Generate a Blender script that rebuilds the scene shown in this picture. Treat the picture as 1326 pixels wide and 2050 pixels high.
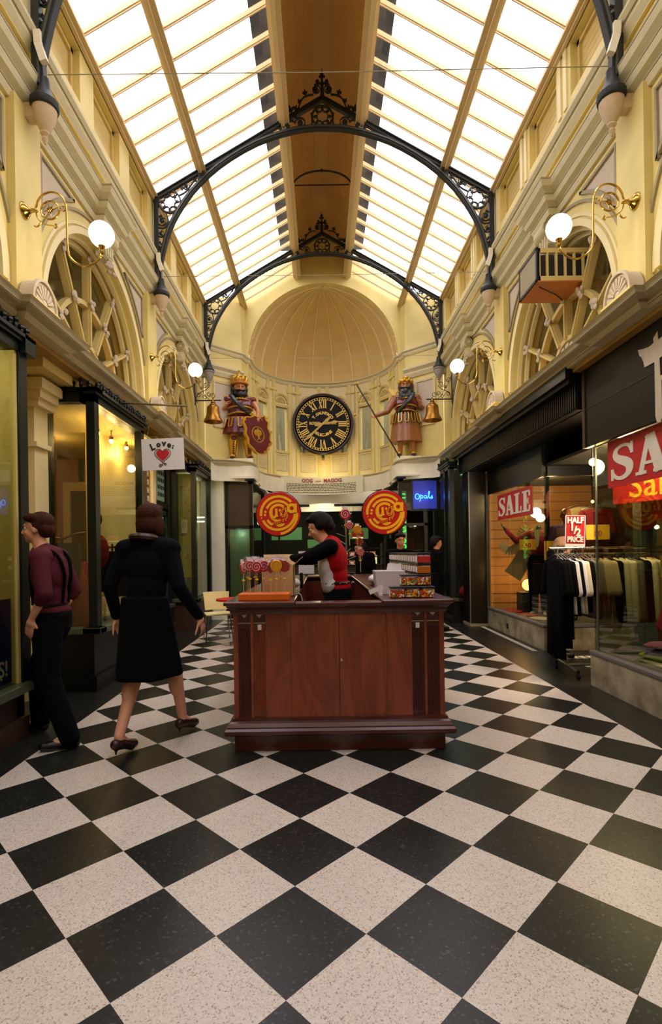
import bpy, math, random
from mathutils import Vector, Matrix
random.seed(11)
PI = math.pi
C = bpy.context.scene.collection
for _o in list(bpy.data.objects): bpy.data.objects.remove(_o)
# ---------------------------------------------------------------- camera, sky, exposure
sc = bpy.context.scene
FPX = 1030.0
CAM = Vector((-0.12, 0.0, 1.45))
cd = bpy.data.cameras.new('camera'); cam = bpy.data.objects.new('camera', cd); C.objects.link(cam)
cam.location = CAM; cam.rotation_euler = (PI/2, 0, 0)
cam.rotation_euler = (Matrix.Rotation(PI/2, 3, 'X') @ Matrix.Rotation(-0.015, 3, 'Z')).to_euler()
cd.sensor_fit = 'VERTICAL'; cd.sensor_height = 24.0; cd.sensor_width = 24.0
cd.lens = 24.0*FPX/2050.0
cd.shift_x = 20/2050.0; cd.shift_y = 80/2050.0
cd.clip_start = 0.05; cd.clip_end = 200
sc.camera = cam
w = bpy.data.worlds.new('sky'); sc.world = w; w.use_nodes = True
wb = w.node_tree.nodes['Background']
SKY = 4.6
wb.inputs[0].default_value = (1.0, 0.96, 0.97, 1); wb.inputs[1].default_value = SKY
vs = sc.view_settings
vs.view_transform = 'Standard'; vs.look = 'None'; vs.gamma = 1; vs.use_curve_mapping = False
vs.exposure = 0.30
sc.cycles.max_bounces = 8; sc.cycles.diffuse_bounces = 5; sc.cycles.glossy_bounces = 3
sc.cycles.transparent_max_bounces = 24; sc.cycles.transmission_bounces = 4
sc.cycles.caustics_reflective = False; sc.cycles.caustics_refractive = False
sc.cycles.sample_clamp_indirect = 6.0
def light(kind, loc, power, color, size=0.1, rot=None, spot=None, portal=False, size_y=None):
    l = bpy.data.lights.new('lamp_or_added_light', kind); l.energy = power; l.color = color  # one name for fixture lamps, added fill lights and portals
    if kind == 'POINT': l.shadow_soft_size = size
    if kind == 'SPOT':
        l.shadow_soft_size = size; l.spot_size = spot or 1.5; l.spot_blend = .6
    if kind == 'AREA':
        l.shape = 'RECTANGLE' if size_y else 'SQUARE'; l.size = size
        if size_y: l.size_y = size_y
        if portal: l.cycles.is_portal = True
    o = bpy.data.objects.new('lamp_or_added_light', l); C.objects.link(o); o.location = loc
    if rot is not None: o.rotation_euler = rot
    return o
ROOF_Y0, ROOF_Y1 = -5.4, 12.2
for s in (-1, 1):   # portals at the two glazed slopes
    light('AREA', (s*1.6, (ROOF_Y0+ROOF_Y1)/2, 8.44-1.6*.577+.12), 1, (1,1,1), 2.3, (0, s*math.atan(.577), 0), None, True, ROOF_Y1-ROOF_Y0)

# ---------------------------------------------------------------- pixel -> place helper (a point seen at px,py at depth Y or on wall X)
def ray(px, py):
    u, v = px-643.0, 1105.0-py
    c, s = math.cos(.015), math.sin(.015)
    return (u*c+v*s)/FPX, (v*c-u*s)/FPX
def at(px, py, Y):
    a, b = ray(px, py); return Vector((CAM.x+a*Y, Y, CAM.z+b*Y))
# ---------------------------------------------------------------- mesh builder
class MB:
    def __init__(s): s.v = []; s.f = []
    def add(s, vs_, fs_):
        n = len(s.v); s.v += [tuple(p) for p in vs_]; s.f += [tuple(i+n for i in f) for f in fs_]; return s
    def box(s, x0, x1, y0, y1, z0, z1):
        x0, x1 = min(x0,x1), max(x0,x1); y0, y1 = min(y0,y1), max(y0,y1); z0, z1 = min(z0,z1), max(z0,z1)
        return s.add([(x0,y0,z0),(x1,y0,z0),(x1,y1,z0),(x0,y1,z0),(x0,y0,z1),(x1,y0,z1),(x1,y1,z1),(x0,y1,z1)],
                     [(0,3,2,1),(4,5,6,7),(0,1,5,4),(1,2,6,5),(2,3,7,6),(3,0,4,7)])
    def beam(s, p0, p1, w, h, up=(0,0,1)):
        p0, p1 = Vector(p0), Vector(p1); d = (p1-p0).normalized(); up = Vector(up)
        x = d.cross(up).normalized()*(w/2); z = x.cross(d).normalized()*(h/2)
        P = []
        for p in (p0, p1): P += [p-x-z, p+x-z, p+x+z, p-x+z]
        return s.add(P, [(0,1,2,3),(7,6,5,4),(0,4,5,1),(1,5,6,2),(2,6,7,3),(3,7,4,0)])
    def quad(s, a, b, c, d): return s.add([a,b,c,d], [(0,1,2,3)])
    def tube(s, pts, r, n=8, closed=False):
        pts = [Vector(p) for p in pts]; m = len(pts); R = r if isinstance(r, (list,tuple)) else [r]*m
        ref = None; V = []
        for i, p in enumerate(pts):
            if closed: t = pts[(i+1)%m]-pts[i-1]
            else: t = pts[min(i+1,m-1)]-pts[max(i-1,0)]
            t.normalize()
            if ref is None:
                ref = Vector((0,0,1)) if abs(t.z) < .9 else Vector((1,0,0))
                ref = (ref - t*ref.dot(t)).normalized()
            else:
                ref = (ref - t*ref.dot(t))
                ref = ref.normalized() if ref.length > 1e-6 else t.orthogonal().normalized()
            b = t.cross(ref)
            for k in range(n):
                a = 2*PI*k/n; V.append(p + (ref*math.cos(a)+b*math.sin(a))*R[i])
        Fc = []
        for i in range(m if closed else m-1):
            j = (i+1) % m
            for k in range(n):
                Fc.append((i*n+k, i*n+(k+1)%n, j*n+(k+1)%n, j*n+k))
        if not closed: Fc += [tuple(range(n))[::-1], tuple((m-1)*n+k for k in range(n))]
        return s.add(V, Fc)
    def cap(s, p0, p1, r0, r1=None, n=12):      # tapered capsule
        r1 = r0 if r1 is None else r1
        p0, p1 = Vector(p0), Vector(p1); d = p1-p0
        if d.length < 1e-6: return s.ell(p0, (r0,)*3, n=n)
        d.normalize(); pts = []; R = []
        for k in range(4):
            a = PI/2*(k/4.0); pts.append(p0-d*(r0*math.cos(a))); R.append(max(r0*math.sin(a), r0*.08))
        pts.append(p0); R.append(r0); pts.append(p1); R.append(r1)
        for k in range(1, 5):
            a = PI/2*(k/4.0); pts.append(p1+d*(r1*math.sin(a))); R.append(max(r1*math.cos(a), r1*.08))
        return s.tube(pts, R, n)
    def chain(s, pts, rs, n=12):
        for i in range(len(pts)-1): s.cap(pts[i], pts[i+1], rs[i], rs[i+1], n)
        return s
    def ell(s, c, r, rot=None, n=14):
        c = Vector(c); m = max(6, n//2+1); V = []; 
        for i in range(1, m):
            a = PI*i/m
            for k in range(n):
                b = 2*PI*k/n
                p = Vector((r[0]*math.sin(a)*math.cos(b), r[1]*math.sin(a)*math.sin(b), r[2]*math.cos(a)))
                if rot is not None: p = rot @ p
                V.append(c+p)
        t = Vector((0,0,r[2])); 
        if rot is not None: t = rot @ t
        V += [c+t, c-t]; T = len(V)-2; B = T+1; F_ = []
        for i in range(m-2):
            for k in range(n): F_.append((i*n+k, (i+1)*n+k, (i+1)*n+(k+1)%n, i*n+(k+1)%n))
        for k in range(n):
            F_.append((T, k, (k+1)%n)); F_.append((B, (m-2)*n+(k+1)%n, (m-2)*n+k))
        return s.add(V, F_)
    def lathe(s, prof, c=(0,0,0), n=20, axis='z', rot=None):
        V = []; c = Vector(c)
        for r, z in prof:
            for k in range(n):
                a = 2*PI*k/n
                p = Vector((r*math.cos(a), r*math.sin(a), z))
                if axis == 'y': p = Vector((p.x, -p.z, p.y))
                if axis == 'x': p = Vector((p.z, p.x, p.y))
                if rot is not None: p = rot @ p
                V.append(c+p)
        F_ = []; m = len(prof)
        for i in range(m-1):
            for k in range(n): F_.append((i*n+k, i*n+(k+1)%n, (i+1)*n+(k+1)%n, (i+1)*n+k))
        F_ += [tuple(range(n))[::-1], tuple((m-1)*n+k for k in range(n))]
        return s.add(V, F_)
    def prism(s, poly, y0, y1):                # polygon in local XZ extruded along y
        n = len(poly)
        V = [(p[0], y0, p[1]) for p in poly]+[(p[0], y1, p[1]) for p in poly]
        F_ = [tuple(range(n)), tuple(range(2*n-1, n-1, -1))]+[(i, i+n, (i+1)%n+n, (i+1)%n) for i in range(n)]
        return s.add(V, F_)
    def flat(s, poly, z0, z1):                 # polygon in XY extruded along z
        n = len(poly)
        V = [(p[0], p[1], z0) for p in poly]+[(p[0], p[1], z1) for p in poly]
        F_ = [tuple(range(n))[::-1], tuple(range(n, 2*n))]+[(i, (i+1)%n, (i+1)%n+n, i+n) for i in range(n)]
        return s.add(V, F_)
    def ribbon(s, pts, w_, y0, y1, closed=False):   # 2D stroke in XZ with depth
        m = len(pts); W_ = w_ if isinstance(w_, (list,tuple)) else [w_]*m
        L = []; R = []
        for i in range(m):
            a = pts[i-1] if (closed or i) else pts[0]; b = pts[(i+1)%m] if (closed or i < m-1) else pts[-1]
            tx, tz = b[0]-a[0], b[1]-a[1]; l = math.hypot(tx, tz) or 1
            nx, nz = -tz/l*W_[i]/2, tx/l*W_[i]/2
            L.append((pts[i][0]+nx, pts[i][1]+nz)); R.append((pts[i][0]-nx, pts[i][1]-nz))
        V = []
        for i in range(m): V += [(L[i][0],y0,L[i][1]),(R[i][0],y0,R[i][1]),(R[i][0],y1,R[i][1]),(L[i][0],y1,L[i][1])]
        F_ = []
        for i in range(m if closed else m-1):
            j = (i+1) % m
            for k in range(4): F_.append((4*i+k, 4*j+k, 4*j+(k+1)%4, 4*i+(k+1)%4))
        if not closed: F_ += [(0,1,2,3), (4*m-1,4*m-2,4*m-3,4*m-4)]
        return s.add(V, F_)
    def sweep(s, path, prof, closed=False):    # profile (out,z) closed polygon along plan path; out = right-hand side of travel
        m = len(path); V = []; n = len(prof)
        for i in range(m):
            p = Vector(path[i]).to_2d() if len(path[i]) > 2 else Vector(path[i])
            def nn(a, b):
                d = Vector(b)-Vector(a); d.normalize(); return Vector((d.y, -d.x))
            n1 = nn(path[i-1], path[i]) if (i or closed) else None
            n2 = nn(path[i], path[(i+1)%m]) if (i < m-1 or closed) else None
            if n1 is None: mt = n2
            elif n2 is None: mt = n1
            else:
                mt = n1+n2
                mt = mt/max(mt.length_squared/2, .3) if mt.length > 1e-5 else n1
            for o_, z in prof: V.append((p.x+mt.x*o_, p.y+mt.y*o_, z))
        F_ = []
        for i in range(m if closed else m-1):
            j = (i+1) % m
            for k in range(n): F_.append((i*n+k, j*n+k, j*n+(k+1)%n, i*n+(k+1)%n))
        if not closed: F_ += [tuple(range(n)), tuple((m-1)*n+k for k in range(n))[::-1]]
        return s.add(V, F_)
    def merge(s, o, M=None):
        vs_ = [M @ Vector(p) for p in o.v] if M is not None else o.v
        return s.add(vs_, o.f)
    def text(s, body, size, M=None, depth=.004, bold=0.0, align='CENTER', space=1.0):
        cu = bpy.data.curves.new('t', 'FONT'); cu.body = body; cu.size = size; cu.extrude = depth/2; cu.offset = bold
        cu.align_x = align; cu.align_y = 'CENTER'; cu.space_character = space; cu.resolution_u = 3
        o = bpy.data.objects.new('t', cu); C.objects.link(o); bpy.context.view_layer.update()
        me = bpy.data.meshes.new_from_object(o)
        vs_ = [Vector((p.co.x, -p.co.z, p.co.y)) for p in me.vertices]
        if M is not None: vs_ = [M @ p for p in vs_]
        fs_ = [tuple(p.vertices) for p in me.polygons]
        bpy.data.objects.remove(o); bpy.data.curves.remove(cu); bpy.data.meshes.remove(me)
        return s.add(vs_, fs_)
def spiral(cx, cz, r, turns=1.3, a0=0, cw=1, n=26, r1=.2):
    return [(cx+r*(1-(1-r1)*i/n)*math.cos(a0+cw*2*PI*turns*i/n), cz+r*(1-(1-r1)*i/n)*math.sin(a0+cw*2*PI*turns*i/n)) for i in range(n+1)]
def circ(cx, cz, r, n=28, a0=0, a1=2*PI):
    full = abs(a1-a0-2*PI) < 1e-6
    return [(cx+r*math.cos(a0+(a1-a0)*i/n), cz+r*math.sin(a0+(a1-a0)*i/n)) for i in range(n if full else n+1)]
def obj(name, mb, mat, parent=None, smooth=False, bevel=0, loc=None, rot=None):
    me = bpy.data.meshes.new(name); me.from_pydata(mb.v, [], mb.f); me.validate(); me.update()
    if isinstance(mat, str): mat = M[mat]
    me.materials.append(mat)
    if smooth:
        for p in me.polygons: p.use_smooth = True
        if smooth != 'all': me.set_sharp_from_angle(angle=.7)
    o = bpy.data.objects.new(name, me); C.objects.link(o)
    if bevel:
        b = o.modifiers.new('bevel', 'BEVEL'); b.width = bevel; b.segments = 2; b.limit_method = 'ANGLE'
    if parent: o.parent = parent
    if loc: o.location = loc
    if rot: o.rotation_euler = rot
    return o
def baked(name, mb, mat, parent=None, voxel=.01, it=6, fac=.5):     # fuse overlapping solids into one smooth skin
    o = obj('t', mb, mat); r = o.modifiers.new('r', 'REMESH'); r.mode = 'VOXEL'; r.voxel_size = voxel
    if it:
        sm = o.modifiers.new('s', 'SMOOTH'); sm.iterations = it; sm.factor = fac
    bpy.context.view_layer.update(); dg = bpy.context.evaluated_depsgraph_get()
    me = bpy.data.meshes.new_from_object(o.evaluated_get(dg)); me.name = name
    bpy.data.objects.remove(o)
    for p in me.polygons: p.use_smooth = True
    if not me.materials: me.materials.append(M[mat])
    o = bpy.data.objects.new(name, me); C.objects.link(o)
    if parent: o.parent = parent
    return o
def thing(name, label, cat, loc=(0,0,0), rotz=0, group=None):
    o = bpy.data.objects.new(name, None); C.objects.link(o); o.empty_display_size = .05
    o.location = loc; o.rotation_euler = (0,0,rotz); o['label'] = label; o['category'] = cat
    if group: o['group'] = group
    return o
def tag(o, label, cat, group=None, kind=None):
    o['label'] = label; o['category'] = cat
    if group: o['group'] = group
    if kind: o['kind'] = kind
    return o
def struct(name, mb, mat, parent=None, **k):
    o = obj(name, mb, mat, parent, **k)
    if parent is None: o['kind'] = 'structure'
    return o
KIDS = {}
def dup(root, loc=None, rotz=None, label=None, group=None):
    def cp(o, par):
        c = o.copy(); C.objects.link(c); c.parent = par
        for ch in [q for q in bpy.data.objects if q.parent == o and q not in done]:
            done.add(ch); cp(ch, c)
        return c
    done = set(); kids = list(root.children)
    r = root.copy(); C.objects.link(r)
    for ch in kids:
        c = ch.copy(); C.objects.link(c); c.parent = r
        for g in list(ch.children):
            d = g.copy(); C.objects.link(d); d.parent = c
    if loc is not None: r.location = loc
    if rotz is not None: r.rotation_euler = (0,0,rotz)
    if label: r['label'] = label
    if group: r['group'] = group
    return r
# ---------------------------------------------------------------- materials
def lin(c):
    return tuple(((x/255.0)/12.92 if x/255.0 <= .04045 else (((x/255.0)+.055)/1.055)**2.4) for x in c)
M = {}
def mat(name, rgb, rough=.6, metal=0, spec=.5, emit=None, es=0, bump=0, bscale=40, var=0, vscale=8, coat=0, stretch=None, ramp2=None):
    m = bpy.data.materials.new(name); m.use_nodes = True; nt = m.node_tree; b = nt.nodes['Principled BSDF']
    col = lin(rgb); b.inputs['Base Color'].default_value = (*col, 1); b.inputs['Roughness'].default_value = rough
    b.inputs['Metallic'].default_value = metal; b.inputs['Specular IOR Level'].default_value = spec
    if coat: b.inputs['Coat Weight'].default_value = coat; b.inputs['Coat Roughness'].default_value = .08
    if emit: b.inputs['Emission Color'].default_value = (*lin(emit), 1); b.inputs['Emission Strength'].default_value = es
    if bump or var:
        tc = nt.nodes.new('ShaderNodeTexCoord'); mp = nt.nodes.new('ShaderNodeMapping')
        nt.links.new(tc.outputs['Object'], mp.inputs[0])
        if stretch: mp.inputs['Scale'].default_value = stretch
    if var:
        n = nt.nodes.new('ShaderNodeTexNoise'); n.inputs['Scale'].default_value = vscale; n.inputs['Detail'].default_value = 6
        nt.links.new(mp.outputs[0], n.inputs['Vector'])
        r = nt.nodes.new('ShaderNodeValToRGB'); c2 = lin(ramp2) if ramp2 else tuple(x*(1-var) for x in col)
        r.color_ramp.elements[0].position = .35; r.color_ramp.elements[0].color = (*c2, 1)
        r.color_ramp.elements[1].position = .65; r.color_ramp.elements[1].color = (*col, 1)
        nt.links.new(n.outputs['Fac'], r.inputs[0]); nt.links.new(r.outputs[0], b.inputs['Base Color'])
    if bump:
        n2 = nt.nodes.new('ShaderNodeTexNoise'); n2.inputs['Scale'].default_value = bscale
        nt.links.new(mp.outputs[0], n2.inputs['Vector'])
        bp = nt.nodes.new('ShaderNodeBump'); bp.inputs['Strength'].default_value = bump; bp.inputs['Distance'].default_value = .01
        nt.links.new(n2.outputs['Fac'], bp.inputs['Height']); nt.links.new(bp.outputs[0], b.inputs['Normal'])
    M[name] = m; return m
def glass(name, tint=(255,255,255), base=.05, rough=0.0, power=4.0):
    m = bpy.data.materials.new(name); m.use_nodes = True; nt = m.node_tree; nt.nodes.clear()
    out = nt.nodes.new('ShaderNodeOutputMaterial'); mix = nt.nodes.new('ShaderNodeMixShader')
    tr = nt.nodes.new('ShaderNodeBsdfTransparent'); gl = nt.nodes.new('ShaderNodeBsdfGlossy')
    tr.inputs[0].default_value = (*lin(tint), 1); gl.inputs['Roughness'].default_value = rough
    lw = nt.nodes.new('ShaderNodeLayerWeight'); lw.inputs[0].default_value = .5
    p = nt.nodes.new('ShaderNodeMath'); p.operation = 'POWER'; p.inputs[1].default_value = power
    q = nt.nodes.new('ShaderNodeMath'); q.operation = 'MULTIPLY_ADD'; q.inputs[1].default_value = .45; q.inputs[2].default_value = base
    nt.links.new(lw.outputs['Facing'], p.inputs[0]); nt.links.new(p.outputs[0], q.inputs[0])
    nt.links.new(q.outputs[0], mix.inputs[0]); nt.links.new(tr.outputs[0], mix.inputs[1]); nt.links.new(gl.outputs[0], mix.inputs[2])
    nt.links.new(mix.outputs[0], out.inputs[0]); M[name] = m; return m
mat('cream', (228,209,133), .55, var=.10, vscale=3, bump=.15, bscale=30)
mat('cream_light', (234,220,166), .5, var=.06, vscale=4)
mat('stone_pink', (205,190,168), .7, var=.08, vscale=20)
mat('moulding', (214,204,162), .55, var=.08, vscale=12)
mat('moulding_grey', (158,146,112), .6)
mat('timber_cream', (214,190,120), .45, var=.1, vscale=5)
mat('dome_cream', (226,196,128), .6, var=.08, vscale=3)
mat('iron', (30,34,32), .5, spec=.35)
mat('iron_edge', (70,72,66), .35)
mat('black_green', (12,22,17), .4, spec=.3)
mat('black_paint', (9,8,7), .4, spec=.3)
mat('sign_black', (15,13,10), .45, spec=.25)
mat('brass', (196,160,80), .18, metal=1)
mat('bell_bronze', (168,120,50), .35, metal=1, var=.3, vscale=6)
mat('gold', (222,176,58), .3, metal=.7)
mat('gold_paint', (240,206,104), .45)
mat('globe_white', (245,242,225), .3, emit=(255,244,205), es=2.2)
mat('corbel_stone', (205,180,145), .6, var=.1, vscale=14)
mat('corbel_grey', (150,146,138), .6)
mat('white_plaster', (238,232,210), .6, var=.08, vscale=5)
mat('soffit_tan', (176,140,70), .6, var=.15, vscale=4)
mat('skybar', (214,190,140), .5)
mat('room_olive', (150,138,92), .7)
mat('dark_roof', (40,38,34), .7)
glass('sky_glass', (240,240,250), .03)
glass('shop_glass', (225,228,215), .07)
glass('fan_glass', (200,198,180), .10)
glass('clear_plastic', (250,250,253), .025, .12, 6.0)
# ribbed ceiling boards
m = mat('board_ceiling', (212,172,110), .55); nt = m.node_tree; b = nt.nodes['Principled BSDF']
tc = nt.nodes.new('ShaderNodeTexCoord'); wv = nt.nodes.new('ShaderNodeTexWave'); wv.bands_direction = 'Y'; wv.wave_profile = 'SAW'
wv.inputs['Scale'].default_value = 3.2; nt.links.new(tc.outputs['Object'], wv.inputs['Vector'])
bp = nt.nodes.new('ShaderNodeBump'); bp.inputs['Strength'].default_value = .5; bp.inputs['Distance'].default_value = .02
nt.links.new(wv.outputs['Fac'], bp.inputs['Height']); nt.links.new(bp.outputs[0], b.inputs['Normal'])
# floor: diagonal terrazzo chequer with a black border
m = bpy.data.materials.new('terrazzo'); m.use_nodes = True; nt = m.node_tree; b = nt.nodes['Principled BSDF']; M['terrazzo'] = m
N = nt.nodes.new; Lk = nt.links.new
def mth(op, a, b_=None, c=None):
    n = N('ShaderNodeMath'); n.operation = op
    for i, x in enumerate((a, b_, c)):
        if x is None: continue
        if isinstance(x, (int, float)): n.inputs[i].default_value = x
        else: Lk(x, n.inputs[i])
    return n.outputs[0]
tc = N('ShaderNodeTexCoord'); sp = N('ShaderNodeSeparateXYZ'); Lk(tc.outputs['Object'], sp.inputs[0])
X0, Y0, D = .03, 1.95, .57
gx = mth('DIVIDE', mth('SUBTRACT', sp.outputs[0], X0), D); gy = mth('DIVIDE', mth('SUBTRACT', sp.outputs[1], Y0), D)
A_ = mth('ADD', gx, gy); B_ = mth('SUBTRACT', gx, gy)
cb = N('ShaderNodeCombineXYZ'); Lk(A_, cb.inputs[0]); Lk(B_, cb.inputs[1]); cb.inputs[2].default_value = .5
ck = N('ShaderNodeTexChecker'); ck.inputs['Scale'].default_value = 1; Lk(cb.outputs[0], ck.inputs['Vector'])
ck.inputs['Color1'].default_value = (1,1,1,1); ck.inputs['Color2'].default_value = (0,0,0,1)
inside = mth('LESS_THAN', mth('ABSOLUTE', gx), 4.0)
white = mth('MULTIPLY', ck.outputs['Fac'], inside)
# thin dark brass/grout line
def vor(scale, thr, out='Distance'):
    v = N('ShaderNodeTexVoronoi'); v.inputs['Scale'].default_value = scale; Lk(tc.outputs['Object'], v.inputs['Vector']); return v
v1 = vor(190, 0); v2 = vor(110, 0)
r1 = N('ShaderNodeSeparateColor'); Lk(v1.outputs['Color'], r1.inputs[0])
r2 = N('ShaderNodeSeparateColor'); Lk(v2.outputs['Color'], r2.inputs[0])
wr = N('ShaderNodeValToRGB'); e = wr.color_ramp.elements
e[0].position = 0; e[0].color = (*lin((160,140,124)), 1); e[1].position = .18; e[1].color = (*lin((214,200,184)), 1)
e2 = e.new(.45); e2.color = (*lin((224,214,200)), 1); e3 = e.new(1.0); e3.color = (*lin((204,192,178)), 1)
Lk(r1.outputs[0], wr.inputs[0])
kr = N('ShaderNodeValToRGB'); e = kr.color_ramp.elements
e[0].position = .0; e[0].color = (*lin((26,28,25)), 1); e[1].position = 1; e[1].color = (*lin((74,73,68)), 1)
e2 = e.new(.86); e2.color = (*lin((30,31,28)), 1); e3 = e.new(.95); e3.color = (*lin((48,48,44)), 1)
Lk(r2.outputs[0], kr.inputs[0])
mx = N('ShaderNodeMix'); mx.data_type = 'RGBA'; Lk(white, mx.inputs['Factor']); Lk(kr.outputs[0], mx.inputs[6]); Lk(wr.outputs[0], mx.inputs[7])
ns = N('ShaderNodeTexNoise'); ns.inputs['Scale'].default_value = 1.3; Lk(tc.outputs['Object'], ns.inputs['Vector'])
mv = N('ShaderNodeMix'); mv.data_type = 'RGBA'; mv.blend_type = 'MULTIPLY'; mv.inputs['Factor'].default_value = .25
Lk(mx.outputs[2], mv.inputs[6]); Lk(ns.outputs['Fac'], mv.inputs[7])
Lk(mv.outputs[2], b.inputs['Base Color']); b.inputs['Roughness'].default_value = .32; b.inputs['Specular IOR Level'].default_value = .35
# wood
def wood(name, dark, light_, rough=.3, scale=(1.5,1.5,.35), coat=.35):
    m = bpy.data.materials.new(name); m.use_nodes = True; nt = m.node_tree; b = nt.nodes['Principled BSDF']; M[name] = m
    tc = nt.nodes.new('ShaderNodeTexCoord'); mp = nt.nodes.new('ShaderNodeMapping'); mp.inputs['Scale'].default_value = scale
    nt.links.new(tc.outputs['Object'], mp.inputs[0])
    n = nt.nodes.new('ShaderNodeTexNoise'); n.inputs['Scale'].default_value = 3; n.inputs['Detail'].default_value = 3; n.inputs['Distortion'].default_value = 1.2
    nt.links.new(mp.outputs[0], n.inputs['Vector'])
    mp2 = nt.nodes.new('ShaderNodeMapping'); mp2.inputs['Scale'].default_value = (60,60,1.2); nt.links.new(tc.outputs['Object'], mp2.inputs[0])
    n2 = nt.nodes.new('ShaderNodeTexNoise'); n2.inputs['Scale'].default_value = 2; n2.inputs['Detail'].default_value = 4; nt.links.new(mp2.outputs[0], n2.inputs['Vector'])
    ml = nt.nodes.new('ShaderNodeMath'); ml.operation = 'MULTIPLY'; ml.inputs[1].default_value = 9; nt.links.new(n.outputs['Fac'], ml.inputs[0])
    fr = nt.nodes.new('ShaderNodeMath'); fr.operation = 'PINGPONG'; fr.inputs[1].default_value = 1; nt.links.new(ml.outputs[0], fr.inputs[0])
    ad = nt.nodes.new('ShaderNodeMath'); ad.operation = 'MULTIPLY_ADD'; ad.inputs[1].default_value = .45; nt.links.new(fr.outputs[0], ad.inputs[0]); 
    m3 = nt.nodes.new('ShaderNodeMath'); m3.operation = 'MULTIPLY'; m3.inputs[1].default_value = .6; nt.links.new(n2.outputs['Fac'], m3.inputs[0]); nt.links.new(m3.outputs[0], ad.inputs[2])
    r = nt.nodes.new('ShaderNodeValToRGB'); r.color_ramp.elements[0].color = (*lin(dark),1); r.color_ramp.elements[1].color = (*lin(light_),1)
    nt.links.new(ad.outputs[0], r.inputs[0]); nt.links.new(r.outputs[0], b.inputs['Base Color'])
    b.inputs['Roughness'].default_value = rough; b.inputs['Coat Weight'].default_value = coat; b.inputs['Coat Roughness'].default_value = .15
wood('mahogany', (92,32,18), (150,70,38), .35, coat=.15); wood('mahogany_dark', (62,18,14), (82,28,20), .3, coat=.2)
wood('plywood_orange', (176,96,40), (206,126,60), .6, coat=0)
def marble(name, a, c, scale=4):
    m = mat(name, a, .35, var=.4, vscale=scale, ramp2=c); return m
marble('plinth_marble', (176,166,136), (128,116,88), 5)
# ================================================================ THE SETTING
WALL, CLER, PIL, COR = 2.70, 2.60, 2.63, 2.45
T = [4.5, 7.8, 11.1]; PITCH = 3.3
ZC = 3.48         # top of the lower cornice
ZU = 5.30         # underside of the upper cornice
def roofz(x): return 8.44-.577*abs(x)
struct('floor', MB().box(-8, 8, -5.6, 24, -.1, 0), 'terrazzo')
# --- side walls with the big half-round openings
AR = 1.33; AZ = 3.74
def arch_wall(s, yc, wall=WALL):
    m = MB(); th = .32; y0, y1 = yc-PITCH/2, yc+PITCH/2; z0, z1 = ZC-.05, 5.9
    n = 24; arc = [(yc-AR*math.cos(PI*i/n), AZ+AR*math.sin(PI*i/n)) for i in range(n+1)]
    def outer(i):
        a = PI*i/n; cx, cz = -math.cos(a), math.sin(a)
        k = min((PITCH/2)/max(abs(cx), 1e-6), (z1-AZ)/max(cz, 1e-6)); return (yc+cx*k, AZ+cz*k)
    out = [outer(i) for i in range(n+1)]
    ys = [(y0, z1), (y1, z1)]
    for x in (s*wall, s*(wall+th)):
        for i in range(n):
            a, b_, c, d = arc[i], arc[i+1], out[i+1], out[i]
            m.quad((x,a[0],a[1]), (x,b_[0],b_[1]), (x,c[0],c[1]), (x,d[0],d[1]))
            if abs(c[0]-d[0]) > 1e-6 and abs(c[1]-d[1]) > 1e-6:
                cy = y0 if d[0] < yc else y1
                m.add([(x,d[0],d[1]), (x,c[0],c[1]), (x,cy,z1)], [(0,1,2)])
        for ya, yb in ((y0, yc-AR), (yc+AR, y1)):
            m.quad((x,ya,z0), (x,yb,z0), (x,yb,AZ), (x,ya,AZ))
    for i in range(n):
        a, b_ = arc[i], arc[i+1]
        m.quad((s*wall,a[0],a[1]), (s*(wall+th),a[0],a[1]), (s*(wall+th),b_[0],b_[1]), (s*wall,b_[0],b_[1]))
    for y in (yc-AR, yc+AR): m.quad((s*wall,y,z0), (s*(wall+th),y,z0), (s*(wall+th),y,AZ), (s*wall,y,AZ))
    m.box(s*wall, s*(wall+th), yc-AR, yc+AR, z0-.2, ZC)
    return m
BAYS = [2.85, 6.15, 9.45]
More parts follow.
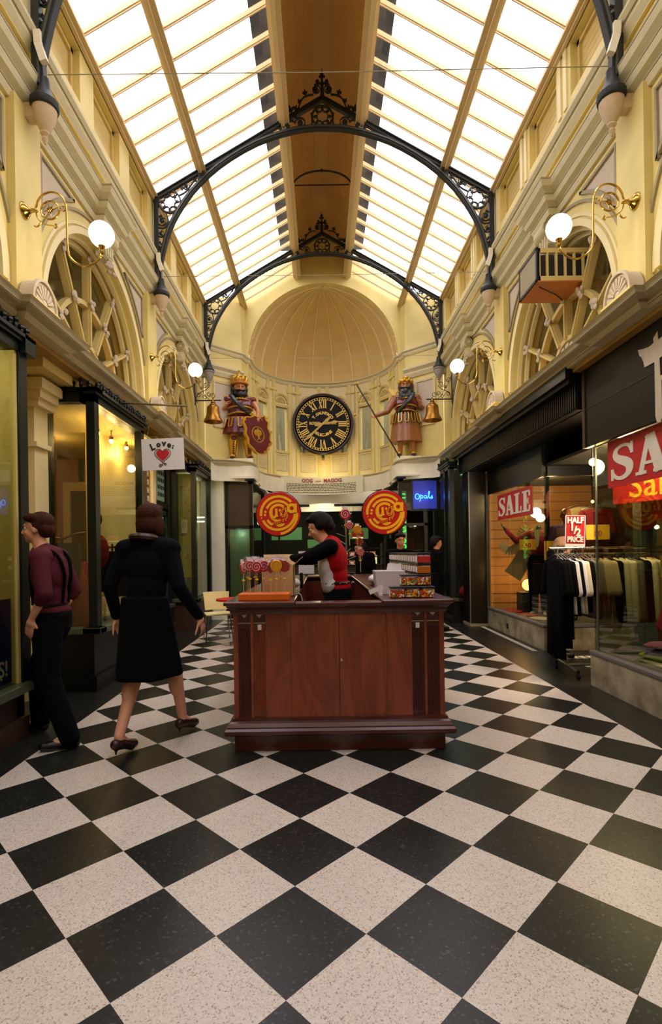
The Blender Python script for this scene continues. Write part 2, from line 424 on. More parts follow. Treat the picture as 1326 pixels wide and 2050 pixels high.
for s, side in ((-1, 'left'), (1, 'right')):
    w_ = MB()
    for yc in BAYS: w_.merge(arch_wall(s, yc))
    w_.box(s*WALL, s*(WALL+.3), -5.5, 1.2, 3.0, 5.9)
    w_.box(s*WALL, s*(WALL+.3), 11.1, 11.75, 3.4, 5.9)
    wall = struct('wall_'+side, w_, 'cream')
    # clerestory with recessed square openings
    c = MB(); za, zb = 6.24, 6.80; yo = []
    for yc in [-.45]+BAYS: yo += [(yc-1.07-.37, yc-1.07+.37), (yc-.37, yc+.37), (yc+1.07-.37, yc+1.07+.37)]
    X = s*CLER; edge = [-5.4]
    c.box(X, X+s*.25, -5.4, 11.6, 5.85, za); c.box(X, X+s*.25, -5.4, 11.6, zb, 6.98)
    last = -5.4
    for a, b_ in yo: c.box(X, X+s*.25, last, a, za, zb); last = b_
    c.box(X, X+s*.25, last, 11.6, za, zb)
    struct('clerestory', c, 'cream', wall)
    c = MB()
    for a, b_ in yo: c.box(X+s*.10, X+s*.2, a-.05, b_+.05, za-.05, zb+.05)
    struct('clerestory_panel', c, 'timber_cream', wall)
    c = MB()
    for a, b_ in yo[3:]:
        for k in range(7):
            z = za+.05+k*.075
            if s > 0: c.beam((X+s*.12, a, z), (X+s*.12, b_, z), .012, .05, (1, 0, .8))
        for (q0, q1, z0, z1) in ((a, a+.05, za, zb), (b_-.05, b_, za, zb), (a, b_, zb-.05, zb), (a, b_, za, za+.04)):
            c.box(X+s*.07, X+s*.13, q0, q1, z0, z1)
    struct('clerestory_frame', c, 'timber_cream', wall)
    c = MB()    # raised strips between openings
    for a, b_ in yo[3:]:
        for q in (a-.10, b_+.10): c.box(X-s*.018, X, q-.035, q+.035, za-.06, zb+.07)
    if s > 0: struct('clerestory_strip', c, 'cream_light', wall)
    # rebated spandrel panels, mouldings round each arch
    pan = MB(); mo = MB(); rv = MB()
    for yc in BAYS:
        for sg in (-1, 1):
            R2 = 1.62; ze = 5.2; a_out = 1.36
            pts = [(a_out, ze)]
            a_in = math.sqrt(max(R2**2-(ze-AZ)**2, .01))
            th0 = math.acos(min(1, a_out/R2)); th1 = math.acos(min(1, a_in/R2))
            arcp = [(R2*math.cos(th0+(th1-th0)*i/12), AZ+R2*math.sin(th0+(th1-th0)*i/12)) for i in range(13)]
            poly = [(a_out, ze)]+arcp
            P2 = [(yc+sg*p[0], p[1]) for p in poly]
            n = len(P2)
            pan.add([(s*(WALL-.008), p[0], p[1]) for p in P2]+[(s*WALL, p[0], p[1]) for p in P2],
                    [tuple(range(n)), tuple(range(n, 2*n))]+[(i, (i+1)%n, (i+1)%n+n, i+n) for i in range(n)])
            for off, wd, dep in ((0, .035, .03), (.06, .015, .02)):
                tmp = MB(); cx = sum(p[0] for p in P2)/n; cz = sum(p[1] for p in P2)/n
                tmp.ribbon(P2, wd, 0, dep, closed=True)
                mo.merge(MB().add([(s*(WALL-v[1]), v[0], v[2]) for v in tmp.v], tmp.f))
                break
        for rr, wd, dep in ((AR+.03, .07, .035), (AR+.10, .03, .02), (1.55, .03, .022)):
            tmp = MB().ribbon([(yc-rr*math.cos(PI*i/40), AZ+rr*math.sin(PI*i/40)) for i in range(41)], wd, 0, dep)
            (rv if rr < 1.5 else mo).merge(MB().add([(s*(WALL-v[1]), v[0], v[2]) for v in tmp.v], tmp.f))
        for k, rr in enumerate((AR-.02, AR-.06)):
            tmp = MB().ribbon([(yc-rr*math.cos(PI*i/40), AZ+rr*math.sin(PI*i/40)) for i in range(41)], .05, 0, .05)
            rv.merge(MB().add([(s*(WALL+.06+.09*k+v[1]), v[0], v[2]) for v in tmp.v], tmp.f))
    struct('spandrel_panel', pan, 'stone_pink', wall)
    struct('arch_line', mo, 'moulding_grey', wall)
    struct('archivolt', rv, 'cream_light', wall)
    # pilasters
    pl = MB()
    for t in [1.2]+T:
        pl.box(s*PIL, s*WALL, t-.2, t+.2, ZC, ZU+.05)
        pl.box(s*(PIL-.02), s*WALL, t-.23, t+.23, ZC, ZC+.14)
    struct('pilaster', pl, 'cream', wall)
    # upper cornice, breaking forward over the keystones
    def path(base, brk, list_, w2, y0=-5.4, y1=11.45):
        P = [(base, y0)]
        for q in list_: P += [(base, q-w2), (base-brk, q-w2), (base-brk, q+w2), (base, q+w2)]
        P.append((base, y1))
        P = [(s*x, y) for x, y in P]
        return P if s < 0 else P[::-1]
    # travelling +Y on the left wall the right-hand side is +X (into the arcade)
    prof = [(-.05,ZU), (.03,ZU), (.05,ZU+.05), (.05,ZU+.09), (.10,ZU+.12), (.12,ZU+.17), (.12,ZU+.2), (.17,ZU+.24), (.19,ZU+.29), (.19,ZU+.32), (-.05,ZU+.36)]
    o = struct('trim_1' if s < 0 else 'trim_2', MB().sweep(path(WALL, .10, BAYS, .19), prof), 'moulding')
    struct('frieze', MB().sweep(path(WALL-.04, .0, [], .19), [(-.05,ZU+.33), (.01,ZU+.33), (.03,ZU+.56), (-.05,ZU+.56)]), 'cream', o)
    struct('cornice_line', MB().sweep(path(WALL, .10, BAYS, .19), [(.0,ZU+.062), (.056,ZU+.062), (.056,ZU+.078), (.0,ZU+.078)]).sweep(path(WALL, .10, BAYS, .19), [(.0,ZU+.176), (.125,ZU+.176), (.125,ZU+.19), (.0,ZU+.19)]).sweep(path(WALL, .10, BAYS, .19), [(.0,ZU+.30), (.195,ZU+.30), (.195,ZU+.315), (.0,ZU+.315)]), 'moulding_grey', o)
    o = struct('trim_3' if s < 0 else 'trim_4', MB().sweep(path(CLER+.02, 0, [], .1), [(-.05,5.86), (.02,5.86), (.06,5.92), (.06,5.95), (.10,6.0), (.10,6.03), (-.05,6.05)]), 'moulding')
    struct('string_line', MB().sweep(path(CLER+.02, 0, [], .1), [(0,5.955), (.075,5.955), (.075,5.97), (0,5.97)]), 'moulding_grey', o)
    # lower cornice, breaking forward at the pilasters
    prof = [(-.3,ZC-.12), (.05,ZC-.12), (.09,ZC-.09), (.09,ZC-.06), (.15,ZC-.05), (.17,ZC-.02), (.19,ZC), (-.3,ZC+.03)]
    B2 = WALL-.11
    o = struct('trim_5' if s < 0 else 'trim_6', MB().sweep(path(B2, .07, [1.2, 4.5, 7.8], .33, -5.4, 10.95), prof), 'moulding')
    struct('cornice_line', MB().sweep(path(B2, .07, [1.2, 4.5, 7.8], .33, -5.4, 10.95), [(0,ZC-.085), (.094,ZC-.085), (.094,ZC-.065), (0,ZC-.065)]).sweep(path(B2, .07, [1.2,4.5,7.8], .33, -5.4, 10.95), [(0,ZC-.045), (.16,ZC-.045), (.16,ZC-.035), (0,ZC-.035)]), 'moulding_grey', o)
    # soffit under the cornice over the shops
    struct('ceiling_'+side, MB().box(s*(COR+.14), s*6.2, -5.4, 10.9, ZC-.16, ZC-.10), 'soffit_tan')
    # rooms behind the half-round windows
    r = MB()
    for yc in BAYS:
        r.quad((s*4.6, yc-1.6, 3.3), (s*4.6, yc+1.6, 3.3), (s*4.6, yc+1.6, 5.9), (s*4.6, yc-1.6, 5.9))
        for q in (-1.62, 1.62): r.quad((s*3.02, yc+q, 3.3), (s*4.6, yc+q, 3.3), (s*4.6, yc+q, 5.9), (s*3.02, yc+q, 5.9))
        r.quad((s*3.02, yc-1.62, 5.6), (s*4.6, yc-1.62, 5.6), (s*4.6, yc+1.62, 5.6), (s*3.02, yc+1.62, 5.6))
    struct('upper_room', r, 'room_olive', wall)
struct('wall_rear', MB().box(-3, 3, -5.6, -5.4, 0, 9), 'cream')
# --- roof: glazing, bars, purlins, ridge ceiling
roof = bpy.data.objects.new('ceiling_glazed', None); C.objects.link(roof); roof['kind'] = 'structure'
bars = MB(); glz = MB(); pur = MB()
nb = int(round((ROOF_Y1-ROOF_Y0)/.3667))
for s in (-1, 1):
    for i in range(nb+1):
        y = 4.5+.18+.3667*(i-28)
        if y < ROOF_Y0 or y > ROOF_Y1-.02: continue
        bars.beam((s*2.6, y, roofz(2.6)-.02), (s*.6, y, roofz(.6)-.02), .032, .055)
        bars.beam((s*2.6, y, roofz(2.6)-.05), (s*.6, y, roofz(.6)-.05), .012, .04)
    glz.quad((s*2.65, ROOF_Y0, roofz(2.65)+.02), (s*2.65, ROOF_Y1, roofz(2.65)+.02), (s*.55, ROOF_Y1, roofz(.55)+.02), (s*.55, ROOF_Y0, roofz(.55)+.02))
    for X, wd, dp in ((2.57, .07, .10), (1.86, .10, .15), (.60, .12, .2)):
        z = roofz(X)-.06
        pur.beam((s*X, ROOF_Y0, z), (s*X, ROOF_Y1, z), wd, dp)
        pur.beam((s*(X-.01), ROOF_Y0, z-dp*.35), (s*(X-.01), ROOF_Y1, z-dp*.35), wd*1.5, .025)
        pur.beam((s*X, ROOF_Y0, z-dp*.55), (s*X, ROOF_Y1, z-dp*.55), wd*.5, .05)
struct('glazing_bar', bars, 'skybar', roof); struct('pane', glz, 'sky_glass', roof); struct('purlin', pur, 'skybar', roof)
v = MB(); n = 14; hw = .56; zb = roofz(.6)-.02
arc = [(hw*math.cos(PI*i/n), zb+.95*math.sin(PI*i/n)) for i in range(n+1)]
for i in range(n): v.quad((arc[i][0],ROOF_Y0,arc[i][1]), (arc[i][0],ROOF_Y1,arc[i][1]), (arc[i+1][0],ROOF_Y1,arc[i+1][1]), (arc[i+1][0],ROOF_Y0,arc[i+1][1]))
struct('ridge_vault', v, 'board_ceiling', roof)
lr = MB(); lr.box(-.62, -.57, ROOF_Y0, ROOF_Y1, zb, 8.75); lr.box(.57, .62, ROOF_Y0, ROOF_Y1, zb, 8.75)
lr.box(-.95, .95, ROOF_Y0, ROOF_Y1, 8.62, 8.66) if False else None
for s in (-1, 1): lr.beam((s*.76, ROOF_Y0, 8.62), (s*.76, ROOF_Y1, 8.62), .42, .04)
lr.box(-.9, .9, ROOF_Y0, ROOF_Y1, 9.15, 9.2)
for s in (-1, 1): lr.box(s*.57, s*.62, ROOF_Y0, ROOF_Y1, 8.6, 9.2)
struct('lantern_roof', lr, 'dark_roof', roof)
# --- end wall: canted sides, arch face, apse with half dome
CY, R = 12.35, 1.78; ZS = 6.05
ew = MB()
cant = [(2.62, 11.3), (1.90, 11.95), (1.84, 12.2)]
for s in (-1, 1):
    for (xa, ya), (xb, yb) in zip(cant[:-1], cant[1:]):
        ew.quad((s*xa,ya,3.3), (s*xb,yb,3.3), (s*xb,yb,roofz(xb)+.1), (s*xa,ya,roofz(xa)+.1))
    ew.quad((s*1.84,12.2,3.3), (s*R,12.2,3.3), (s*R,12.2,ZS), (s*1.84,12.2,ZS))
    ew.quad((s*1.86,12.2,ZS-.1), (s*R,12.2,ZS-.1), (s*R,12.2,roofz(R)+.3), (s*1.86,12.2,roofz(1.86)+.3))
    n = 20
    for i in range(n):
        a, b_ = PI/2*i/n, PI/2*(i+1)/n
        def up(t):
            x = min(1.84, 1.84) if False else R*math.cos(t); return x
        x0, z0 = R*math.cos(a), ZS+R*math.sin(a); x1, z1 = R*math.cos(b_), ZS+R*math.sin(b_)
        ew.quad((s*x0,12.2,z0), (s*x1,12.2,z1), (s*x1,12.2,roofz(x1)+.7), (s*x0,12.2,roofz(x0)+.3 if x0 > .7 else 9.2))
        ew.quad((s*x0,12.2,z0), (s*x1,12.2,z1), (s*x1,12.36,z1), (s*x0,12.36,z0))
    ew.quad((s*R,12.2,3.3), (s*R,12.36,3.3), (s*R,12.36,ZS), (s*R,12.2,ZS))
wall_end = struct('wall_back', ew, 'cream')
AW = [14, 40, 62]; wins = sorted([-a for a in AW]+AW)
aw = MB()
def cyl(th, r, z): return (r*math.sin(th), CY+r*math.cos(th), z)
WZ0, WZ1 = 4.17, 5.32
HW = math.radians(6.6)
cuts = [-PI/2]
for wv_ in wins: cuts += [math.radians(wv_)-HW, math.radians(wv_)+HW]
cuts.append(PI/2)
for i in range(len(cuts)-1):
    a, b_ = cuts[i], cuts[i+1]; isw = i % 2 == 1; k = max(1, int((b_-a)/math.radians(5)))
    for j in range(k):
        p, q = a+(b_-a)*j/k, a+(b_-a)*(j+1)/k
        if not isw: aw.quad(cyl(p,R,3.3), cyl(q,R,3.3), cyl(q,R,ZS), cyl(p,R,ZS))
        else:
            aw.quad(cyl(p,R,3.3), cyl(q,R,3.3), cyl(q,R,WZ0), cyl(p,R,WZ0))
            aw.quad(cyl(p,R,WZ1), cyl(q,R,WZ1), cyl(q,R,ZS), cyl(p,R,ZS))
    if isw:
        for th in (a, b_): aw.quad(cyl(th,R,WZ0), cyl(th,R+.12,WZ0), cyl(th,R+.12,WZ1), cyl(th,R,WZ1))
        for z in (WZ0, WZ1): aw.quad(cyl(a,R,z), cyl(b_,R,z), cyl(b_,R+.12,z), cyl(a,R+.12,z))
struct('wall_apse', aw, 'cream_light', smooth=False)
dm = MB(); na, nz = 24, 12
for i in range(na):
    for j in range(nz):
        t0, t1 = -PI/2+PI*i/na, -PI/2+PI*(i+1)/na; e0, e1 = PI/2*j/nz, PI/2*(j+1)/nz
        f = lambda t, e_: (R*math.cos(e_)*math.sin(t), CY+R*math.cos(e_)*math.cos(t), ZS+R*math.sin(e_))
        dm.quad(f(t0,e0), f(t1,e0), f(t1,e1), f(t0,e1))
dome = struct('ceiling_dome', dm, 'dome_cream', smooth='all')
rb = MB()
for k in range(10):
    t = math.radians(-81+18*k)
    rb.tube([((R-.01)*math.cos(e_)*math.sin(t), CY+(R-.01)*math.cos(e_)*math.cos(t), ZS+(R-.01)*math.sin(e_)) for e_ in [PI/2*j/16*.985 for j in range(17)]], [.035*(1-.6*j/16) for j in range(17)], 6)
struct('dome_rib', rb, 'cream_light', dome, smooth=True)
# spring cornice round the end
pathR = [(-2.62,11.3), (-1.90,11.95), (-1.84,12.2), (-R,12.25)]+[cyl(math.radians(-85+5*i), R, 0)[:2] for i in range(35)]+[(R,12.25), (1.84,12.2), (1.90,11.95), (2.62,11.3)]
o = struct('trim_7', MB().sweep(pathR, [(-.03,ZS-.1), (.02,ZS-.1), (.04,ZS-.06), (.04,ZS-.03), (.08,ZS), (.08,ZS+.03), (-.03,ZS+.05)]), 'moulding')
for s, nm in ((-1, 'trim_8'), (1, 'trim_9')):
    P = [(s*2.62,11.3), (s*1.90,11.95)]
    if s > 0: P = P[::-1]
    struct(nm, MB().sweep(P, [(-.03,5.42), (.03,5.42), (.06,5.5), (.06,5.54), (.11,5.6), (.11,5.64), (-.03,5.68)]), 'moulding')
    # pale panels on the canted walls
    d = (Vector((s*1.90,11.95,0))-Vector((s*2.62,11.3,0))); nrm = Vector((-s*d.y*s, d.x*s, 0))
    nrm = Vector((d.y, -d.x, 0)).normalized()*(-s)
    if nrm.y > 0: nrm = -nrm
    a = Vector((s*2.62,11.3,0))+d*.22+nrm*.012; b_ = Vector((s*2.62,11.3,0))+d*.72+nrm*.012
    pm = MB(); z0, z1 = 4.3, 5.3
    pm.quad(a+Vector((0,0,z0)), b_+Vector((0,0,z0)), b_+Vector((0,0,z1)), a+Vector((0,0,z1)))
    struct('canted_panel', pm, 'stone_pink', wall_end)
    pm = MB()
    for q0, q1, za_, zb_ in ((a,b_,z0,z0), (a,b_,z1,z1), (a,a,z0,z1), (b_,b_,z0,z1)):
        pm.beam(q0+Vector((0,0,za_)), q1+Vector((0,0,zb_)), .05, .05, (0.3,1,0.2))
    struct('panel_frame', pm, 'cream_light', wall_end)
# apse pilaster strips, window heads, lattice panels
st = MB(); hd = MB(); lt = MB()
def local(th, r=R): return Matrix.Translation(Vector(cyl(th, r, 0))) @ Matrix.Rotation(-th, 4, 'Z')
mids = [-75, -51, -27, 0, 27, 51, 75]
for a in mids:
    Mx = local(math.radians(a))
    for q in (-.11, .11): st.merge(MB().box(q-.05, q+.05, -.035, .02, 3.5, ZS-.08), Mx)
    st.merge(MB().box(-.2, .2, -.05, .02, ZS-.32, ZS-.26), Mx)
for a in wins:
    Mx = local(math.radians(a)); hwid = .205
    fr = MB(); fr.box(-hwid-.04, -hwid, -.03, .03, WZ0-.02, WZ1); fr.box(hwid, hwid+.04, -.03, .03, WZ0-.02, WZ1)
    fr.box(-hwid-.06, hwid+.06, -.05, .03, WZ0-.07, WZ0-.01); fr.box(-hwid-.04, hwid+.04, -.045, .03, WZ1, WZ1+.06)
    fr.ribbon([( (hwid+.01)*math.cos(PI*i/14), WZ1+.14+(hwid+.01)*math.sin(PI*i/14)) for i in range(15)], .05, -.05, .02)
    fr.ribbon([( (hwid-.07)*math.cos(PI*i/14), WZ1+.12+(hwid-.07)*math.sin(PI*i/14)) for i in range(15)], .02, -.03, .02)
    for k in range(5):
        an = PI*(k+.5)/5; fr.ribbon([(.03*math.cos(an), WZ1+.12+.03*math.sin(an)), (.12*math.cos(an), WZ1+.12+.12*math.sin(an))], [.012,.035], -.03, .01)
    hd.merge(fr, Mx)
    q = MB(); z0, z1 = 3.66, 4.05
    for k in range(-4, 9):
        for dr in (1, -1):
            x0 = -.16+.05*k
            pts = []
            for tt in (0, 1):
                pts.append((x0+dr*(.2*tt), z0+.2*2*tt*.5+ (0 if dr else 0)))
    for k in range(7):
        for l in range(8):
            cx, cz = -.15+.05*k, z0+.02+.05*l
            q.add([(cx-.022,-.02,cz), (cx,-.02,cz-.022), (cx+.022,-.02,cz), (cx,-.02,cz+.022)], [(0,1,2,3)])
    for (xa, xb, za_, zb_) in ((-.21,.21,z0-.03,z0-.005), (-.21,.21,z1+.0,z1+.03), (-.21,-.18,z0,z1), (.18,.21,z0,z1)): q.box(xa, xb, -.03, .01, za_, zb_)
    lt.merge(q, Mx)
struct('apse_strip', st, 'cream', bpy.data.objects['wall_apse']); struct('window_head', hd, 'timber_cream', bpy.data.objects['wall_apse']); struct('lattice_panel', lt, 'moulding', bpy.data.objects['wall_apse'])
for i, a in enumerate(wins):
    Mx = local(math.radians(a), R+.11)
    o = struct('window_%d' % (i+11), MB().box(-.22, .22, 0, .01, WZ0-.03, WZ1+.03).merge(MB()), 'fan_glass'); o.matrix_world = Mx
struct('wall_upper_back', MB().box(-2.6, 2.6, 15.2, 15.3, 3.4, 6.0), 'corbel_grey')
# ================================================================ IRON ROOF TRUSSES
def sc_(X, Z): return ((X+.12)*.969-.12, 1.45+(Z-1.45)*.969)
RIB = [(-2.62,5.75),(-2.56,6.04),(-2.50,6.285),(-2.445,6.49),(-2.365,6.65),(-2.22,6.88),(-2.07,7.10),(-1.925,7.22),(-1.63,7.515),(-1.365,7.66),(-1.04,7.86),(-.74,7.98),(-.45,8.045),(-.05,8.085)]
RIB = [RIB[k] for k in (0,2,4,6,8,10,12,13)]
RIB = [(min(-abs(p[0]*.969)+.0, -.0), 1.45+(p[1]-1.45)*.969) for p in RIB]
def smooth2(pts, k=4):
    out = []
    for i in range(len(pts)-1):
        p0 = pts[max(i-1,0)]; p1 = pts[i]; p2 = pts[i+1]; p3 = pts[min(i+2,len(pts)-1)]
        for j in range(k):
            t = j/k; out.append(tuple(.5*((2*p1[d])+(-p0[d]+p2[d])*t+(2*p0[d]-5*p1[d]+4*p2[d]-p3[d])*t*t+(-p0[d]+3*p1[d]-3*p2[d]+p3[d])*t**3) for d in range(len(p1))))
    out.append(tuple(pts[-1])); return out
half = smooth2(RIB, 3)
full = half+[(-x, z) for x, z in half[::-1][1:]]
full[0] = (-2.5, 5.55); full[-1] = (2.5, 5.55)
def rz(x): return 8.31-.577*abs(x)
def rosette(m, cx, cz, r):
    m.ribbon(circ(cx, cz, r, 32), r*.13, -.02, .02, closed=True)
    for k in range(8):
        a = 2*PI*k/8+PI/8; x, z = cx+r*.72*math.cos(a), cz+r*.72*math.sin(a)
        m.ribbon(circ(x, z, r*.22, 10, a+PI*.42, a+PI*1.58), r*.07, -.015, .015)
        a2 = a+PI/8; x, z = cx+r*.62*math.cos(a2), cz+r*.62*math.sin(a2)
        m.ribbon([(cx+r*math.cos(a2), cz+r*math.sin(a2)), (x, z)], r*.07, -.012, .012)
        m.ell((x, 0, z), (r*.11, .02, r*.11), n=8)
def scroll(m, cx, cz, r, a0, cw, turns=1.5, eye=.30):
    sp = spiral(cx, cz, r, turns, a0, cw, 26, .35)
    m.ribbon(sp, [.17*r*(1-.5*i/26) for i in range(27)], -.015, .015)
    m.ell((cx, 0, cz), (r*eye, .02, r*eye), n=10)
    for k in range(6):
        a = 2*PI*k/6; m.ell((cx+r*eye*.9*math.cos(a), 0, cz+r*eye*.9*math.sin(a)), (r*.14, .016, r*.14), n=6)
def leaf(m, x, z, ang, l):
    for da, k in ((0, 1), (.75, .72), (-.75, .72)):
        a = ang+da; m.ribbon([(x, z), (x+l*k*.6*math.cos(a), z+l*k*.6*math.sin(a)), (x+l*k*math.cos(a), z+l*k*math.sin(a))], [l*.16, l*.36, l*.12], -.012, .012)
def make_truss():
    t = thing('roof_truss', '', 'roof truss', (0, 7.8, 0), 0, 'iron roof trusses')
    o = obj('arch_rib', MB().ribbon(full, .066, -.035, .035), 'iron', t)
    obj('rib_flange', MB().ribbon([(x, z) for x, z in full], .016, -.05, .05), 'iron_edge', o)
    for s in (-1, 1):
        a, b_ = (s*2.53, rz(2.53)), (0, rz(0))
        m = MB().ribbon([a, b_], .055, -.03, .03); m.ribbon([(a[0], a[1]+.025), (b_[0], b_[1]+.025)], .015, -.05, .05)
        obj('rafter', m, 'iron', t)
        obj('post', MB().box(s*2.50, s*2.57, -.04, .04, 5.55, rz(2.53)+.03), 'iron', t)
        m = MB(); rosette(m, s*2.335, 6.79, .165)
        scroll(m, s*2.45, 6.50, .085, PI/2 if s < 0 else PI/2, -s, 1.4); scroll(m, s*2.475, 6.30, .052, PI/2, s, 1.4); 
        m.ribbon(spiral(s*2.475, 6.14, .045, 1.2, PI/2, -s, 16), .012, -.012, .012); leaf(m, s*2.475, 6.10, -PI/2, .09)
        m.ribbon(smooth2([(s*2.40,6.64),(s*2.36,6.5),(s*2.42,6.40),(s*2.51,6.40)]), .018, -.012, .012)
        scroll(m, s*2.09, 7.03, .06, 0, s, 1.3); scroll(m, s*1.95, 7.125, .045, 0, -s, 1.3); leaf(m, s*2.17, 7.0, PI if s > 0 else 0, .07)
        m.ribbon(smooth2([(s*2.2,6.88),(s*2.1,6.93),(s*2.02,7.02),(s*1.9,7.19)]), .015, -.012, .012); m.ribbon([(s*1.90,7.19),(s*1.86,7.2)],.02,-.012,.012)
        obj('corner_scrollwork', m, 'iron', t)
        # strap plates between rib and rafter
        m = MB().ribbon([(s*1.86, rz(1.86)), (s*1.86, rz(1.86)-.16)], .07, -.03, .03)
        m.ribbon([(s*1.32, rz(1.32)-.03), (s*1.24, rz(1.24)-.03)], .09, -.02, .02); m.ell((s*1.28, 0, rz(1.28)-.045), (.035,.03,.035), n=8)
        obj('strap', m, 'iron', t)
        obj('rib_shoe', MB().lathe([(.12,5.38),(.12,5.41),(.085,5.45),(.055,5.52),(.04,5.62)], (s*2.48,0,0), 16), 'iron', t, smooth=True)
        obj('junction_box', MB().beam((s*2.45,-.05,5.72),(s*2.5,-.05,5.88),.05,.06).beam((s*2.5,-.05,5.88),(s*2.5,-.06,5.98),.06,.05), 'white_plaster', t)
    m = MB(); rosette(m, 0, 8.05, .155)
    for s in (-1, 1):
        scroll(m, s*.33, 7.955, .085, 0 if s > 0 else PI, s, 1.4, .34)
        m.ribbon(smooth2([(s*.17,8.10),(s*.16,7.95),(s*.23,7.87),(s*.34,7.865)]), .02, -.014, .014)
        scroll(m, s*.52, 7.905, .042, PI/2, -s, 1.2, .6); leaf(m, s*.62, 7.88, 0 if s > 0 else PI, .06)
        m.ribbon(smooth2([(s*.42,7.97),(s*.47,7.99),(s*.53,7.95),(s*.6,7.89)]), .014, -.012, .012); leaf(m, s*.41, 8.03, PI/2, .05)
    obj('centre_scrollwork', m, 'iron', t)
    m = MB(); m.ribbon([(0,8.3),(0,8.66)], [.07,.025], -.02, .02)
    for s in (-1, 1):
        scroll(m, s*.098, 8.46, .072, PI/2, s, 1.3, .55)
        m.ribbon(smooth2([(s*.02,8.56),(s*.06,8.545),(s*.12,8.53)]), .016, -.012, .012)
        m.ell((s*.07, 0, 8.585), (.03,.02,.03), n=10); m.ribbon([(0,8.52),(s*.07,8.585)], .014, -.01, .01)
        m.ell((s*.03, 0, 8.655), (.02,.018,.02), n=8)
        m.ribbon(smooth2([(s*.13,8.38),(s*.22,8.37),(s*.3,8.32),(s*.37,8.17)]), .016, -.012, .012)
        leaf(m, s*.25, 8.39, PI/2+(-.3*s), .075); leaf(m, s*.33, 8.27, PI/4 if s > 0 else PI*.75, .06); leaf(m, s*.47, 8.13, PI/2-(.4*s), .1); leaf(m, s*.42, 8.16, PI/2+(.5*s), .07)
    m.ell((0,0,8.70),(.03,.025,.035),n=10); m.ell((0,0,8.62),(.016,.016,.03),n=8); m.ribbon([(0,8.7),(0,8.78)],.008,-.004,.004)
    obj('finial', m, 'iron', t)
    return t
tr = make_truss(); tr['label'] = 'dark iron scrolled roof truss spanning mid-hall, its rosette and finial highest in view'
d1 = dup(tr, (0,4.5,0), label='dark iron roof truss cut off by the top edge, above the big lamps')
d2 = dup(tr, (0,11.1,0), label='dark iron scrolled roof truss directly in front of the half dome')
# urn corbels
lab = {(-1,4.5):'large stone urn corbel above the near brass lamp beside the black-framed shop', (1,4.5):'large stone urn corbel above the near brass lamp beside the clothes shop',
       (-1,7.8):'stone urn corbel under the middle truss on the heart sign side', (1,7.8):'stone urn corbel under the middle truss on the clothes shop side',
       (-1,11.1):'small grey stone corbel above the bell of the crowned statue', (1,11.1):'small grey stone corbel above the bell of the staff-bearing statue'}
pr = None
for k, t in enumerate(T):
    for s in (-1, 1):
        if pr is None or t == 11.1 and s == -1:
            e = thing('corbel', lab[(s,t)], 'corbel', (s*2.48, t, 5.38), 0, 'urn corbels under the trusses')
            mt_ = 'corbel_stone' if t < 11 else 'corbel_grey'
            obj('urn', MB().lathe([(.01,-.33),(.02,-.31),(.028,-.285),(.018,-.265),(.03,-.25),(.04,-.24),(.035,-.225),(.055,-.19),(.085,-.12),(.10,-.05),(.105,0)]), mt_, e, smooth=True)
            obj('collar', MB().lathe([(.105,-.035),(.112,-.03),(.118,-.01),(.118,.0),(.11,.005)]), 'iron' if t < 11 else 'corbel_grey', e, smooth=True)
            obj('back_plate', MB().box(-.02, .20, -.05, .05, -.12, .0) if s > 0 else MB().box(-.20, .02, -.05, .05, -.12, 0), mt_, e)
            pr = e
        else:
            e = dup(pr, (s*2.48, t, 5.38), rotz=0, label=lab[(s,t)])
            if s > 0: e.rotation_euler.z = PI
# tension wires
for t, lb in ((4.5,'thin wire strung across the hall below the uppermost roof panes'), (7.8,'thin wire strung across at the middle truss feet'), (11.1,'thin wire strung across in front of the half dome')):
    tag(obj('tie_wire', MB().tube([(-2.45,t,5.66),(0,t,5.645),(2.45,t,5.66)], .004, 5), 'moulding_grey'), lb, 'wire', 'wires tying the truss feet')
# ridge ventilator stay
e = thing('ridge_stay', 'thin dark arched stay with a straight tie inside the ridge ceiling', 'roof stay', (0, 9.45, 8.16))
obj('bow', MB().ribbon([(.54*math.cos(PI*(.02+.96*i/20)), .29*math.sin(PI*(.02+.96*i/20))) for i in range(21)], .018, -.015, .015), 'iron', e)
obj('tie', MB().box(-.5, .5, -.008, .008, .02, .036).box(-.02,.02,-.02,.02,.275,.31), 'iron', e)
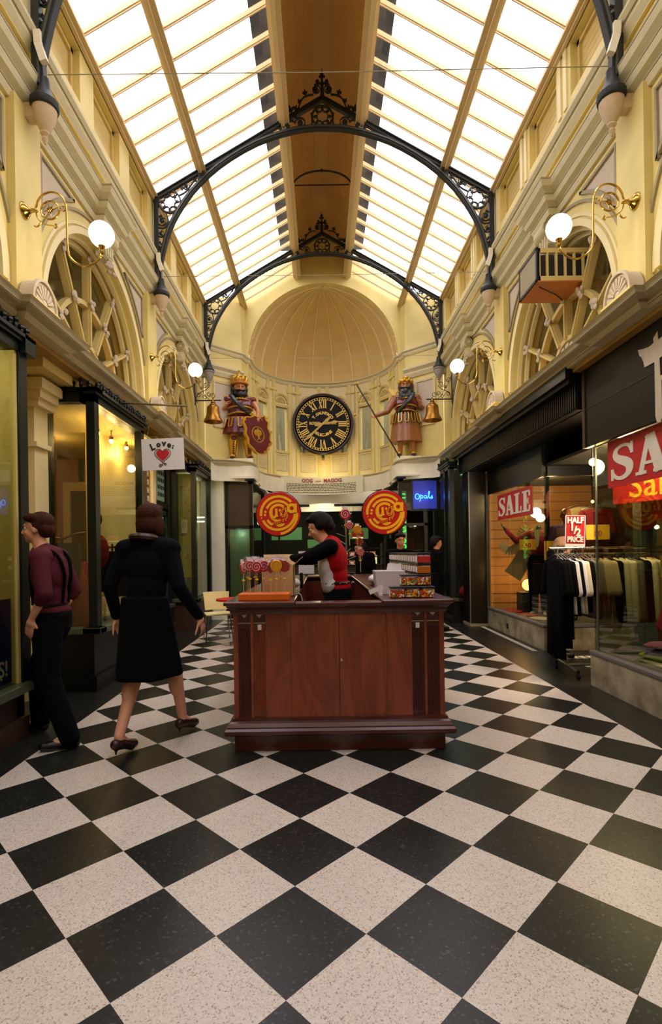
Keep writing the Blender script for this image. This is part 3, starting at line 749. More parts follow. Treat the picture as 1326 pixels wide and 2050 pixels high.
# ================================================================ KEYSTONE CONSOLES, SHELL ORNAMENTS
KL = {(-1,6.15):'scrolled console above the big arch behind the near globe, black-framed shop side', (1,6.15):'scrolled console above the arch with the slatted box',
      (-1,9.45):'scrolled console above the small far arch on the heart sign side', (1,9.45):'scrolled console above the small far arch on the clothes shop side'}
pr = None
for s in (-1, 1):
    for yc in (6.15, 9.45):
        if pr is None:
            pr = e = thing('keystone_console', KL[(s,yc)], 'console', (s*WALL, yc, 5.0), PI/2, 'consoles above the arches')
            # local -Y faces out of the wall (towards the hall) after rotation
            obj('scroll_roll', MB().merge(MB().lathe([(.03,-.13),(.07,-.13),(.085,-.12),(.085,.12),(.07,.13),(.03,.13)], (0,0,0), 18, 'x'), Matrix.Translation((0,-.09,.22))), 'moulding', e, smooth=True)
            m = MB().box(-.1,.1,-.10,.02,-.02,.25); m.merge(MB().lathe([(.01,-.1),(.04,-.1),(.045,.1),(.01,.1)], (0,0,0), 12, 'x'), Matrix.Translation((0,-.06,0)))
            for q in (-.06, 0, .06): m.box(q-.015, q+.015, -.12, -.09, 0, .2)
            obj('body', m, 'moulding', e)
            m = MB()
            for q in (-.135, .135):
                for r_, th_ in ((.07,.012), (.04,.012)): m.tube([(q, -.09+r_*math.cos(2*PI*i/14), .22+r_*math.sin(2*PI*i/14)) for i in range(14)], th_*.6, 5, closed=True)
            obj('volute', m, 'moulding_grey', e)
            m = MB()
            for k in range(9): m.ell((random.uniform(-.07,.07), -.08-random.uniform(0,.05), -.04-k*.016), (.03,.03,.025), n=6)
            obj('leaf_drop', m, 'stone_pink', e)
        else: dup(pr, (s*WALL, yc, 5.0), PI/2 if s < 0 else -PI/2, KL[(s,yc)])
SL = {(-1,4.5):'fan shell ornament on the ledge under the near brass lamp, black-framed shop side', (1,4.5):'fan shell ornament on the ledge beside the arch with the slatted box',
      (-1,7.8):'small fan shell ornament under the farther lamp, heart sign side', (1,7.8):'small fan shell ornament under the farther lamp, clothes shop side'}
pr = None
for s in (-1, 1):
    for t in (4.5, 7.8):
        if pr is None:
            pr = e = thing('shell_ornament', SL[(s,t)], 'ornament', (s*(PIL-.02), t-.02, ZC+.02), PI/2, 'shell ornaments on the ledge')
            obj('block', MB().box(-.2,.2,-.12,0,0,.10).box(-.22,.22,-.14,0,.10,.12), 'cream', e)
            poly = [(.19*math.cos(PI*i/18), .12+.21*math.sin(PI*i/18)) for i in range(19)]
            obj('shell', MB().prism(poly, -.11, 0), 'stone_pink', e)
            m = MB().ribbon(poly, .025, -.13, -.10)
            for k in range(9):
                a = PI*(k+.5)/9; m.ribbon([(.05*math.cos(a), .13+.05*math.sin(a)), (.15*math.cos(a), .12+.17*math.sin(a))], [.012,.035], -.125, -.10)
            m.ell((0,-.11,.14),(.04,.02,.04),n=10)
            obj('shell_rib', m, 'stone_pink', e)
        else: dup(pr, (s*(PIL-.02), t-.02, ZC+.02), PI/2 if s < 0 else -PI/2, SL[(s,t)])
# ================================================================ HALF-ROUND FANLIGHTS (structure windows with parts)
wn = 0
for s in (-1, 1):
    for yc in BAYS:
        wn += 1
        e = bpy.data.objects.new('window_%d' % wn, None); C.objects.link(e); e['kind'] = 'structure'
        e.location = (s*(WALL+.20), yc, AZ-.12); e.rotation_euler = (0,0,PI/2 if s < 0 else -PI/2)
        g = MB().prism([(AR*math.cos(PI*i/30), .12+AR*math.sin(PI*i/30)) for i in range(31)]+[(-AR,-.1),(AR,-.1)], .02, .026)
        obj('pane', g, 'fan_glass', e)
        m = MB()
        for rr, wd in ((.33,.055), (.80,.055)):
            m.ribbon(circ(0, .0, rr, 30, 0, PI), wd, -.05, .03); 
        m.ribbon(circ(0, .12, AR-.015, 36, 0, PI), .05, -.04, .04)
        m.box(-AR, AR, -.05, .04, -.14, -.02)
        obj('ring_bar', m, 'timber_cream', e)
        for k in range(5):
            a = PI*(k+.5)/5 if False else PI*(k+1)/6
            L_ = AR-.02+.10*math.sin(a)
            m = MB().ribbon([(.33*math.cos(a), .33*math.sin(a)), (L_*math.cos(a), L_*math.sin(a))], .048, -.05, .03)
            m.ribbon([(.33*math.cos(a), .33*math.sin(a)), (L_*math.cos(a), L_*math.sin(a))], .03, -.075, -.05)
            o = obj('spoke', m, 'timber_cream', e)
            q = MB()
            rnd = random.Random(k)
            for rr in (.80, L_-.07):
                for j in range(6):
                    x, z = rr*math.cos(a)+rnd.uniform(-.05,.05), rr*math.sin(a)+rnd.uniform(-.06,.06)
                    q.ell((x, -.07-rnd.uniform(0,.03), z), (.03,.02,.032), n=6)
            obj('leaf_boss', q, 'stone_pink', o)
        m = MB().ribbon(circ(0,0,.12,16,0,PI), .05, -.05, .02)
        for k in range(7):
            a = PI*(k+.5)/7; m.ribbon([(.14*math.cos(a), .14*math.sin(a)), (.28*math.cos(a), .28*math.sin(a))], [.02,.06], -.04, .0)
            m.ell((.24*math.cos(a), -.04, .24*math.sin(a)), (.035,.02,.035), n=6)
        obj('hub_tracery', m, 'stone_pink', e)
# slatted box through the arch on the clothes shop side
e = thing('slatted_box', 'slatted timber box with orange underside hung through the arch window', 'box', (2.33, 5.7, 4.42))
bx = lambda *a: MB().box(*a)
m = bx(0,.72,0,.03,0,.05); m.box(0,.72,0,.03,.31,.36); 
for k in range(8): m.box(.0+k*.1, .02+k*.1, 0, .03, .05, .31)
m.box(-.0,.03,0,.03,0,.36)
obj('slatted_front', m, 'timber_cream', e)
obj('side_panel', bx(-.01,.0,.0,.5,.03,.36), 'moulding_grey', e)
obj('bottom_board', bx(0,.72,0,.5,-.012,.0), 'plywood_orange', e)
obj('back_panel', bx(.0,.72,.48,.5,0,.36), 'timber_cream', e)
obj('inner_box', bx(.05,.68,.1,.45,.02,.34), 'dark_roof', e)
obj('edge_frame', bx(-.015,.005,-.005,.03,0,.37).box(-.015,.005,.48,.505,0,.37).box(-.015,.005,0,.5,-.0,.03).box(-.015,.005,0,.5,.34,.37), 'black_paint', e)
obj('cable', MB().tube([(-.01,.1,.02),(.1,.12,-.03),(.3,.25,-.03),(.5,.45,-.02),(.62,.5,-.05)], .006, 6), 'iron', e)
# ================================================================ BRASS GLOBE LAMPS
def make_lamp():
    t = thing('wall_lamp', '', 'wall lamp', (0,0,0), 0, 'brass globe lamps on the pilasters')   # local +x runs out from the wall, local z up
    obj('wall_plate', MB().lathe([(.07,0),(.068,.012),(.05,.03),(.03,.045),(.018,.07),(.016,.1)], (0,0,0), 18, 'x'), 'brass', t, smooth=True)
    cx, R1 = .235, .125
    r_ = [(cx+R1*math.cos(a), 0, .0+.03+R1*math.sin(a)) for a in [PI*1.0-PI*.98*i/24 for i in range(25)]]
    arm = [(.10,0,0.0),(.105,0,.03)]+r_[1:]+[(cx+R1+.005,0,-.02),(cx+R1+.008,0,-.16),(cx+R1+.010,0,-.30),(cx+R1+.03,0,-.40),(cx+R1+.09,0,-.46),(cx+R1+.165,0,-.485),(cx+R1+.24,0,-.46),(cx+R1+.29,0,-.41),(cx+R1+.305,0,-.36)]
    obj('arm', MB().tube([tuple(p) for p in smooth2(arm, 3)], .0085, 8), 'brass', t, smooth=True)
    m = MB().tube([(cx-.01+.078*math.cos(2*PI*i/22), 0, .0+.078*math.sin(2*PI*i/22)) for i in range(22)], .008, 8, closed=True)
    m.tube(smooth2([(.105,0,0),(.11,0,-.05),(.15,0,-.1),(.2,0,-.125),(.26,0,-.135)],3), .006, 6); m.ell((.275,0,-.125),(.012,.01,.012),n=8); m.ell((.27,0,-.15),(.011,.01,.011),n=8); m.ell((.285,0,-.14),(.01,.01,.01),n=8)
    m.tube(smooth2([(.15,0,-.10),(.12,0,-.135),(.10,0,-.14),(.085,0,-.13)],3), [.007]*9+[.003], 6)
    m.tube([(.335+.022*math.cos(PI*1.0-PI*1.5*i/10),0,.01+.022*math.sin(PI*1.0-PI*1.5*i/10)) for i in range(11)], .005, 6)
    m.ell((.103,0,0),(.02,.018,.02),n=10); m.ell((.305,0,.0),(.012,.011,.012),n=8)
    obj('ring', m, 'brass', t, smooth=True)
    m = MB()
    for k in range(8):
        a = 2*PI*k/8+.2; l = .06 if k % 2 == 0 else .045
        m.add([(cx-.01+.012*math.cos(a-.5), -.002, .012*math.sin(a-.5)), (cx-.01+l*math.cos(a), -.002, l*math.sin(a)), (cx-.01+.012*math.cos(a+.5), -.002, .012*math.sin(a+.5)),
               (cx-.01+.02*math.cos(a), -.014, .02*math.sin(a)), (cx-.01+.02*math.cos(a), .012, .02*math.sin(a))], [(0,1,3),(1,2,3),(0,4,1),(1,4,2),(0,3,4),(2,4,3)])
    for k in range(6): m.ell((cx-.01+.014*math.cos(k*PI/3), -.014, .014*math.sin(k*PI/3)), (.007,.006,.007), n=6)
    m.ell((cx-.01,-.016,0),(.007,.006,.007),n=6)
    obj('star', m, 'brass', t)
    gx = cx+R1+.305
    o = obj('globe', MB().ell((gx,0,-.215),(.105,.105,.105),n=24), 'globe_white', t, smooth='all')
    obj('globe_holder', MB().lathe([(.012,-.385),(.02,-.375),(.02,-.355),(.014,-.35),(.03,-.32),(.032,-.31)], (gx,0,0), 14), 'brass', t, smooth=True)
    return t
LL = {(-1,4.42):'large brass wall lamp with white globe near the black-framed shop front', (1,4.42):'large brass wall lamp with white globe in front of the slatted box',
      (-1,7.72):'small-looking brass lamp above the heart sign beside the far arch', (1,7.72):'small-looking brass lamp above the fluted black fascia beside the far arch'}
pr = None
for s, y in ((-1,4.42), (1,4.42), (-1,7.72), (1,7.72)):
    loc = (s*PIL, y, 4.42)
    if pr is None: pr = make_lamp(); pr.location = loc; pr['label'] = LL[(s,y)]
    else: dup(pr, loc, 0 if s < 0 else PI, LL[(s,y)])
    light('POINT', (s*(PIL-.665), y, 4.06), 10, (1,.86,.6), .1)
# ================================================================ BALCONY LEDGE, GROUND-FLOOR END, BANNER
S_ = [(-2.48,10.85),(-2.38,10.98),(-2.0,11.12),(-1.76,11.28),(-1.62,11.5),(-1.575,11.8),(-1.60,12.1),(-1.62,12.4)]
S_ = smooth2(S_, 3)
arcb = [(1.62*math.sin(math.radians(a)), CY+1.62*math.cos(math.radians(a))) for a in range(-84, 85, 6)]
PB = S_+arcb+[(-x, y) for x, y in S_[::-1]]
# travel from left wall to right: right-hand side = towards the camera
e = struct('trim_10', MB().sweep(PB, [(-.25,ZC+.0),(.0,ZC),(-.0,ZC-.02),(-.03,ZC-.04),(-.03,ZC-.07),(-.07,ZC-.1),(-.09,ZC-.13),(-.25,ZC-.13)]), 'moulding', smooth=True)
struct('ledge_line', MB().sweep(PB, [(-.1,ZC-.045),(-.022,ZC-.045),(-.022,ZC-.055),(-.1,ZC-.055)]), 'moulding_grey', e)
lf = MB(); n = len(PB)
wallpts = []
for x, y in PB:
    wallpts.append((x*1.0, y))
back = [(-2.75,11.3)]
m = MB()
# floor of the ledge: fan between the edge and the wall line
for i in range(n-1):
    (xa, ya), (xb, yb) = PB[i], PB[i+1]
    def wl(x, y):
        if y > 12.3: 
            a = math.atan2(x, y-CY); return (1.85*math.sin(a), CY+1.85*math.cos(a))
        sx = -1 if x < 0 else 1
        t = max(0, min(1, (y-10.85)/1.45)); 
        return (sx*(2.75-.9*t), 11.3+1.1*t)
    a2, b2 = wl(xa, ya), wl(xb, yb)
    m.quad((xa,ya,ZC-.005), (xb,yb,ZC-.005), (b2[0],b2[1],ZC-.005), (a2[0],a2[1],ZC-.005))
struct('balcony_floor', m, 'moulding', e)
# curved plaster fascia below the ledge
FB = [(x*.985, y+.12) if y < 12.3 else (x*.97, y) for x, y in PB]
m = MB()
for i in range(len(FB)-1):
    (xa, ya), (xb, yb) = FB[i], FB[i+1]
    za = 3.02 if min(ya, yb) < 12.6 else 3.02
    m.quad((xa,ya,za), (xb,yb,za), (xb,yb,ZC-.08), (xa,ya,ZC-.08))
struct('wall_fascia', m, 'white_plaster')
m = MB(); m.box(-2.75,-1.55,11.2,14.2,3.08,3.12); m.box(1.55,2.75,11.2,14.2,3.08,3.12)
struct('ceiling_porch', m, 'white_plaster')
# cove under the balcony at the centre: lowered beams
m = MB(); m.box(-2.9,2.9,14.1,14.35,2.78,3.1); m.box(-2.9,2.9,15.6,15.8,2.68,3.1)
struct('ceiling_beam', m, 'white_plaster')
struct('ceiling_back', MB().box(-5,5,14.3,22,3.05,3.1), 'moulding')
m = MB()
for x in (-.9, .75): m.box(x-.45, x+.45, 15.55, 15.6, 2.82, 2.9)
struct('vent_slot', m, 'black_paint')
struct('wall_ground_back', MB().box(-5,5,21,21.1,0,3.1), 'dark_roof')
mat('banner_cloth', (228,222,190), .8); mat('print_brown', (96,84,52), .8); mat('print_red', (150,50,36), .8)
e = thing('banner', 'cream cloth banner headed GOG - MAGOG hanging from the balcony ledge', 'banner', (-.07, 13.52, 3.02))
def bow(m):   # bow the banner along the curve
    return m
def bend(mb, k=.10):
    mb.v = [(x, y-.0+k*(-(x*x))*1.0+k*1.2, z-.03*(1-(x/1.05)**2)) for x, y, z in mb.v]; return mb
m = MB()
for i in range(20):
    x0, x1 = -1.08+2.16*i/20, -1.08+2.16*(i+1)/20; m.box(x0, x1, -.004, .004, -.03, .43)
obj('cloth', bend(m), 'banner_cloth', e)
m = MB().text('GOG  —  MAGOG', .13, Matrix.Translation((0,-.012,.345)), .004, .003)
obj('heading', bend(m), 'print_red', e)
m = MB(); rnd = random.Random(3)
for r_ in range(6):
    x = -.93; z = .245-.042*r_ - (.015 if r_ == 5 else 0)
    while x < .9:
        l = rnd.uniform(.03,.085); m.box(x, min(x+l,.94), -.008, -.005, z, z+.018); x += l+.016
obj('small_print', bend(m), 'print_brown', e)
# ================================================================ CLOCK
e = thing('clock', 'large round black clock with gold Roman numerals on the apse wall', 'clock', (-.02, 13.82, 4.87))
RC = .82
mat('clock_black', (12,8,6), .5, spec=.2); mat('clock_rim', (26,14,8), .35, coat=.15)
obj('face', MB().lathe([(RC*.92,0),(RC*.92,.05)], (0,0,0), 64, 'y'), 'clock_black', e)
obj('rim', MB().tube([(RC*.955*math.cos(2*PI*i/64), -.05, RC*.955*math.sin(2*PI*i/64)) for i in range(64)], RC*.05, 10, closed=True).merge(MB().ribbon(circ(0,0,RC*.93,64), RC*.12, -.05, .08, closed=True)), 'clock_rim', e, smooth=True)
m = MB()
m.ribbon(circ(0,0,RC*.865,90), .008, -.062, -.052, closed=True); m.ribbon(circ(0,0,RC*.80,90), .008, -.062, -.052, closed=True)
for k in range(60):
    a = 2*PI*k/60; m.ribbon([(RC*.80*math.cos(a),RC*.80*math.sin(a)),(RC*.865*math.cos(a),RC*.865*math.sin(a))], .02 if k % 5 else .035, -.062, -.052)
obj('minute_ring', m, 'gold_paint', e)
NUM = ['XII','I','II','III','IIII','V','VI','VII','VIII','IX','X','XI']
for k, s_ in enumerate(NUM):
    # built from thick and thin strokes with serifs
    g = MB(); x = 0; H_ = RC*.27; gl = []
    for ch in s_:
        if ch == 'I': gl.append(('I', x)); x += .052
        if ch == 'V': gl.append(('V', x)); x += .115
        if ch == 'X': gl.append(('X', x)); x += .115
    W_ = x
    for ch, xx in gl:
        x0 = xx-W_/2
        if ch == 'I': g.box(x0+.012, x0+.040, -.064, -.052, -H_/2, H_/2); g.box(x0, x0+.052, -.064, -.052, H_/2-.014, H_/2); g.box(x0, x0+.052, -.064, -.052, -H_/2, -H_/2+.014)
        if ch == 'V':
            g.ribbon([(x0+.022, H_/2), (x0+.06, -H_/2)], .03, -.064, -.052); g.ribbon([(x0+.10, H_/2), (x0+.06, -H_/2)], .012, -.064, -.052)
            g.box(x0, x0+.05, -.064, -.052, H_/2-.014, H_/2); g.box(x0+.08, x0+.118, -.064, -.052, H_/2-.014, H_/2)
        if ch == 'X':
            g.ribbon([(x0+.02, H_/2), (x0+.092, -H_/2)], .032, -.064, -.052); g.ribbon([(x0+.098, H_/2), (x0+.016, -H_/2)], .012, -.064, -.052)
            for q in (0, .07):
                g.box(x0+q, x0+q+.045, -.064, -.052, H_/2-.014, H_/2); g.box(x0+q, x0+q+.045, -.064, -.052, -H_/2, -H_/2+.014)
    a = -2*PI*k/12
    obj('numeral', MB().merge(g, Matrix.Rotation(-a, 4, 'Y') @ Matrix.Translation((0,0,RC*.645))), 'gold_paint', e)
def arc_text(body, size, r, a_mid, step, inward=False, y=-.058):
    m = MB(); n = len(body)
    for i, ch in enumerate(body):
        if ch == ' ': continue
        a = a_mid+(i-(n-1)/2)*step*(-1 if not inward else 1)
        Mx = Matrix.Rotation(-(a-PI/2) if not inward else -(a+PI/2), 4, 'Y')
        p = Vector((r*math.cos(a), y, r*math.sin(a)))
        m.merge(MB().text(ch, size, None, .006, .004), Matrix.Translation(p) @ Mx)
    return m
m = arc_text('T.GAUNT&CO', .105, RC*.36, PI/2, .205); m.merge(arc_text('MELBOURNE', .105, RC*.36, -PI/2, .20, True))
m.text('ROYAL ARCADE', .098, Matrix.Translation((0,-.058,.02)), .006, .004)
obj('lettering', m, 'gold_paint', e)
def hand_(l, tail, ang, wide):
    g = MB().ribbon([(0,-tail),(0,-tail*.6),(0,0),(0,l*.55),(0,l*.75),(0,l)], [.05,.09*wide,.045,.05,.10*wide,.012], -.085, -.075)
    return MB().merge(g, Matrix.Rotation(ang, 4, 'Y'))
mat('hand_gold', (190,160,84), .4, metal=.3)
obj('hour_hand', hand_(.42, .22, math.radians(82), 1.0), 'hand_gold', e)
m = hand_(.66, .26, math.radians(228), .9); m.v = [(x, y-.012, z) for x, y, z in m.v]
obj('minute_hand', m, 'hand_gold', e)
obj('hub', MB().lathe([(.03,.07),(.03,.1),(.01,.105)], (0,0,0), 14, 'y'), 'hand_gold', e)
obj('mounting_bracket', MB().box(-.55,-.5,-.02,.3,-.72,-.60).box(.5,.55,-.02,.3,-.72,-.6).box(-.55,.55,.18,.22,.6,.66).box(-.03,.03,0,.33,-.9,-.5), 'clock_rim', e)
# ================================================================ BELLS
def make_bell():
    t = thing('bell', '', 'bell', (0,0,0), 0, 'bronze bells on iron brackets')
    p = [(.02,.30),(.07,.29),(.10,.26),(.105,.2),(.11,.12),(.125,.06),(.155,.0),(.165,-.03),(.155,-.03),(.12,.03),(.09,.1),(.085,.2),(.03,.27)]
    obj('bell_cup', MB().lathe(p, (0,0,0), 28), 'bell_bronze', t, smooth=True)
    obj('crown', MB().lathe([(.025,.29),(.06,.3),(.055,.315),(.03,.325),(.03,.34),(.045,.345),(.03,.36),(.015,.4)], (0,0,0), 14).tube([(0,0,.36),(0,0,.43)], .01, 6), 'bell_bronze', t, smooth=True)
    return t
def make_bracket():   # local +x from wall
    t = thing('bell_bracket', '', 'bracket', (0,0,0), 0, 'scrolled iron brackets holding the bells')
    obj('back_bar', MB().box(0,.012,-.02,.02,-.08,.52), 'iron', t)
    obj('beam', MB().box(0,.5,-.012,.012,0,.02).lathe([(.02,.5),(.014,.52),(.002,.56)], (0,0,.01), 8, 'x'), 'iron', t)
    m = MB(); 
    for cx, cz, r, a0, cw in ((.09,.12,.055,0,1),(.2,.075,.05,PI,-1),(.28,.13,.05,-PI/2,1),(.07,.42,.06,0,-1),(.22,.33,.06,PI,1),(.14,.26,.035,0,1),(.37,.1,.06,PI,-1)):
        m.ribbon(spiral(cx, cz, r, 1.3, a0, cw, 18, .3), .009, -.006, .006)
    m.ribbon(smooth2([(.01,.5),(.05,.42),(.1,.3),(.16,.22),(.2,.12),(.3,.02)]), .009, -.006, .006)
    m.ribbon(smooth2([(.02,.02),(.04,.1),(.12,.18),(.22,.22),(.3,.3)]), .009, -.006, .006)
    obj('scrollwork', m, 'iron', t)
    return t
br = make_bracket(); br.location = (-2.66,10.55,4.58); br['label'] = 'black scrolled iron bracket holding the bell beside the crowned statue'
dup(br, (2.66,10.7,4.58), PI, 'black scrolled iron bracket holding the bell beside the staff-bearing statue')
bl = make_bell(); bl.scale = (1.22,1.22,1.05); bl.location = (-2.29,10.55,4.18); bl['label'] = 'bronze bell hanging beside the raised fist of the crowned statue'
dup(bl, (2.24,10.7,4.18), 0, 'bronze bell hanging beside the raised fist of the staff-bearing statue')

for s in (-1, 1):
    for yc in BAYS[1:]:
        light('POINT', (s*3.9, yc, 5.3), 22, (1,.93,.75), .2)  # added fill light without a fixture, brightens the upper room
        light('POINT', (s*3.25, yc+.55, 3.75), 7, (1,.55,.16), .08)  # added unseen orange light, gives the fanlight bars their glow
light('POINT', (0, 13.55, 3.72), 9, (1,.72,.3), .1)
# ================================================================ SHOPS
mat('shop_ochre', (190,130,58), .7, var=.15, vscale=2); mat('shop_yellow', (206,186,110), .7); mat('shop_green', (190,196,112), .7)
mat('shop_dark', (30,24,18), .8); mat('slatwall', (176,126,72), .6); mat('slat_groove', (92,64,34), .7)
mat('deck_grey', (104,98,94), .6); mat('brown_stone', (58,36,22), .5); mat('sill_green', (70,78,52), .35); mat('door_green', (26,60,44), .35)
mat('poster_blue', (34,50,128), .5, var=.5, vscale=3, stretch=(.3,.3,6)); mat('paper_white', (236,232,232), .7); mat('sign_red', (190,26,28), .55); mat('sign_cream', (232,224,208), .6)
mat('sign_yellow', (232,178,40), .6); mat('ink_black', (24,18,18), .6); mat('heart_red', (200,16,36), .5)
mat('chrome', (190,188,180), .2, metal=1); mat('steel_grey', (120,124,116), .35, metal=.6)
mat('bulb_warm', (255,220,150), .4, emit=(255,190,110), es=14); mat('bulb_soft', (255,220,150), .4, emit=(255,176,90), es=7)
mat('neon_blue', (60,130,255), .4, emit=(50,140,255), es=5); mat('neon_green', (30,200,60), .4, emit=(20,215,60), es=1.2)
mat('panel_blue', (44,50,140), .5, emit=(46,56,170), es=.35); mat('tube_light', (235,255,240), .4, emit=(225,255,235), es=5)
mat('glass_green', (60,92,70), .25, spec=.6); mat('pale_green', (140,168,142), .35)
def crest(m, x0, x1, y0, y1, z):     # row of small leaves along a header
    L_ = math.hypot(x1-x0, y1-y0); n = max(2, int(L_/.075))
    for i in range(n):
        t = (i+.5)/n; x, y = x0+(x1-x0)*t, y0+(y1-y0)*t; h = .10 if i % 3 == 1 else .06
        m.ell((x,y,z+h*.35), (.022,.022,h*.4), n=6); m.ell((x,y,z+h*.8), (.03,.03,.025), n=6)
def bay(name, label, s, xf, xb, y0, y1, zs, zt, near=True, far=False, mat_='black_green', plinth='brown_stone', mid=None):
    """a projecting shop window: front on x = s*xf from y0 to y1, returns to s*xb"""
    t = thing(name, label, 'shop window', (s*xf, y0, 0))
    def L(x): return s*x-s*xf
    def mk(x0,x1,ya,yb,z0,z1): return MB().box(L(x0), L(x1), ya-y0, yb-y0, z0, z1)
    h = mk(xf-.0, xf+.16, y0, y1, zt-.14, zt-.02).merge(mk(xf-.05, xf+.16, y0-.05, y1+.05, zt-.03, zt))
    h.merge(mk(xf-.03, xf+.1, y0-.03, y1+.03, zt-.06, zt-.03))
    if near: h.merge(mk(xf, xb, y0, y0+.1, zt-.14, zt-.02)); h.merge(mk(xf-.05, xb, y0-.05, y0+.1, zt-.03, zt))
    obj('header', h, mat_, t)
    c = MB(); crest(c, L(xf-.02), L(xf-.02), 0, y1-y0, zt)
    if near: crest(c, L(xf), L(xb), -.03, -.03, zt)
    o = obj('cresting', c, mat_, t)
    posts = [(xf, y0), (xf, y1-.11)]
    if near: posts.append((xb-.09, y0))
    if mid: posts += [(xf, q) for q in mid]
    for (x, y) in posts:
        obj('post', mk(x, x+.09, y, y+.11, zs, zt-.1), mat_, t)
    sl = mk(xf-.06, xf+.14, y0-.06, y1+.04, zs-.07, zs)
    if near: sl.merge(mk(xf-.06, xb, y0-.06, y0+.1, zs-.07, zs))
    obj('sill', sl, 'sill_green', t, bevel=.01)
    pl = mk(xf+.06, xb, y0+.05, y1, 0, zs-.07)
    pl.merge(mk(xf+.02, xb, y0+.01, y1, 0, .16))
    obj('plinth', pl, plinth, t)
    obj('front_glass', mk(xf+.04, xf+.046, y0+.1, y1-.1, zs, zt-.14), 'shop_glass', t)
    if near: obj('side_glass', mk(xf+.09, xb-.09, y0+.05, y0+.056, zs, zt-.14), 'shop_glass', t)
    return t
ZT = 3.22
b1 = bay('bay_shopfront', 'black-framed shop window at the left edge with a blue poster behind its glass', -1, 2.5, 3.1, -1.5, 4.2, .45, ZT)
b1y = 4.2
# the near window shows its end at y = 4.2: add the end return there
t = b1
obj('header', MB().box(-.6,0.05,5.6,5.75,ZT-.14,ZT), 'black_green', t); obj('plinth', MB().box(-.6,-.06,5.6,5.7,0,.38), 'brown_stone', t)
b2 = bay('bay_shopfront', 'black-crested bay shop window behind the two walkers, warm ochre room inside', -1, 2.5, 3.08, 5.45, 6.98, .69, ZT, plinth='black_paint')
b3 = bay('bay_shopfront', 'far bay shop window with yellow-green panel and teal cloth, next to the white pillar', -1, 2.5, 2.95, 9.8, 11.2, .6, 3.16)
# end return of window 1 facing the recess, backing and poster
obj('backing_panel', MB().box(-.52,-.50,.1,5.6,.45,ZT-.1).box(-.5,-.02,5.56,5.6,.45,ZT-.14), 'shop_yellow', b1)
light('POINT', (-2.72, 3.3, 2.95), 13, (1,.92,.66), .1)  # added light with no fixture, brightens the yellow backing panel
o = obj('window_poster', MB().box(-.075,-.07,2.2,5.55,.46,1.12), 'poster_blue', b1); o['label'] = 'dark blue window poster with pale lettering'
Mx = Matrix.Translation((-.066,5.5,.58)) @ Matrix.Rotation(PI/2, 4, 'Z')
obj('poster_lettering', MB().text('DELICIOUS!', .17, Mx, .003, .002, 'RIGHT'), 'sign_cream', o)
# recess walls and cream pilaster on the left
struct('wall_recess_left', MB().box(-3.3,-3.18,4.2,5.45,0,3.4).box(-3.3,-3.1,6.98,8.95,0,3.4).box(-4.3,-4.2,8.9,11.3,0,3.4).box(-4.3,-3.1,11.2,11.3,0,3.4).box(-3.35,-2.75,11.2,11.35,0,3.4).box(-6,-3.1,4.1,4.2,0,3.4), 'cream')
pm = MB().box(-3.2,-2.98,5.16,5.42,0,2.95); pm.box(-3.2,-2.90,5.10,5.42,2.95,3.02).box(-3.2,-2.86,5.06,5.42,3.02,3.10).box(-3.2,-2.82,5.02,5.42,3.10,3.2); pm.box(-3.2,-2.94,5.13,5.42,2.55,2.6).box(-3.2,-2.95,5.14,5.42,0,.3)
struct('trim_11', pm, 'cream_light')
# room behind bay 2
r = MB(); r.box(-5.2,-5.1,5.4,9.2,0,3.4); r.box(-5.1,-3.1,8.9,9.0,0,3.4)
struct('wall_shop_left', r, 'shop_ochre')
struct('floor_shop_left', MB().box(-5.1,-2.65,5.55,8.9,.55,.6), 'shop_dark')
struct('ceiling_shop_left', MB().box(-5.1,-2.6,5.5,8.9,3.12,3.16), 'shop_yellow')
e = thing('room_doorway', 'cream door frame at the back of the ochre shop room', 'doorway', (-4.0, 8.8, .6))
obj('frame', MB().box(-.5,-.38,-.05,.05,0,1.95).box(.38,.5,-.05,.05,0,1.95).box(-.5,.5,-.05,.05,1.95,2.1), 'cream_light', e); obj('door_leaf', MB().box(-.38,.38,0,.04,0,1.95), 'brown_stone', e)
bl_ = ['warm bulb nearest the crowned-header corner post in the ochre shop', 'middle warm bulb of three in the ochre shop window', 'warm bulb closest to the heart sign inside the ochre shop']
pr = None
for k, (px, py, Y) in enumerate(((195,868,6.3), (223,883,6.9), (253,897,7.6))):
    p = at(px, py, Y)
    if pr is None:
        e = pr = thing('ceiling_bulb', bl_[0], 'lamp', p, 0, 'bulbs in the ochre shop')
        obj('bulb', MB().ell((0,0,0),(.03,.03,.03),n=12), 'bulb_warm', e, smooth='all'); obj('flex', MB().tube([(0,0,.03),(0,0,3.12-p.z)], .006, 6), 'black_paint', e)
        obj('cap', MB().lathe([(.02,.02),(.03,.05),(.012,.08)], (0,0,0), 10), 'brass', e)
    else:
        e = dup(pr, p, 0, bl_[k])
    light('POINT', p-Vector((0,0,.08)), 14, (1,.62,.28), .05)
p = at(101, 880, 7.2)
e = thing('pendant_lamp', 'small pale pendant lamp hanging behind the glass near the cream pilaster', 'lamp', p)
obj('lamp_shade', MB().lathe([(.02,.06),(.05,.03),(.06,-.01),(.045,-.04),(.01,-.05)], (0,0,0), 16), 'sign_cream', e, smooth=True); obj('flex', MB().tube([(0,0,.06),(0,0,3.12-p.z)], .005, 6), 'black_paint', e)
light('POINT', p-Vector((0,0,.2)), 8, (1,.6,.28), .08)
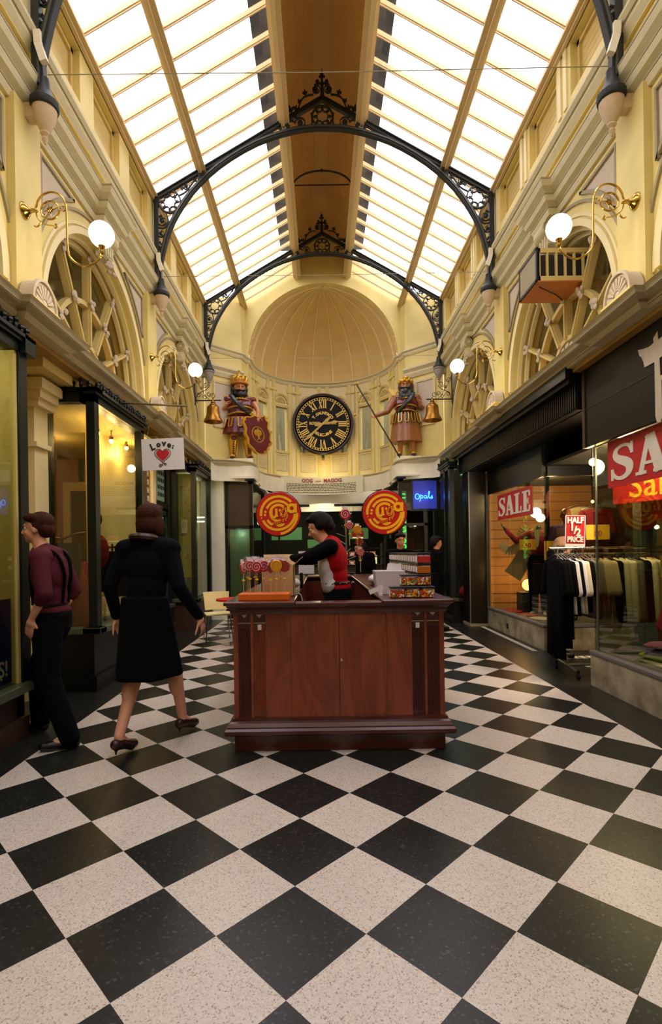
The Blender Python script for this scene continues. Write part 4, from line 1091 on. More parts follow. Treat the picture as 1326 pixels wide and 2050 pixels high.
# display stands seen in the ochre shop
mat('antique_brass', (120,92,50), .35, metal=.8); mat('cloth_red', (140,24,26), .8); mat('cloth_dark', (26,20,24), .85)
def stand(x, y, h, lb, kind):
    e = thing('display_stand', lb, 'display stand', (x, y, .6))
    obj('base', MB().lathe([(.12,0),(.12,.02),(.03,.05)], (0,0,0), 16), 'black_paint', e)
    obj('pole', MB().tube([(0,0,.03),(0,0,h)], .014, 8), 'antique_brass', e)
    if kind == 0:
        obj('top_bar', MB().tube(smooth2([(-.3,0,h-.06),(-.2,0,h-.01),(0,0,h-.05),(.15,0,h),(.3,0,h+.02)],4), .014, 8), 'antique_brass', e)
        obj('hanging_cloth', MB().box(-.22,.22,-.03,.03,h-.7,h-.1), 'cloth_dark', e)
    else:
        obj('finial', MB().ell((0,0,h+.06),(.05,.04,.08),n=12).ell((0,0,h-.03),(.025,.025,.03),n=8), 'antique_brass', e)
        obj('hanging_cloth', MB().ell((0,0,h-.35),(.13,.1,.22),n=12), 'cloth_red', e)
stand(-2.95,6.55,1.25,'tall brass stand with round finial in the ochre shop window',1)
stand(-3.2,6.1,1.1,'brass stand with wavy top rail in the ochre shop window',0)
stand(-3.5,6.0,1.0,'shorter brass stand with red cloth near the cream pilaster in the ochre shop',1)
stand(-2.9,6.85,1.0,'brass stand with top rail beside the far post of the ochre shop',0)
def heap(name, lb, cat, loc, r_, mt, seed, n=7):
    rnd = random.Random(seed); m = MB()
    for k in range(n): m.ell((rnd.uniform(-r_[0],r_[0])*.6, rnd.uniform(-r_[1],r_[1])*.6, rnd.uniform(.2,.8)*r_[2]), (r_[0]*rnd.uniform(.4,.6), r_[1]*rnd.uniform(.4,.6), r_[2]*rnd.uniform(.3,.5)), n=10)
    o = baked(name, m, mt, None, .02, 4); o.location = loc; return tag(o, lb, cat)
heap('draped_cloth', 'red and dark cloth heaped low in the ochre shop window behind the man', 'cloth', (-3.15,6.3,.6), (.3,.25,.75), 'cloth_red', 1)
heap('draped_cloth', 'teal cloth draped at the bottom of the far yellow-green shop window', 'cloth', (-2.72,10.1,.62), (.16,.2,.5), mat('cloth_teal', (40,130,140), .7, var=.6, vscale=6), 2)
# bay 3 interior and door
m = MB().box(-2.9,-2.6,9.95,9.97,1.0,3.0).box(-3.0,-2.95,9.9,11.2,.6,3.05)
struct('wall_window_back', m, 'shop_green')
struct('ceiling_window', MB().box(-3,-2.55,9.9,11.2,3.02,3.04), 'sign_cream')
e = thing('notice_paper', 'white paper notice on the yellow-green panel of the far shop window', 'notice', (-2.735, 9.87, 1.98))
obj('sheet', MB().box(-.06,.06,-.002,.002,-.13,.13), 'paper_white', e)
m = MB()
for k in range(6): m.box(-.045,-.045+.09*[.5,.9,.8,.9,.6,.3][k],-.004,-.002,.09-.03*k,.097-.03*k)
obj('writing', m, 'ink_black', e)
rnd = random.Random(5)
m = MB()
for k in range(16): m.ell((rnd.uniform(-2.86,-2.64), 9.93, rnd.uniform(1.15,2.9)), (.022,.01,.014), n=6)
tag(obj('paper_shapes', m, mat('shape_pink', (206,120,96), .7)), 'tiny pink cut-out shapes scattered on the yellow-green window panel', 'decorations', kind='stuff')
light('POINT', (-2.75,10.5,2.9), 5, (.95,1,.75), .08)
e = thing('fluorescent_tube', 'pair of white tube lights glowing in the far shop window', 'lamp', (-2.80,10.9,2.22))
obj('tube', MB().tube([(-.12,0,0),(.22,0,0)], .014, 8), 'tube_light', e); obj('tube', MB().tube([(-.12,0,-.09),(.22,0,-.09)], .014, 8), 'tube_light', e); obj('bracket', MB().box(-.14,-.12,-.02,.02,-.13,.04), 'paper_white', e)
# doorway between the shops
e = thing('door_front', 'shop doorway with green-framed door and poster above, beyond the heart sign', 'shop entrance', (-3.05,9.1,0))
obj('post', MB().box(-.02,.1,.55,.68,0,3.1), 'black_green', e)
obj('transom', MB().box(-.02,.08,-.1,.6,2.28,2.38), 'black_green', e)
o = obj('door_leaf', MB().box(0,.05,-.05,.03,.0,2.26).box(0,.05,.5,.56,0,2.26).box(0,.05,-.05,.56,2.16,2.26).box(0,.05,-.05,.56,0,.3), 'door_green', e)
obj('glass', MB().box(.02,.026,.03,.5,.3,2.16), 'shop_glass', e)
obj('handle', MB().tube([(.06,.46,1.0),(.09,.46,1.02),(.09,.46,1.2),(.06,.46,1.22)], .01, 6), 'brass', o)
o = obj('poster', MB().box(.03,.036,.0,.45,2.42,3.0), 'pale_green', e)
m = MB()
for r_ in range(4):
    for c_ in range(4): m.box(.037,.04,.06+.1*c_,.12+.1*c_,2.5+.13*r_,2.57+.13*r_)
obj('pictures', m, 'cloth_dark', o)
obj('jamb', MB().box(-.02,.06,-.25,-.1,0,3.1), 'cream_light', e)
e = thing('open_sign', 'narrow vertical cream sign on the wall beside the green-framed door', 'sign', (-3.06,8.72,2.5))
obj('board', MB().box(0,.02,-.07,.07,-.35,.4), 'brown_stone', e)
m = MB()
for i in range(5):
    z = .32-.14*i; m.box(.022,.026,-.045,-.02,z-.045,z+.045); m.box(.022,.026,.015,.04,z-.045,z+.045); m.box(.022,.026,-.02,.015,z-.01+.03*(i%2),z+.01+.03*(i%2))
obj('lettering', m, 'sign_cream', e)
# heart sign on its rod
e = thing('hanging_sign', 'white hanging sign reading Love: with a red heart', 'sign', (-1.92, 6.0, 2.68))
p0, p1 = at(284, 880, 6.0), at(368, 880, 6.0)
wd = (p1.x-p0.x); cx = (p0.x+p1.x)/2; zt = at(326, 878, 6.0).z; zb_ = at(326, 941, 6.0).z
e.location = (cx, 6.0, (zt+zb_)/2); hh = (zt-zb_)/2; e.rotation_euler = (0, -.03, .0)
obj('board', MB().box(-wd/2, wd/2, -.008, .008, -hh, hh), 'paper_white', e)
m = MB()
for ch, x, z, a, sz in (('L',-.115,.085,-.35,.105), ('o',-.045,.115,-.12,.085), ('v',.02,.125,.05,.10), ('e',.08,.105,.25,.09), (':',.125,.085,.3,.08)):
    m.merge(MB().text(ch, sz, None, .004, .004), Matrix.Translation((x,-.012,z)) @ Matrix.Rotation(a, 4, 'Y'))
obj('lettering', m, 'ink_black', e)
hp = []
for i in range(40):
    a = 2*PI*i/40; hp.append((.0058*16*math.sin(a)**3, .0058*(13*math.cos(a)-5*math.cos(2*a)-2*math.cos(3*a)-math.cos(4*a))-.01))
o = obj('heart', MB().prism([(x*.82-.0, z*.82) for x, z in hp], -.014, -.008), 'heart_red', e)
m = MB().ribbon(hp, .005, -.014, -.008, closed=True); m.ribbon(spiral(-.03,-.135,.022,1.3,0,1,20), .006, -.014, -.008); m.ribbon(spiral(.025,-.12,.017,1.2,PI,-1,20), .006, -.014, -.008); m.ribbon([(0,-.10),(-.005,-.12),(-.01,-.135)], .006, -.014, -.008)
obj('heart_outline', m, 'ink_black', e)
obj('hook', MB().tube([(-wd*.36,0,hh),(-.13,0,hh+.30)], .003, 5).tube([(wd*.36,0,hh),(.2,0,hh+.36)], .003, 5), 'steel_grey', e)
a, b_ = at(284, 829, 6.6), at(375, 813, 6.0)
tag(obj('sign_rod', MB().tube([Vector((-2.5,6.1,a.z)), b_], .012, 8), 'chrome'), 'thin metal rod sticking out over the hall above the heart sign', 'rod')
# blue script reflection source: small neon in the near left window
# ================================================================ RIGHT SIDE
# fluted black fascia, sign panel
e = thing('fluted_fascia', 'black fluted fascia over the clothes shop entrance', 'fascia', (2.65,5.5,2.93))
m = MB().box(0,.06,0,4.7,0,.35)
for k in range(94): m.box(-.018,0,.015+.05*k,.04+.05*k,.02,.33)
obj('fluting', m, 'black_paint', e); obj('capping', MB().box(-.14,.3,-.02,4.75,.33,.45).box(-.1,.3,-.01,4.72,.28,.33), 'black_paint', e)
struct('ceiling_entrance', MB().box(2.71,3.1,5.5,9.75,2.92,2.93), 'black_paint'); struct('wall_bulkhead', MB().box(3.05,3.11,7.35,9.75,2.48,3.28).box(3.11,5.05,7.30,7.36,2.48,3.28), 'black_paint')
e = thing('shop_sign', 'large dark brown sign panel over the near clothes shop window with a white brush character', 'sign', (2.68,-1.5,2.5))
obj('panel', MB().box(0,.05,0,6.95,0,.86), 'sign_black', e); obj('joint_line', MB().box(-.004,0,0,6.9,.40,.406), 'brown_stone', e)
obj('cream_bead', MB().box(-.012,0,0,6.95,.855,.88), 'moulding', e); obj('side_bead', MB().box(-.012,.0,6.9,6.95,0,.86), 'brown_stone', e)
obj('capping', MB().box(-.17,.2,0,7.0,.88,.99), 'black_paint', e)
# the brush character (reads towards the camera end)
ch = [(1065,430),(1075,550),(1134,500),(1175,560),(1134,640),(1134,770),(1092,800),(1102,1035),(1175,1010),(1200,1100),(1118,1095),(1134,1600),(1105,1670),(1060,1675),(1040,1600),(1030,1000),(1025,850),(960,890),(890,925),(875,850),(850,790),(820,770),(800,690),(880,670),(950,645),(1015,590),(1008,530)]
pts = []
for a, b_ in ch:
    px, py = 1160+a/6.83, 600+b_/6.83; u, v = ray(px, py); Y = (2.67-CAM.x)/u; pts.append((5.45-Y, CAM.z+v*Y))
# local: x' = along -Y
m = MB().prism([(p[0], p[1]-2.5) for p in pts], -.006, 0)
o = obj('character', MB().merge(m, Matrix.Translation((-.002, 6.95, 0)) @ Matrix.Rotation(-PI/2, 4, 'Z')), 'stone_pink', e)
o['label'] = 'white brush-stroke character'
# near window: plinth, deck, glass
def window_base(name, lb, x0, y0, y1, ret_x=None):
    e = thing(name, lb, 'shop window', (x0, y0, 0))
    L_ = y1-y0
    m = MB().box(0,.12,0,L_,0,.33)
    obj('stone_base', m, 'plinth_marble', e)
    for y in [L_-1.1*k for k in range(1, int(L_/1.1)+1)]: pass
    obj('capping', MB().box(-.015,.16,-.01,L_+.0,.33,.37), 'deck_grey', e, bevel=.008)
    obj('front_glass', MB().box(.05,.056,0,L_,.37,2.55), 'shop_glass', e)
    return e, L_
e, L_ = window_base('display_window', 'clothes shop window nearer the camera with SALE banner on its glass', 2.72, -1.5, 5.45)
obj('stone_base', MB().box(.119,1.5,L_-.12,L_,0,.33), 'plinth_marble', e); obj('capping', MB().box(.159,1.5,L_-.14,L_,.33,.37), 'deck_grey', e)
obj('side_glass', MB().box(.06,1.5,L_-.06,L_-.054,.37,2.5), 'shop_glass', e); obj('glass_clip', MB().box(.045,.062,L_-.065,L_-.05,.37,2.5), 'steel_grey', e)
obj('deck', MB().box(.1,1.5,0,L_-.1,.30,.345), 'deck_grey', e)
e, L_ = window_base('display_window', 'set-back clothes shop window with small SALE sign and mannequins', 3.03, 7.3, 9.75)
obj('stone_base', MB().box(.119,1.6,0,.12,0,.33), 'plinth_marble', e); obj('capping', MB().box(.159,1.6,-.01,.14,.33,.37), 'deck_grey', e)
obj('side_glass', MB().box(.06,1.6,.05,.056,.37,2.5), 'shop_glass', e); obj('deck', MB().box(.1,1.6,.1,L_,.30,.345), 'deck_grey', e)
obj('corner_post', MB().box(-.012,.02,L_-.02,L_,.0,2.9), 'steel_grey', e); obj('vent', MB().box(-.004,0,L_-1.05,L_-.97,.1,.19), 'black_paint', e)
e = thing('pier', 'dark polished pier between the two right-hand shops', 'pier', (2.7, 9.75, 0))
obj('shaft', MB().box(0,.32,0,.45,.03,3.4), mat('pier_stone', (28,20,15), .3, var=.5, vscale=20, stretch=(1,1,12)), e); obj('foot', MB().box(-.02,.34,-.02,.47,0,.05), 'moulding_grey', e)
obj('edge_strip', MB().box(-.012,.005,-.012,.01,.03,2.95), 'steel_grey', e)
# interior shell of the clothes shop
struct('wall_shop_right', MB().box(6.0,6.1,-1.5,9.8,0,3.3).box(2.78,6.0,-1.6,-1.5,0,3.3), 'slatwall')
struct('ceiling_shop_right', MB().box(2.75,6,-1.5,5.5,2.62,2.66).box(3.1,6,5.5,9.7,2.62,2.66), 'shop_dark')
m = MB().box(3.05,6,9.62,9.7,0,2.7); struct('wall_slat', m, 'slatwall')
m = MB()
for k in range(13): m.box(3.05,6,9.61,9.62,.45+.17*k,.458+.17*k)
struct('slat_line', m, 'slat_groove', bpy.data.objects['wall_slat'])
struct('wall_entrance_post', MB().box(3.52,3.58,8.3,8.36,.35,2.62), 'black_paint')
struct('wall_column', MB().box(4.25,4.45,7.0,7.2,0,2.62), mat('column_blue', (92,106,120), .6))
struct('wall_panel', MB().box(4.5,4.54,5.2,6.9,0,2.6), 'shop_dark')
m = MB()
for i in range(7):
    for j in range(3): m.box(3.1+.1*i+(.0), 3.17+.1*i, 5.75+.5*j, 5.9+.5*j, 0, .004)
for i in range(24): m.box(2.86,2.93,7.3+.1*i,7.36+.1*i,0,.004)
struct('floor_inlay', m, 'sign_cream')
def slab(ch, H_, y0=-.006, y1=0):     # slab-serif capitals as strokes
    class G(MB):
        n_ = 0
        def box(s, a, b, c, d, e_, f_): s.n_ += 1; return MB.box(s, a, b, c-.0005*s.n_, d, e_, f_)
        def ribbon(s, p, w_, c, d, closed=False): s.n_ += 1; return MB.ribbon(s, p, w_, c-.0005*s.n_, d, closed)
    g = G(); s_ = .24*H_; W_ = .62*H_; f = .085*H_; L = lambda p, w_: g.ribbon(p, w_, y0, y1)
    sf = lambda x, z, w_=None: g.box(x-(w_ or s_*.95), x+(w_ or s_*.95), y0, y1, z-(0 if z == 0 else f), z+(f if z == 0 else 0))
    if ch == 'L':
        g.box(s_*.45, s_*1.45, y0, y1, 0, H_); sf(s_*.95, 0); sf(s_*.95, H_); g.box(s_*.5, W_, y0, y1, 0, f); g.box(W_-f, W_, y0, y1, 0, .32*H_); 
    elif ch == 'E':
        g.box(s_*.45, s_*1.45, y0, y1, 0, H_); g.box(0, W_, y0, y1, 0, f); g.box(0, W_, y0, y1, H_-f, H_); g.box(s_, W_*.75, y0, y1, H_*.46, H_*.54)
        g.box(W_-f, W_, y0, y1, 0, .3*H_); g.box(W_-f, W_, y0, y1, .72*H_, H_); g.box(W_*.72, W_*.8, y0, y1, .36*H_, .64*H_)
    elif ch == 'A':
        W_ = .74*H_; L([(W_*.46, H_), (W_*.80, 0)], s_); L([(W_*.44, H_), (W_*.14, 0)], s_*.5); g.box(W_*.2, W_*.7, y0, y1, .24*H_, .32*H_); g.box(-.02*H_, W_*.34, y0, y1, 0, f); g.box(W_*.58, W_*1.04, y0, y1, 0, f)
    elif ch == 'S':
        p = smooth2([(.60,.74),(.52,.90),(.34,.945),(.17,.87),(.13,.72),(.22,.60),(.42,.48),(.53,.36),(.52,.18),(.38,.06),(.2,.06),(.07,.17),(.03,.28)], 4)
        n = len(p); w_ = [(.085+.15*math.exp(-((i/n-.5)/.2)**2))*H_ for i in range(n)]
        L([(a*H_, b_*H_) for a, b_ in p], w_); g.box(.57*H_, .64*H_, y0, y1, .66*H_, .98*H_); g.box(0, .07*H_, y0, y1, .02*H_, .34*H_); W_ = .66*H_
    return g, W_
def word(txt, H_, y0=-.006, y1=0, gap=.07):
    m = MB(); x = 0
    for ch in txt:
        g, w_ = slab(ch, H_, y0, y1); m.merge(g, Matrix.Translation((x,0,0))); x += w_+gap*H_
    return m, x-gap*H_
def sale_sign(lb, loc, length, H_, rot):
    e = thing('sale_banner', lb, 'sign', loc, rot)
    obj('banner', MB().box(0, length, 0, .008, -H_/2, H_/2), 'sign_red', e)
    m, w_ = word('SALE', H_*.74); k = (length*.92)/w_
    m.v = [(x*k+length*.04, y, z-H_*.37) for x, y, z in m.v]; obj('lettering', m, 'sign_cream', e)
sale_sign('large red banner with white SALE on the near clothes shop glass', (2.765, 5.15, 2.27), 1.72, .46, -PI/2)
sale_sign('smaller red SALE sign in the set-back clothes shop window', (3.07, 9.25, 2.19), 1.5, .44, -PI/2)
def poster(name, lb, loc, rot, w_, h_, base, lines, ink, cat='sign'):
    e = thing(name, lb, cat, loc, rot); obj('card', MB().box(-w_/2, w_/2, 0, .006, -h_/2, h_/2), base, e)
    m = MB()
    for body, sz, z, x in lines: m.text(body, sz, Matrix.Translation((x,-.003,z)), .004, .002)
    if lines: obj('lettering', m, ink, e)
    return e
poster('sale_poster', 'red poster with rounded cream Sale lettering behind the big SALE banner', (3.75,5.95,2.2), -PI/2+.35, 1.1, .42, 'sign_red', [('Sale', .42, -.02, 0)], 'sign_yellow')
poster('sale_poster', 'lower small red poster with cream Sale lettering in the clothes shop', (4.1,6.05,1.93), -PI/2+.4, .62, .26, 'sign_red', [('Sale', .27, 0, 0)], 'sign_yellow')
poster('price_poster', 'pale yellow square poster on the wall beyond the garment rack', (4.42,6.5,1.7), -PI/2+.3, .4, .34, 'sign_yellow', [('SALE', .09, .07, 0), ('50', .13, -.06, 0)], 'sign_red')
poster('price_card', 'yellow price card reading CLEARANCE on the mannequin in the near window', (2.93,4.32,1.28), -PI/2+.5, .38, .19, 'sign_yellow', [('CLEARANCE', .06, .06, 0)], 'sign_red', 'price card')
poster('price_card', 'yellow card with 50 held by the red cardigan mannequin', (3.22,8.3,1.52), -.1, .26, .17, 'sign_yellow', [('50', .1, -.02, 0)], 'sign_red', 'price card')
poster('price_card', 'yellow price card behind the black dresses on the rack', (3.5,8.1,1.42), -.1, .2, .3, 'sign_yellow', [('50', .1, 0, 0)], 'sign_red', 'price card')
poster('price_card', 'yellow card just above the rack rail beside the HALF PRICE sign', (3.6,6.9,1.66), -.1, .3, .2, 'sign_yellow', [('50', .1, -.02, 0)], 'sign_red', 'price card')
e = thing('price_slip', 'orange price slip lying flat on the near window deck', 'price card', (3.0,4.75,.347)); e.rotation_euler = (0,0,.5)
obj('card', MB().box(-.15,.15,-.1,.1,0,.004), 'sign_yellow', e); obj('lettering', MB().text('Sale', .12, Matrix.Rotation(-PI/2,4,'X') @ Matrix.Translation((0,-.006,0)), .002, .002), 'sign_red', e)
# HALF 1/2 PRICE on the rack
e = thing('half_price_sign', 'red card reading HALF 1/2 PRICE clipped to the garment rack rail', 'sign', (2.83,5.96,1.655)); e.rotation_euler = (0,.03,-.15)
obj('card', MB().box(-.105,.105,0,.006,-.19,.17), 'sign_red', e); obj('white_edge', MB().ribbon([(-.105,-.19),(.105,-.19),(.105,.17),(-.105,.17)], .008, -.003, .009, closed=True).box(-.105,.105,-.002,0,-.19,-.155), 'paper_white', e)
m = MB()
for b_, sz, z, x, ang in (('HALF',.095,.115,0,0), ('1',.12,.035,-.035,0), ('/',.12,.0,.0,0), ('2',.12,-.025,.035,0), ('PRICE',.085,-.105,0,0)): m.text(b_, sz, Matrix.Translation((x,-.004,z)) @ Matrix.Scale(.8 if len(b_)>1 else .9, 4, (1,0,0)), .003, .004)
obj('lettering', m, 'paper_white', e); obj('clamp', MB().box(-.02,.02,-.01,.02,-.23,-.185), 'chrome', e)
# spotlights, added warm fill lights and globe lamp in the clothes shop
sp_ = ['bright ceiling spotlight in the corner of the near clothes window under the sign panel', 'small spotlight over the hanging jackets in the clothes shop']
for k, (px, py, Y) in enumerate(((1188,925,5.9), (1187,1004,7.8))):
    p = at(px, py, Y); e = thing('spotlight', sp_[k], 'lamp', p)
    obj('bulb', MB().ell((0,0,0),(.045 if k == 0 else .022,)*3,n=12), 'bulb_warm', e, smooth='all'); obj('stem', MB().tube([(0,.01,.03),(0,.02,2.63-p.z)], .01, 6), 'black_paint', e)
    light('POINT', p-Vector((0,.1,.12)), 26, (1,.66,.36), .06)
light('POINT', (3.6,8.4,2.4), 50, (1,.66,.34), .1); light('POINT', (3.3,4.4,2.45), 50, (1,.76,.5), .1); light('POINT', (3.25,5.65,2.5), 100, (1,.78,.52), .1)  # three added fill lights, no fixtures, brightening displays and garment rack
p = at(1058, 1171, 9.0)
e = thing('globe_lamp', 'glowing white globe lamp on a small box in the set-back window', 'lamp', p)
obj('globe', MB().ell((0,0,0),(.10,.10,.10),n=20), 'bulb_soft', e, smooth='all'); obj('collar', MB().lathe([(.05,-.12),(.05,-.095)], (0,0,0), 12), 'chrome', e)
light('POINT', p+Vector((-.1,.1,.16)), 12, (1,.55,.22), .1)
tag(obj('display_box', MB().box(p.x-.16,p.x+.06,p.y-.12,p.y+.12,.345,p.z-.12), mat('box_grey', (96,104,108), .5, var=.7, vscale=5, stretch=(1,1,5)), bevel=.005), 'small grey wave-patterned box under the globe lamp', 'box')
# far right shop window
b4 = bay('bay_shopfront', 'far black-framed shop window between the pier and the opals sign', 1, 2.45, 3.0, 10.2, 11.75, .5, 3.2, near=False, plinth='black_paint', mid=[10.6])
struct('wall_far_right', MB().box(3.3,3.35,10.2,11.8,.0,3.3), 'glass_green')
struct('floor_far_right', MB().box(2.5,3.3,10.2,11.7,.42,.46), 'shop_dark')
def vtext(lb, body, loc, rot, sz, step):
    e = thing('vertical_sign', lb, 'sign', loc, rot); m = MB()
    for i, ch_ in enumerate(body):
        if ch_ != ' ': m.text(ch_, sz, Matrix.Translation((0,0,-step*i)), .006, .006)
    obj('lettering', m, 'neon_green', e); obj('backing', MB().box(-.07,.07,.004,.008,-step*len(body),.12), 'glass_green', e)
vtext('green vertical lettering on the dark window left of the opals sign', 'CLOSING DOWN', (1.72,11.42,2.66), 0, .15, .125)
vtext('green vertical lettering inside the far right bay window glass', 'CLOSING DOWN SALE', (2.56,10.95,2.6), -PI/2, .13, .115)
light('POINT', (2.9,11.0,2.6), 4, (.6,1,.7), .08)
heap('draped_cloth', 'dark and red garments low in the far right shop window', 'cloth', (2.9,10.7,.46), (.2,.25,1.1), 'cloth_dark', 9)
heap('draped_cloth', 'red folded garment at the bottom of the far right shop window', 'cloth', (2.72,10.45,.46), (.12,.12,.25), 'cloth_red', 10)
# ================================================================ END OF THE HALL, GROUND FLOOR
tag(obj('white_pillar', MB().box(-2.52,-2.24,11.3,11.6,0,3.15).box(-2.56,-2.2,11.26,11.6,0,.15), 'white_plaster'), 'plain white pillar between the far shop window and the dark cabinet front', 'pillar')
def cabinet(lb, s):
    e = thing('cabinet_front', lb, 'shop front', (s*1.62, 11.4, 0))
    obj('header', MB().box(0,s*.64,0,.12,2.98,3.08).box(-s*.04,s*.64,-.04,.12,3.04,3.09).box(-s*.04,s*.1,0,2.4,3.0,3.09), 'black_paint', e)
    if s < 0: obj('upper_panel', MB().box(s*.02,s*.6,.03,.05,2.05,2.98), 'brown_stone', e)
    for x in (0, .56): obj('post', MB().box(s*x,s*(x+.08),0,.1,0,3.0), 'black_paint', e)
    obj('lower_frame', MB().box(0,s*.64,.0,.08,2.0,2.06).box(0,s*.64,0,.08,.0,.25), 'black_paint', e)
    obj('lower_glass', MB().box(s*.08,s*.56,.05,.056,.25,2.0), 'shop_glass', e)
    obj('inside_panel', MB().box(s*.08,s*.6,.45,.47,.0,2.0 if s < 0 else 1.9), 'pale_green' if s < 0 else 'shop_dark', e)
    obj('side_glass', MB().box(s*.04,s*.046,.1,2.35,.25,2.98), 'shop_glass', e)
    obj('end_post', MB().box(s*.0,s*.08,2.3,2.4,0,3.0), 'black_paint', e)
    return e
cabinet('dark-framed shop front behind the lollipop stand, beside the white pillar', -1)
e = cabinet('dark shop front beneath the balcony below the blue Opals sign', 1)
light('POINT', (-1.95,11.65,1.9), 2.0, (.8,1,.85), .05)
e = thing('neon_sign', 'blue glowing window with neon script reading Opals', 'sign', (2.15,11.36,2.66))
obj('light_panel', MB().box(-.22,.3,.0,.02,-.29,.33), 'panel_blue', e); obj('frame', MB().ribbon([(-.25,-.32),(.33,-.32),(.33,.36),(-.25,.36)], .06, -.02, .04, closed=True), 'black_paint', e)
def script(pts): return MB().tube([(x,-.03,z) for x, z in smooth2(pts, 4)], .007, 6)
m = MB()
m.tube([(-.13+.045*math.cos(2*PI*i/16),-.03,-.02+.06*math.sin(2*PI*i/16)) for i in range(16)], .007, 6, closed=True)
m.merge(script([(-.06,.02),(-.055,-.03),(-.075,-.13)])); m.tube([(-.03+.026*math.cos(2*PI*i/12),-.03,-.03+.03*math.sin(2*PI*i/12)) for i in range(12)], .007, 6, closed=True)
m.tube([(.045+.026*math.cos(2*PI*i/12),-.03,-.03+.03*math.sin(2*PI*i/12)) for i in range(12)], .007, 6, closed=True); m.merge(script([(.073,0),(.075,-.05),(.09,-.06),(.11,-.03),(.14,.06),(.135,.09),(.12,.06),(.125,-.03),(.14,-.06),(.17,-.04),(.20,.0),(.185,-.02),(.205,-.045),(.19,-.065),(.16,-.06)]))
obj('lettering', m, 'neon_blue', e)
light('POINT', (2.1,11.1,2.6), 1.2, (.2,.4,1), .08)
# back shop: counters, shelves of sweets, green glass
struct('wall_glazed_back', MB().box(-5,5,18.6,18.62,0,3.0), 'shop_dark')
mat('green_light', (90,130,80), .5, emit=(70,110,60), es=.5); mat('warm_cream_light', (220,214,150), .5, emit=(220,214,140), es=.8)
m = MB()
for x0, x1, z0, z1 in ((-1.9,-.8,1.9,2.35),(-.6,.5,1.6,1.9),(.9,1.6,1.9,2.3)): m.box(x0,x1,18.58,18.6,z0,z1)
tag(obj('glazed_screen', m, 'green_light'), 'dim green glazed screen at the back of the shop beyond the kiosk', 'screen')
rnd = random.Random(8)
pr = None
cols = [(226,170,40),(200,40,30),(90,150,60),(220,120,160),(230,220,200),(120,60,160)]
for k, c_ in enumerate(cols): mat('sweet_%d' % k, c_, .35)
mat('candy_mix', (220,60,40), .25)
mm = M['candy_mix']; nt = mm.node_tree; b = nt.nodes['Principled BSDF']; tc = nt.nodes.new('ShaderNodeTexCoord'); vo = nt.nodes.new('ShaderNodeTexVoronoi'); vo.inputs['Scale'].default_value = 75
oi = nt.nodes.new('ShaderNodeObjectInfo'); av = nt.nodes.new('ShaderNodeVectorMath'); av.operation = 'ADD'; nt.links.new(tc.outputs['Object'], av.inputs[0]); nt.links.new(oi.outputs['Random'], av.inputs[1])
nt.links.new(av.outputs[0], vo.inputs['Vector']); se = nt.nodes.new('ShaderNodeSeparateColor'); nt.links.new(vo.outputs['Color'], se.inputs[0])
cr = nt.nodes.new('ShaderNodeValToRGB'); cr.color_ramp.interpolation = 'CONSTANT'; el = cr.color_ramp.elements
el[0].color = (*lin((214,30,24)),1); el[1].position = .3; el[1].color = (*lin((240,190,20)),1)
for p_, c_ in ((.5,(70,150,50)),(.62,(250,240,235)),(.74,(240,110,20)),(.88,(120,60,30))):
    q = el.new(p_); q.color = (*lin(c_),1)
nt.links.new(se.outputs[0], cr.inputs[0]); nt.links.new(cr.outputs[0], b.inputs['Base Color'])
bp = nt.nodes.new('ShaderNodeBump'); bp.inputs['Strength'].default_value = .6; bp.inputs['Distance'].default_value = .006; bp.invert = True; nt.links.new(vo.outputs['Distance'], bp.inputs['Height']); nt.links.new(bp.outputs[0], b.inputs['Normal'])
e = thing('shelf_unit', 'dark shelf unit of sweets seen past the clerk behind the kiosk', 'shelves', (.75, 9.6, 0))
obj('frame', MB().box(-.5,.3,0,.3,0,1.05).box(-.5,-.47,0,.3,1.05,1.6).box(.27,.3,0,.3,1.05,1.6), 'black_paint', e)
for z in (1.2,1.36,1.52): obj('shelf', MB().box(-.5,.3,0,.3,z-.02,z), 'black_paint', e)
SW = 0
for r_, z in enumerate((1.2,1.36)):
    for k in range(5):
        px_ = .33+.13*k
        if pr is None:
            pr = q = thing('sweet_tub', 'small tub of mixed sweets on the dark shelves behind the kiosk', 'tub', (px_,9.68,z), 0, 'tubs on the back shelves')
            obj('sweets', MB().box(-.05,.05,-.05,.05,.002,.085), 'candy_mix', q); obj('price_card', MB().box(-.03,.03,-.054,-.051,.02,.06), 'paper_white', q)
        else: dup(pr, (px_,9.68,z), 0)
e = poster('menu_sign', 'small red illuminated sign with yellow base hanging behind the kiosk', (.93,14.6,1.93), 0, .34, .17, 'sign_red', [], 'sign_yellow')
obj('lettering', MB().ribbon(smooth2([(-.12,.03),(-.09,.06),(-.07,.03),(-.04,.055),(-.01,.03),(.03,.06),(.06,.03),(.10,.05),(.12,.035)],3), .01, -.004, 0).ribbon(smooth2([(-.07,-.03),(-.03,.0),(0,-.03),(.04,-.01),(.08,-.02)],3), .008, -.004, 0), 'sign_yellow', e)
obj('yellow_base', MB().box(-.15,.15,-.004,.0,-.105,-.075), 'warm_cream_light', e); obj('hanger', MB().tube([(-.12,0,.085),(-.12,0,1.13)], .005, 5).tube([(.12,0,.085),(.12,0,1.13)], .005, 5), 'black_paint', e)
e = thing('serving_counter', 'dark serving counter at the back of the hall', 'counter', (-.2,16.2,0)); obj('body', MB().box(-2,2,0,.6,0,1.0), 'brown_stone', e); obj('worktop', MB().box(-2.05,2.05,-.05,.65,1.0,1.05), 'black_paint', e)
m = MB()
for x in (-1.9,-1.25,.1,1.35): m.box(x,x+.3,16.3,16.32,1.05,1.32)
tag(obj('lit_panels', m, 'warm_cream_light'), 'small pale lit panels over the far serving counter', 'light panels')
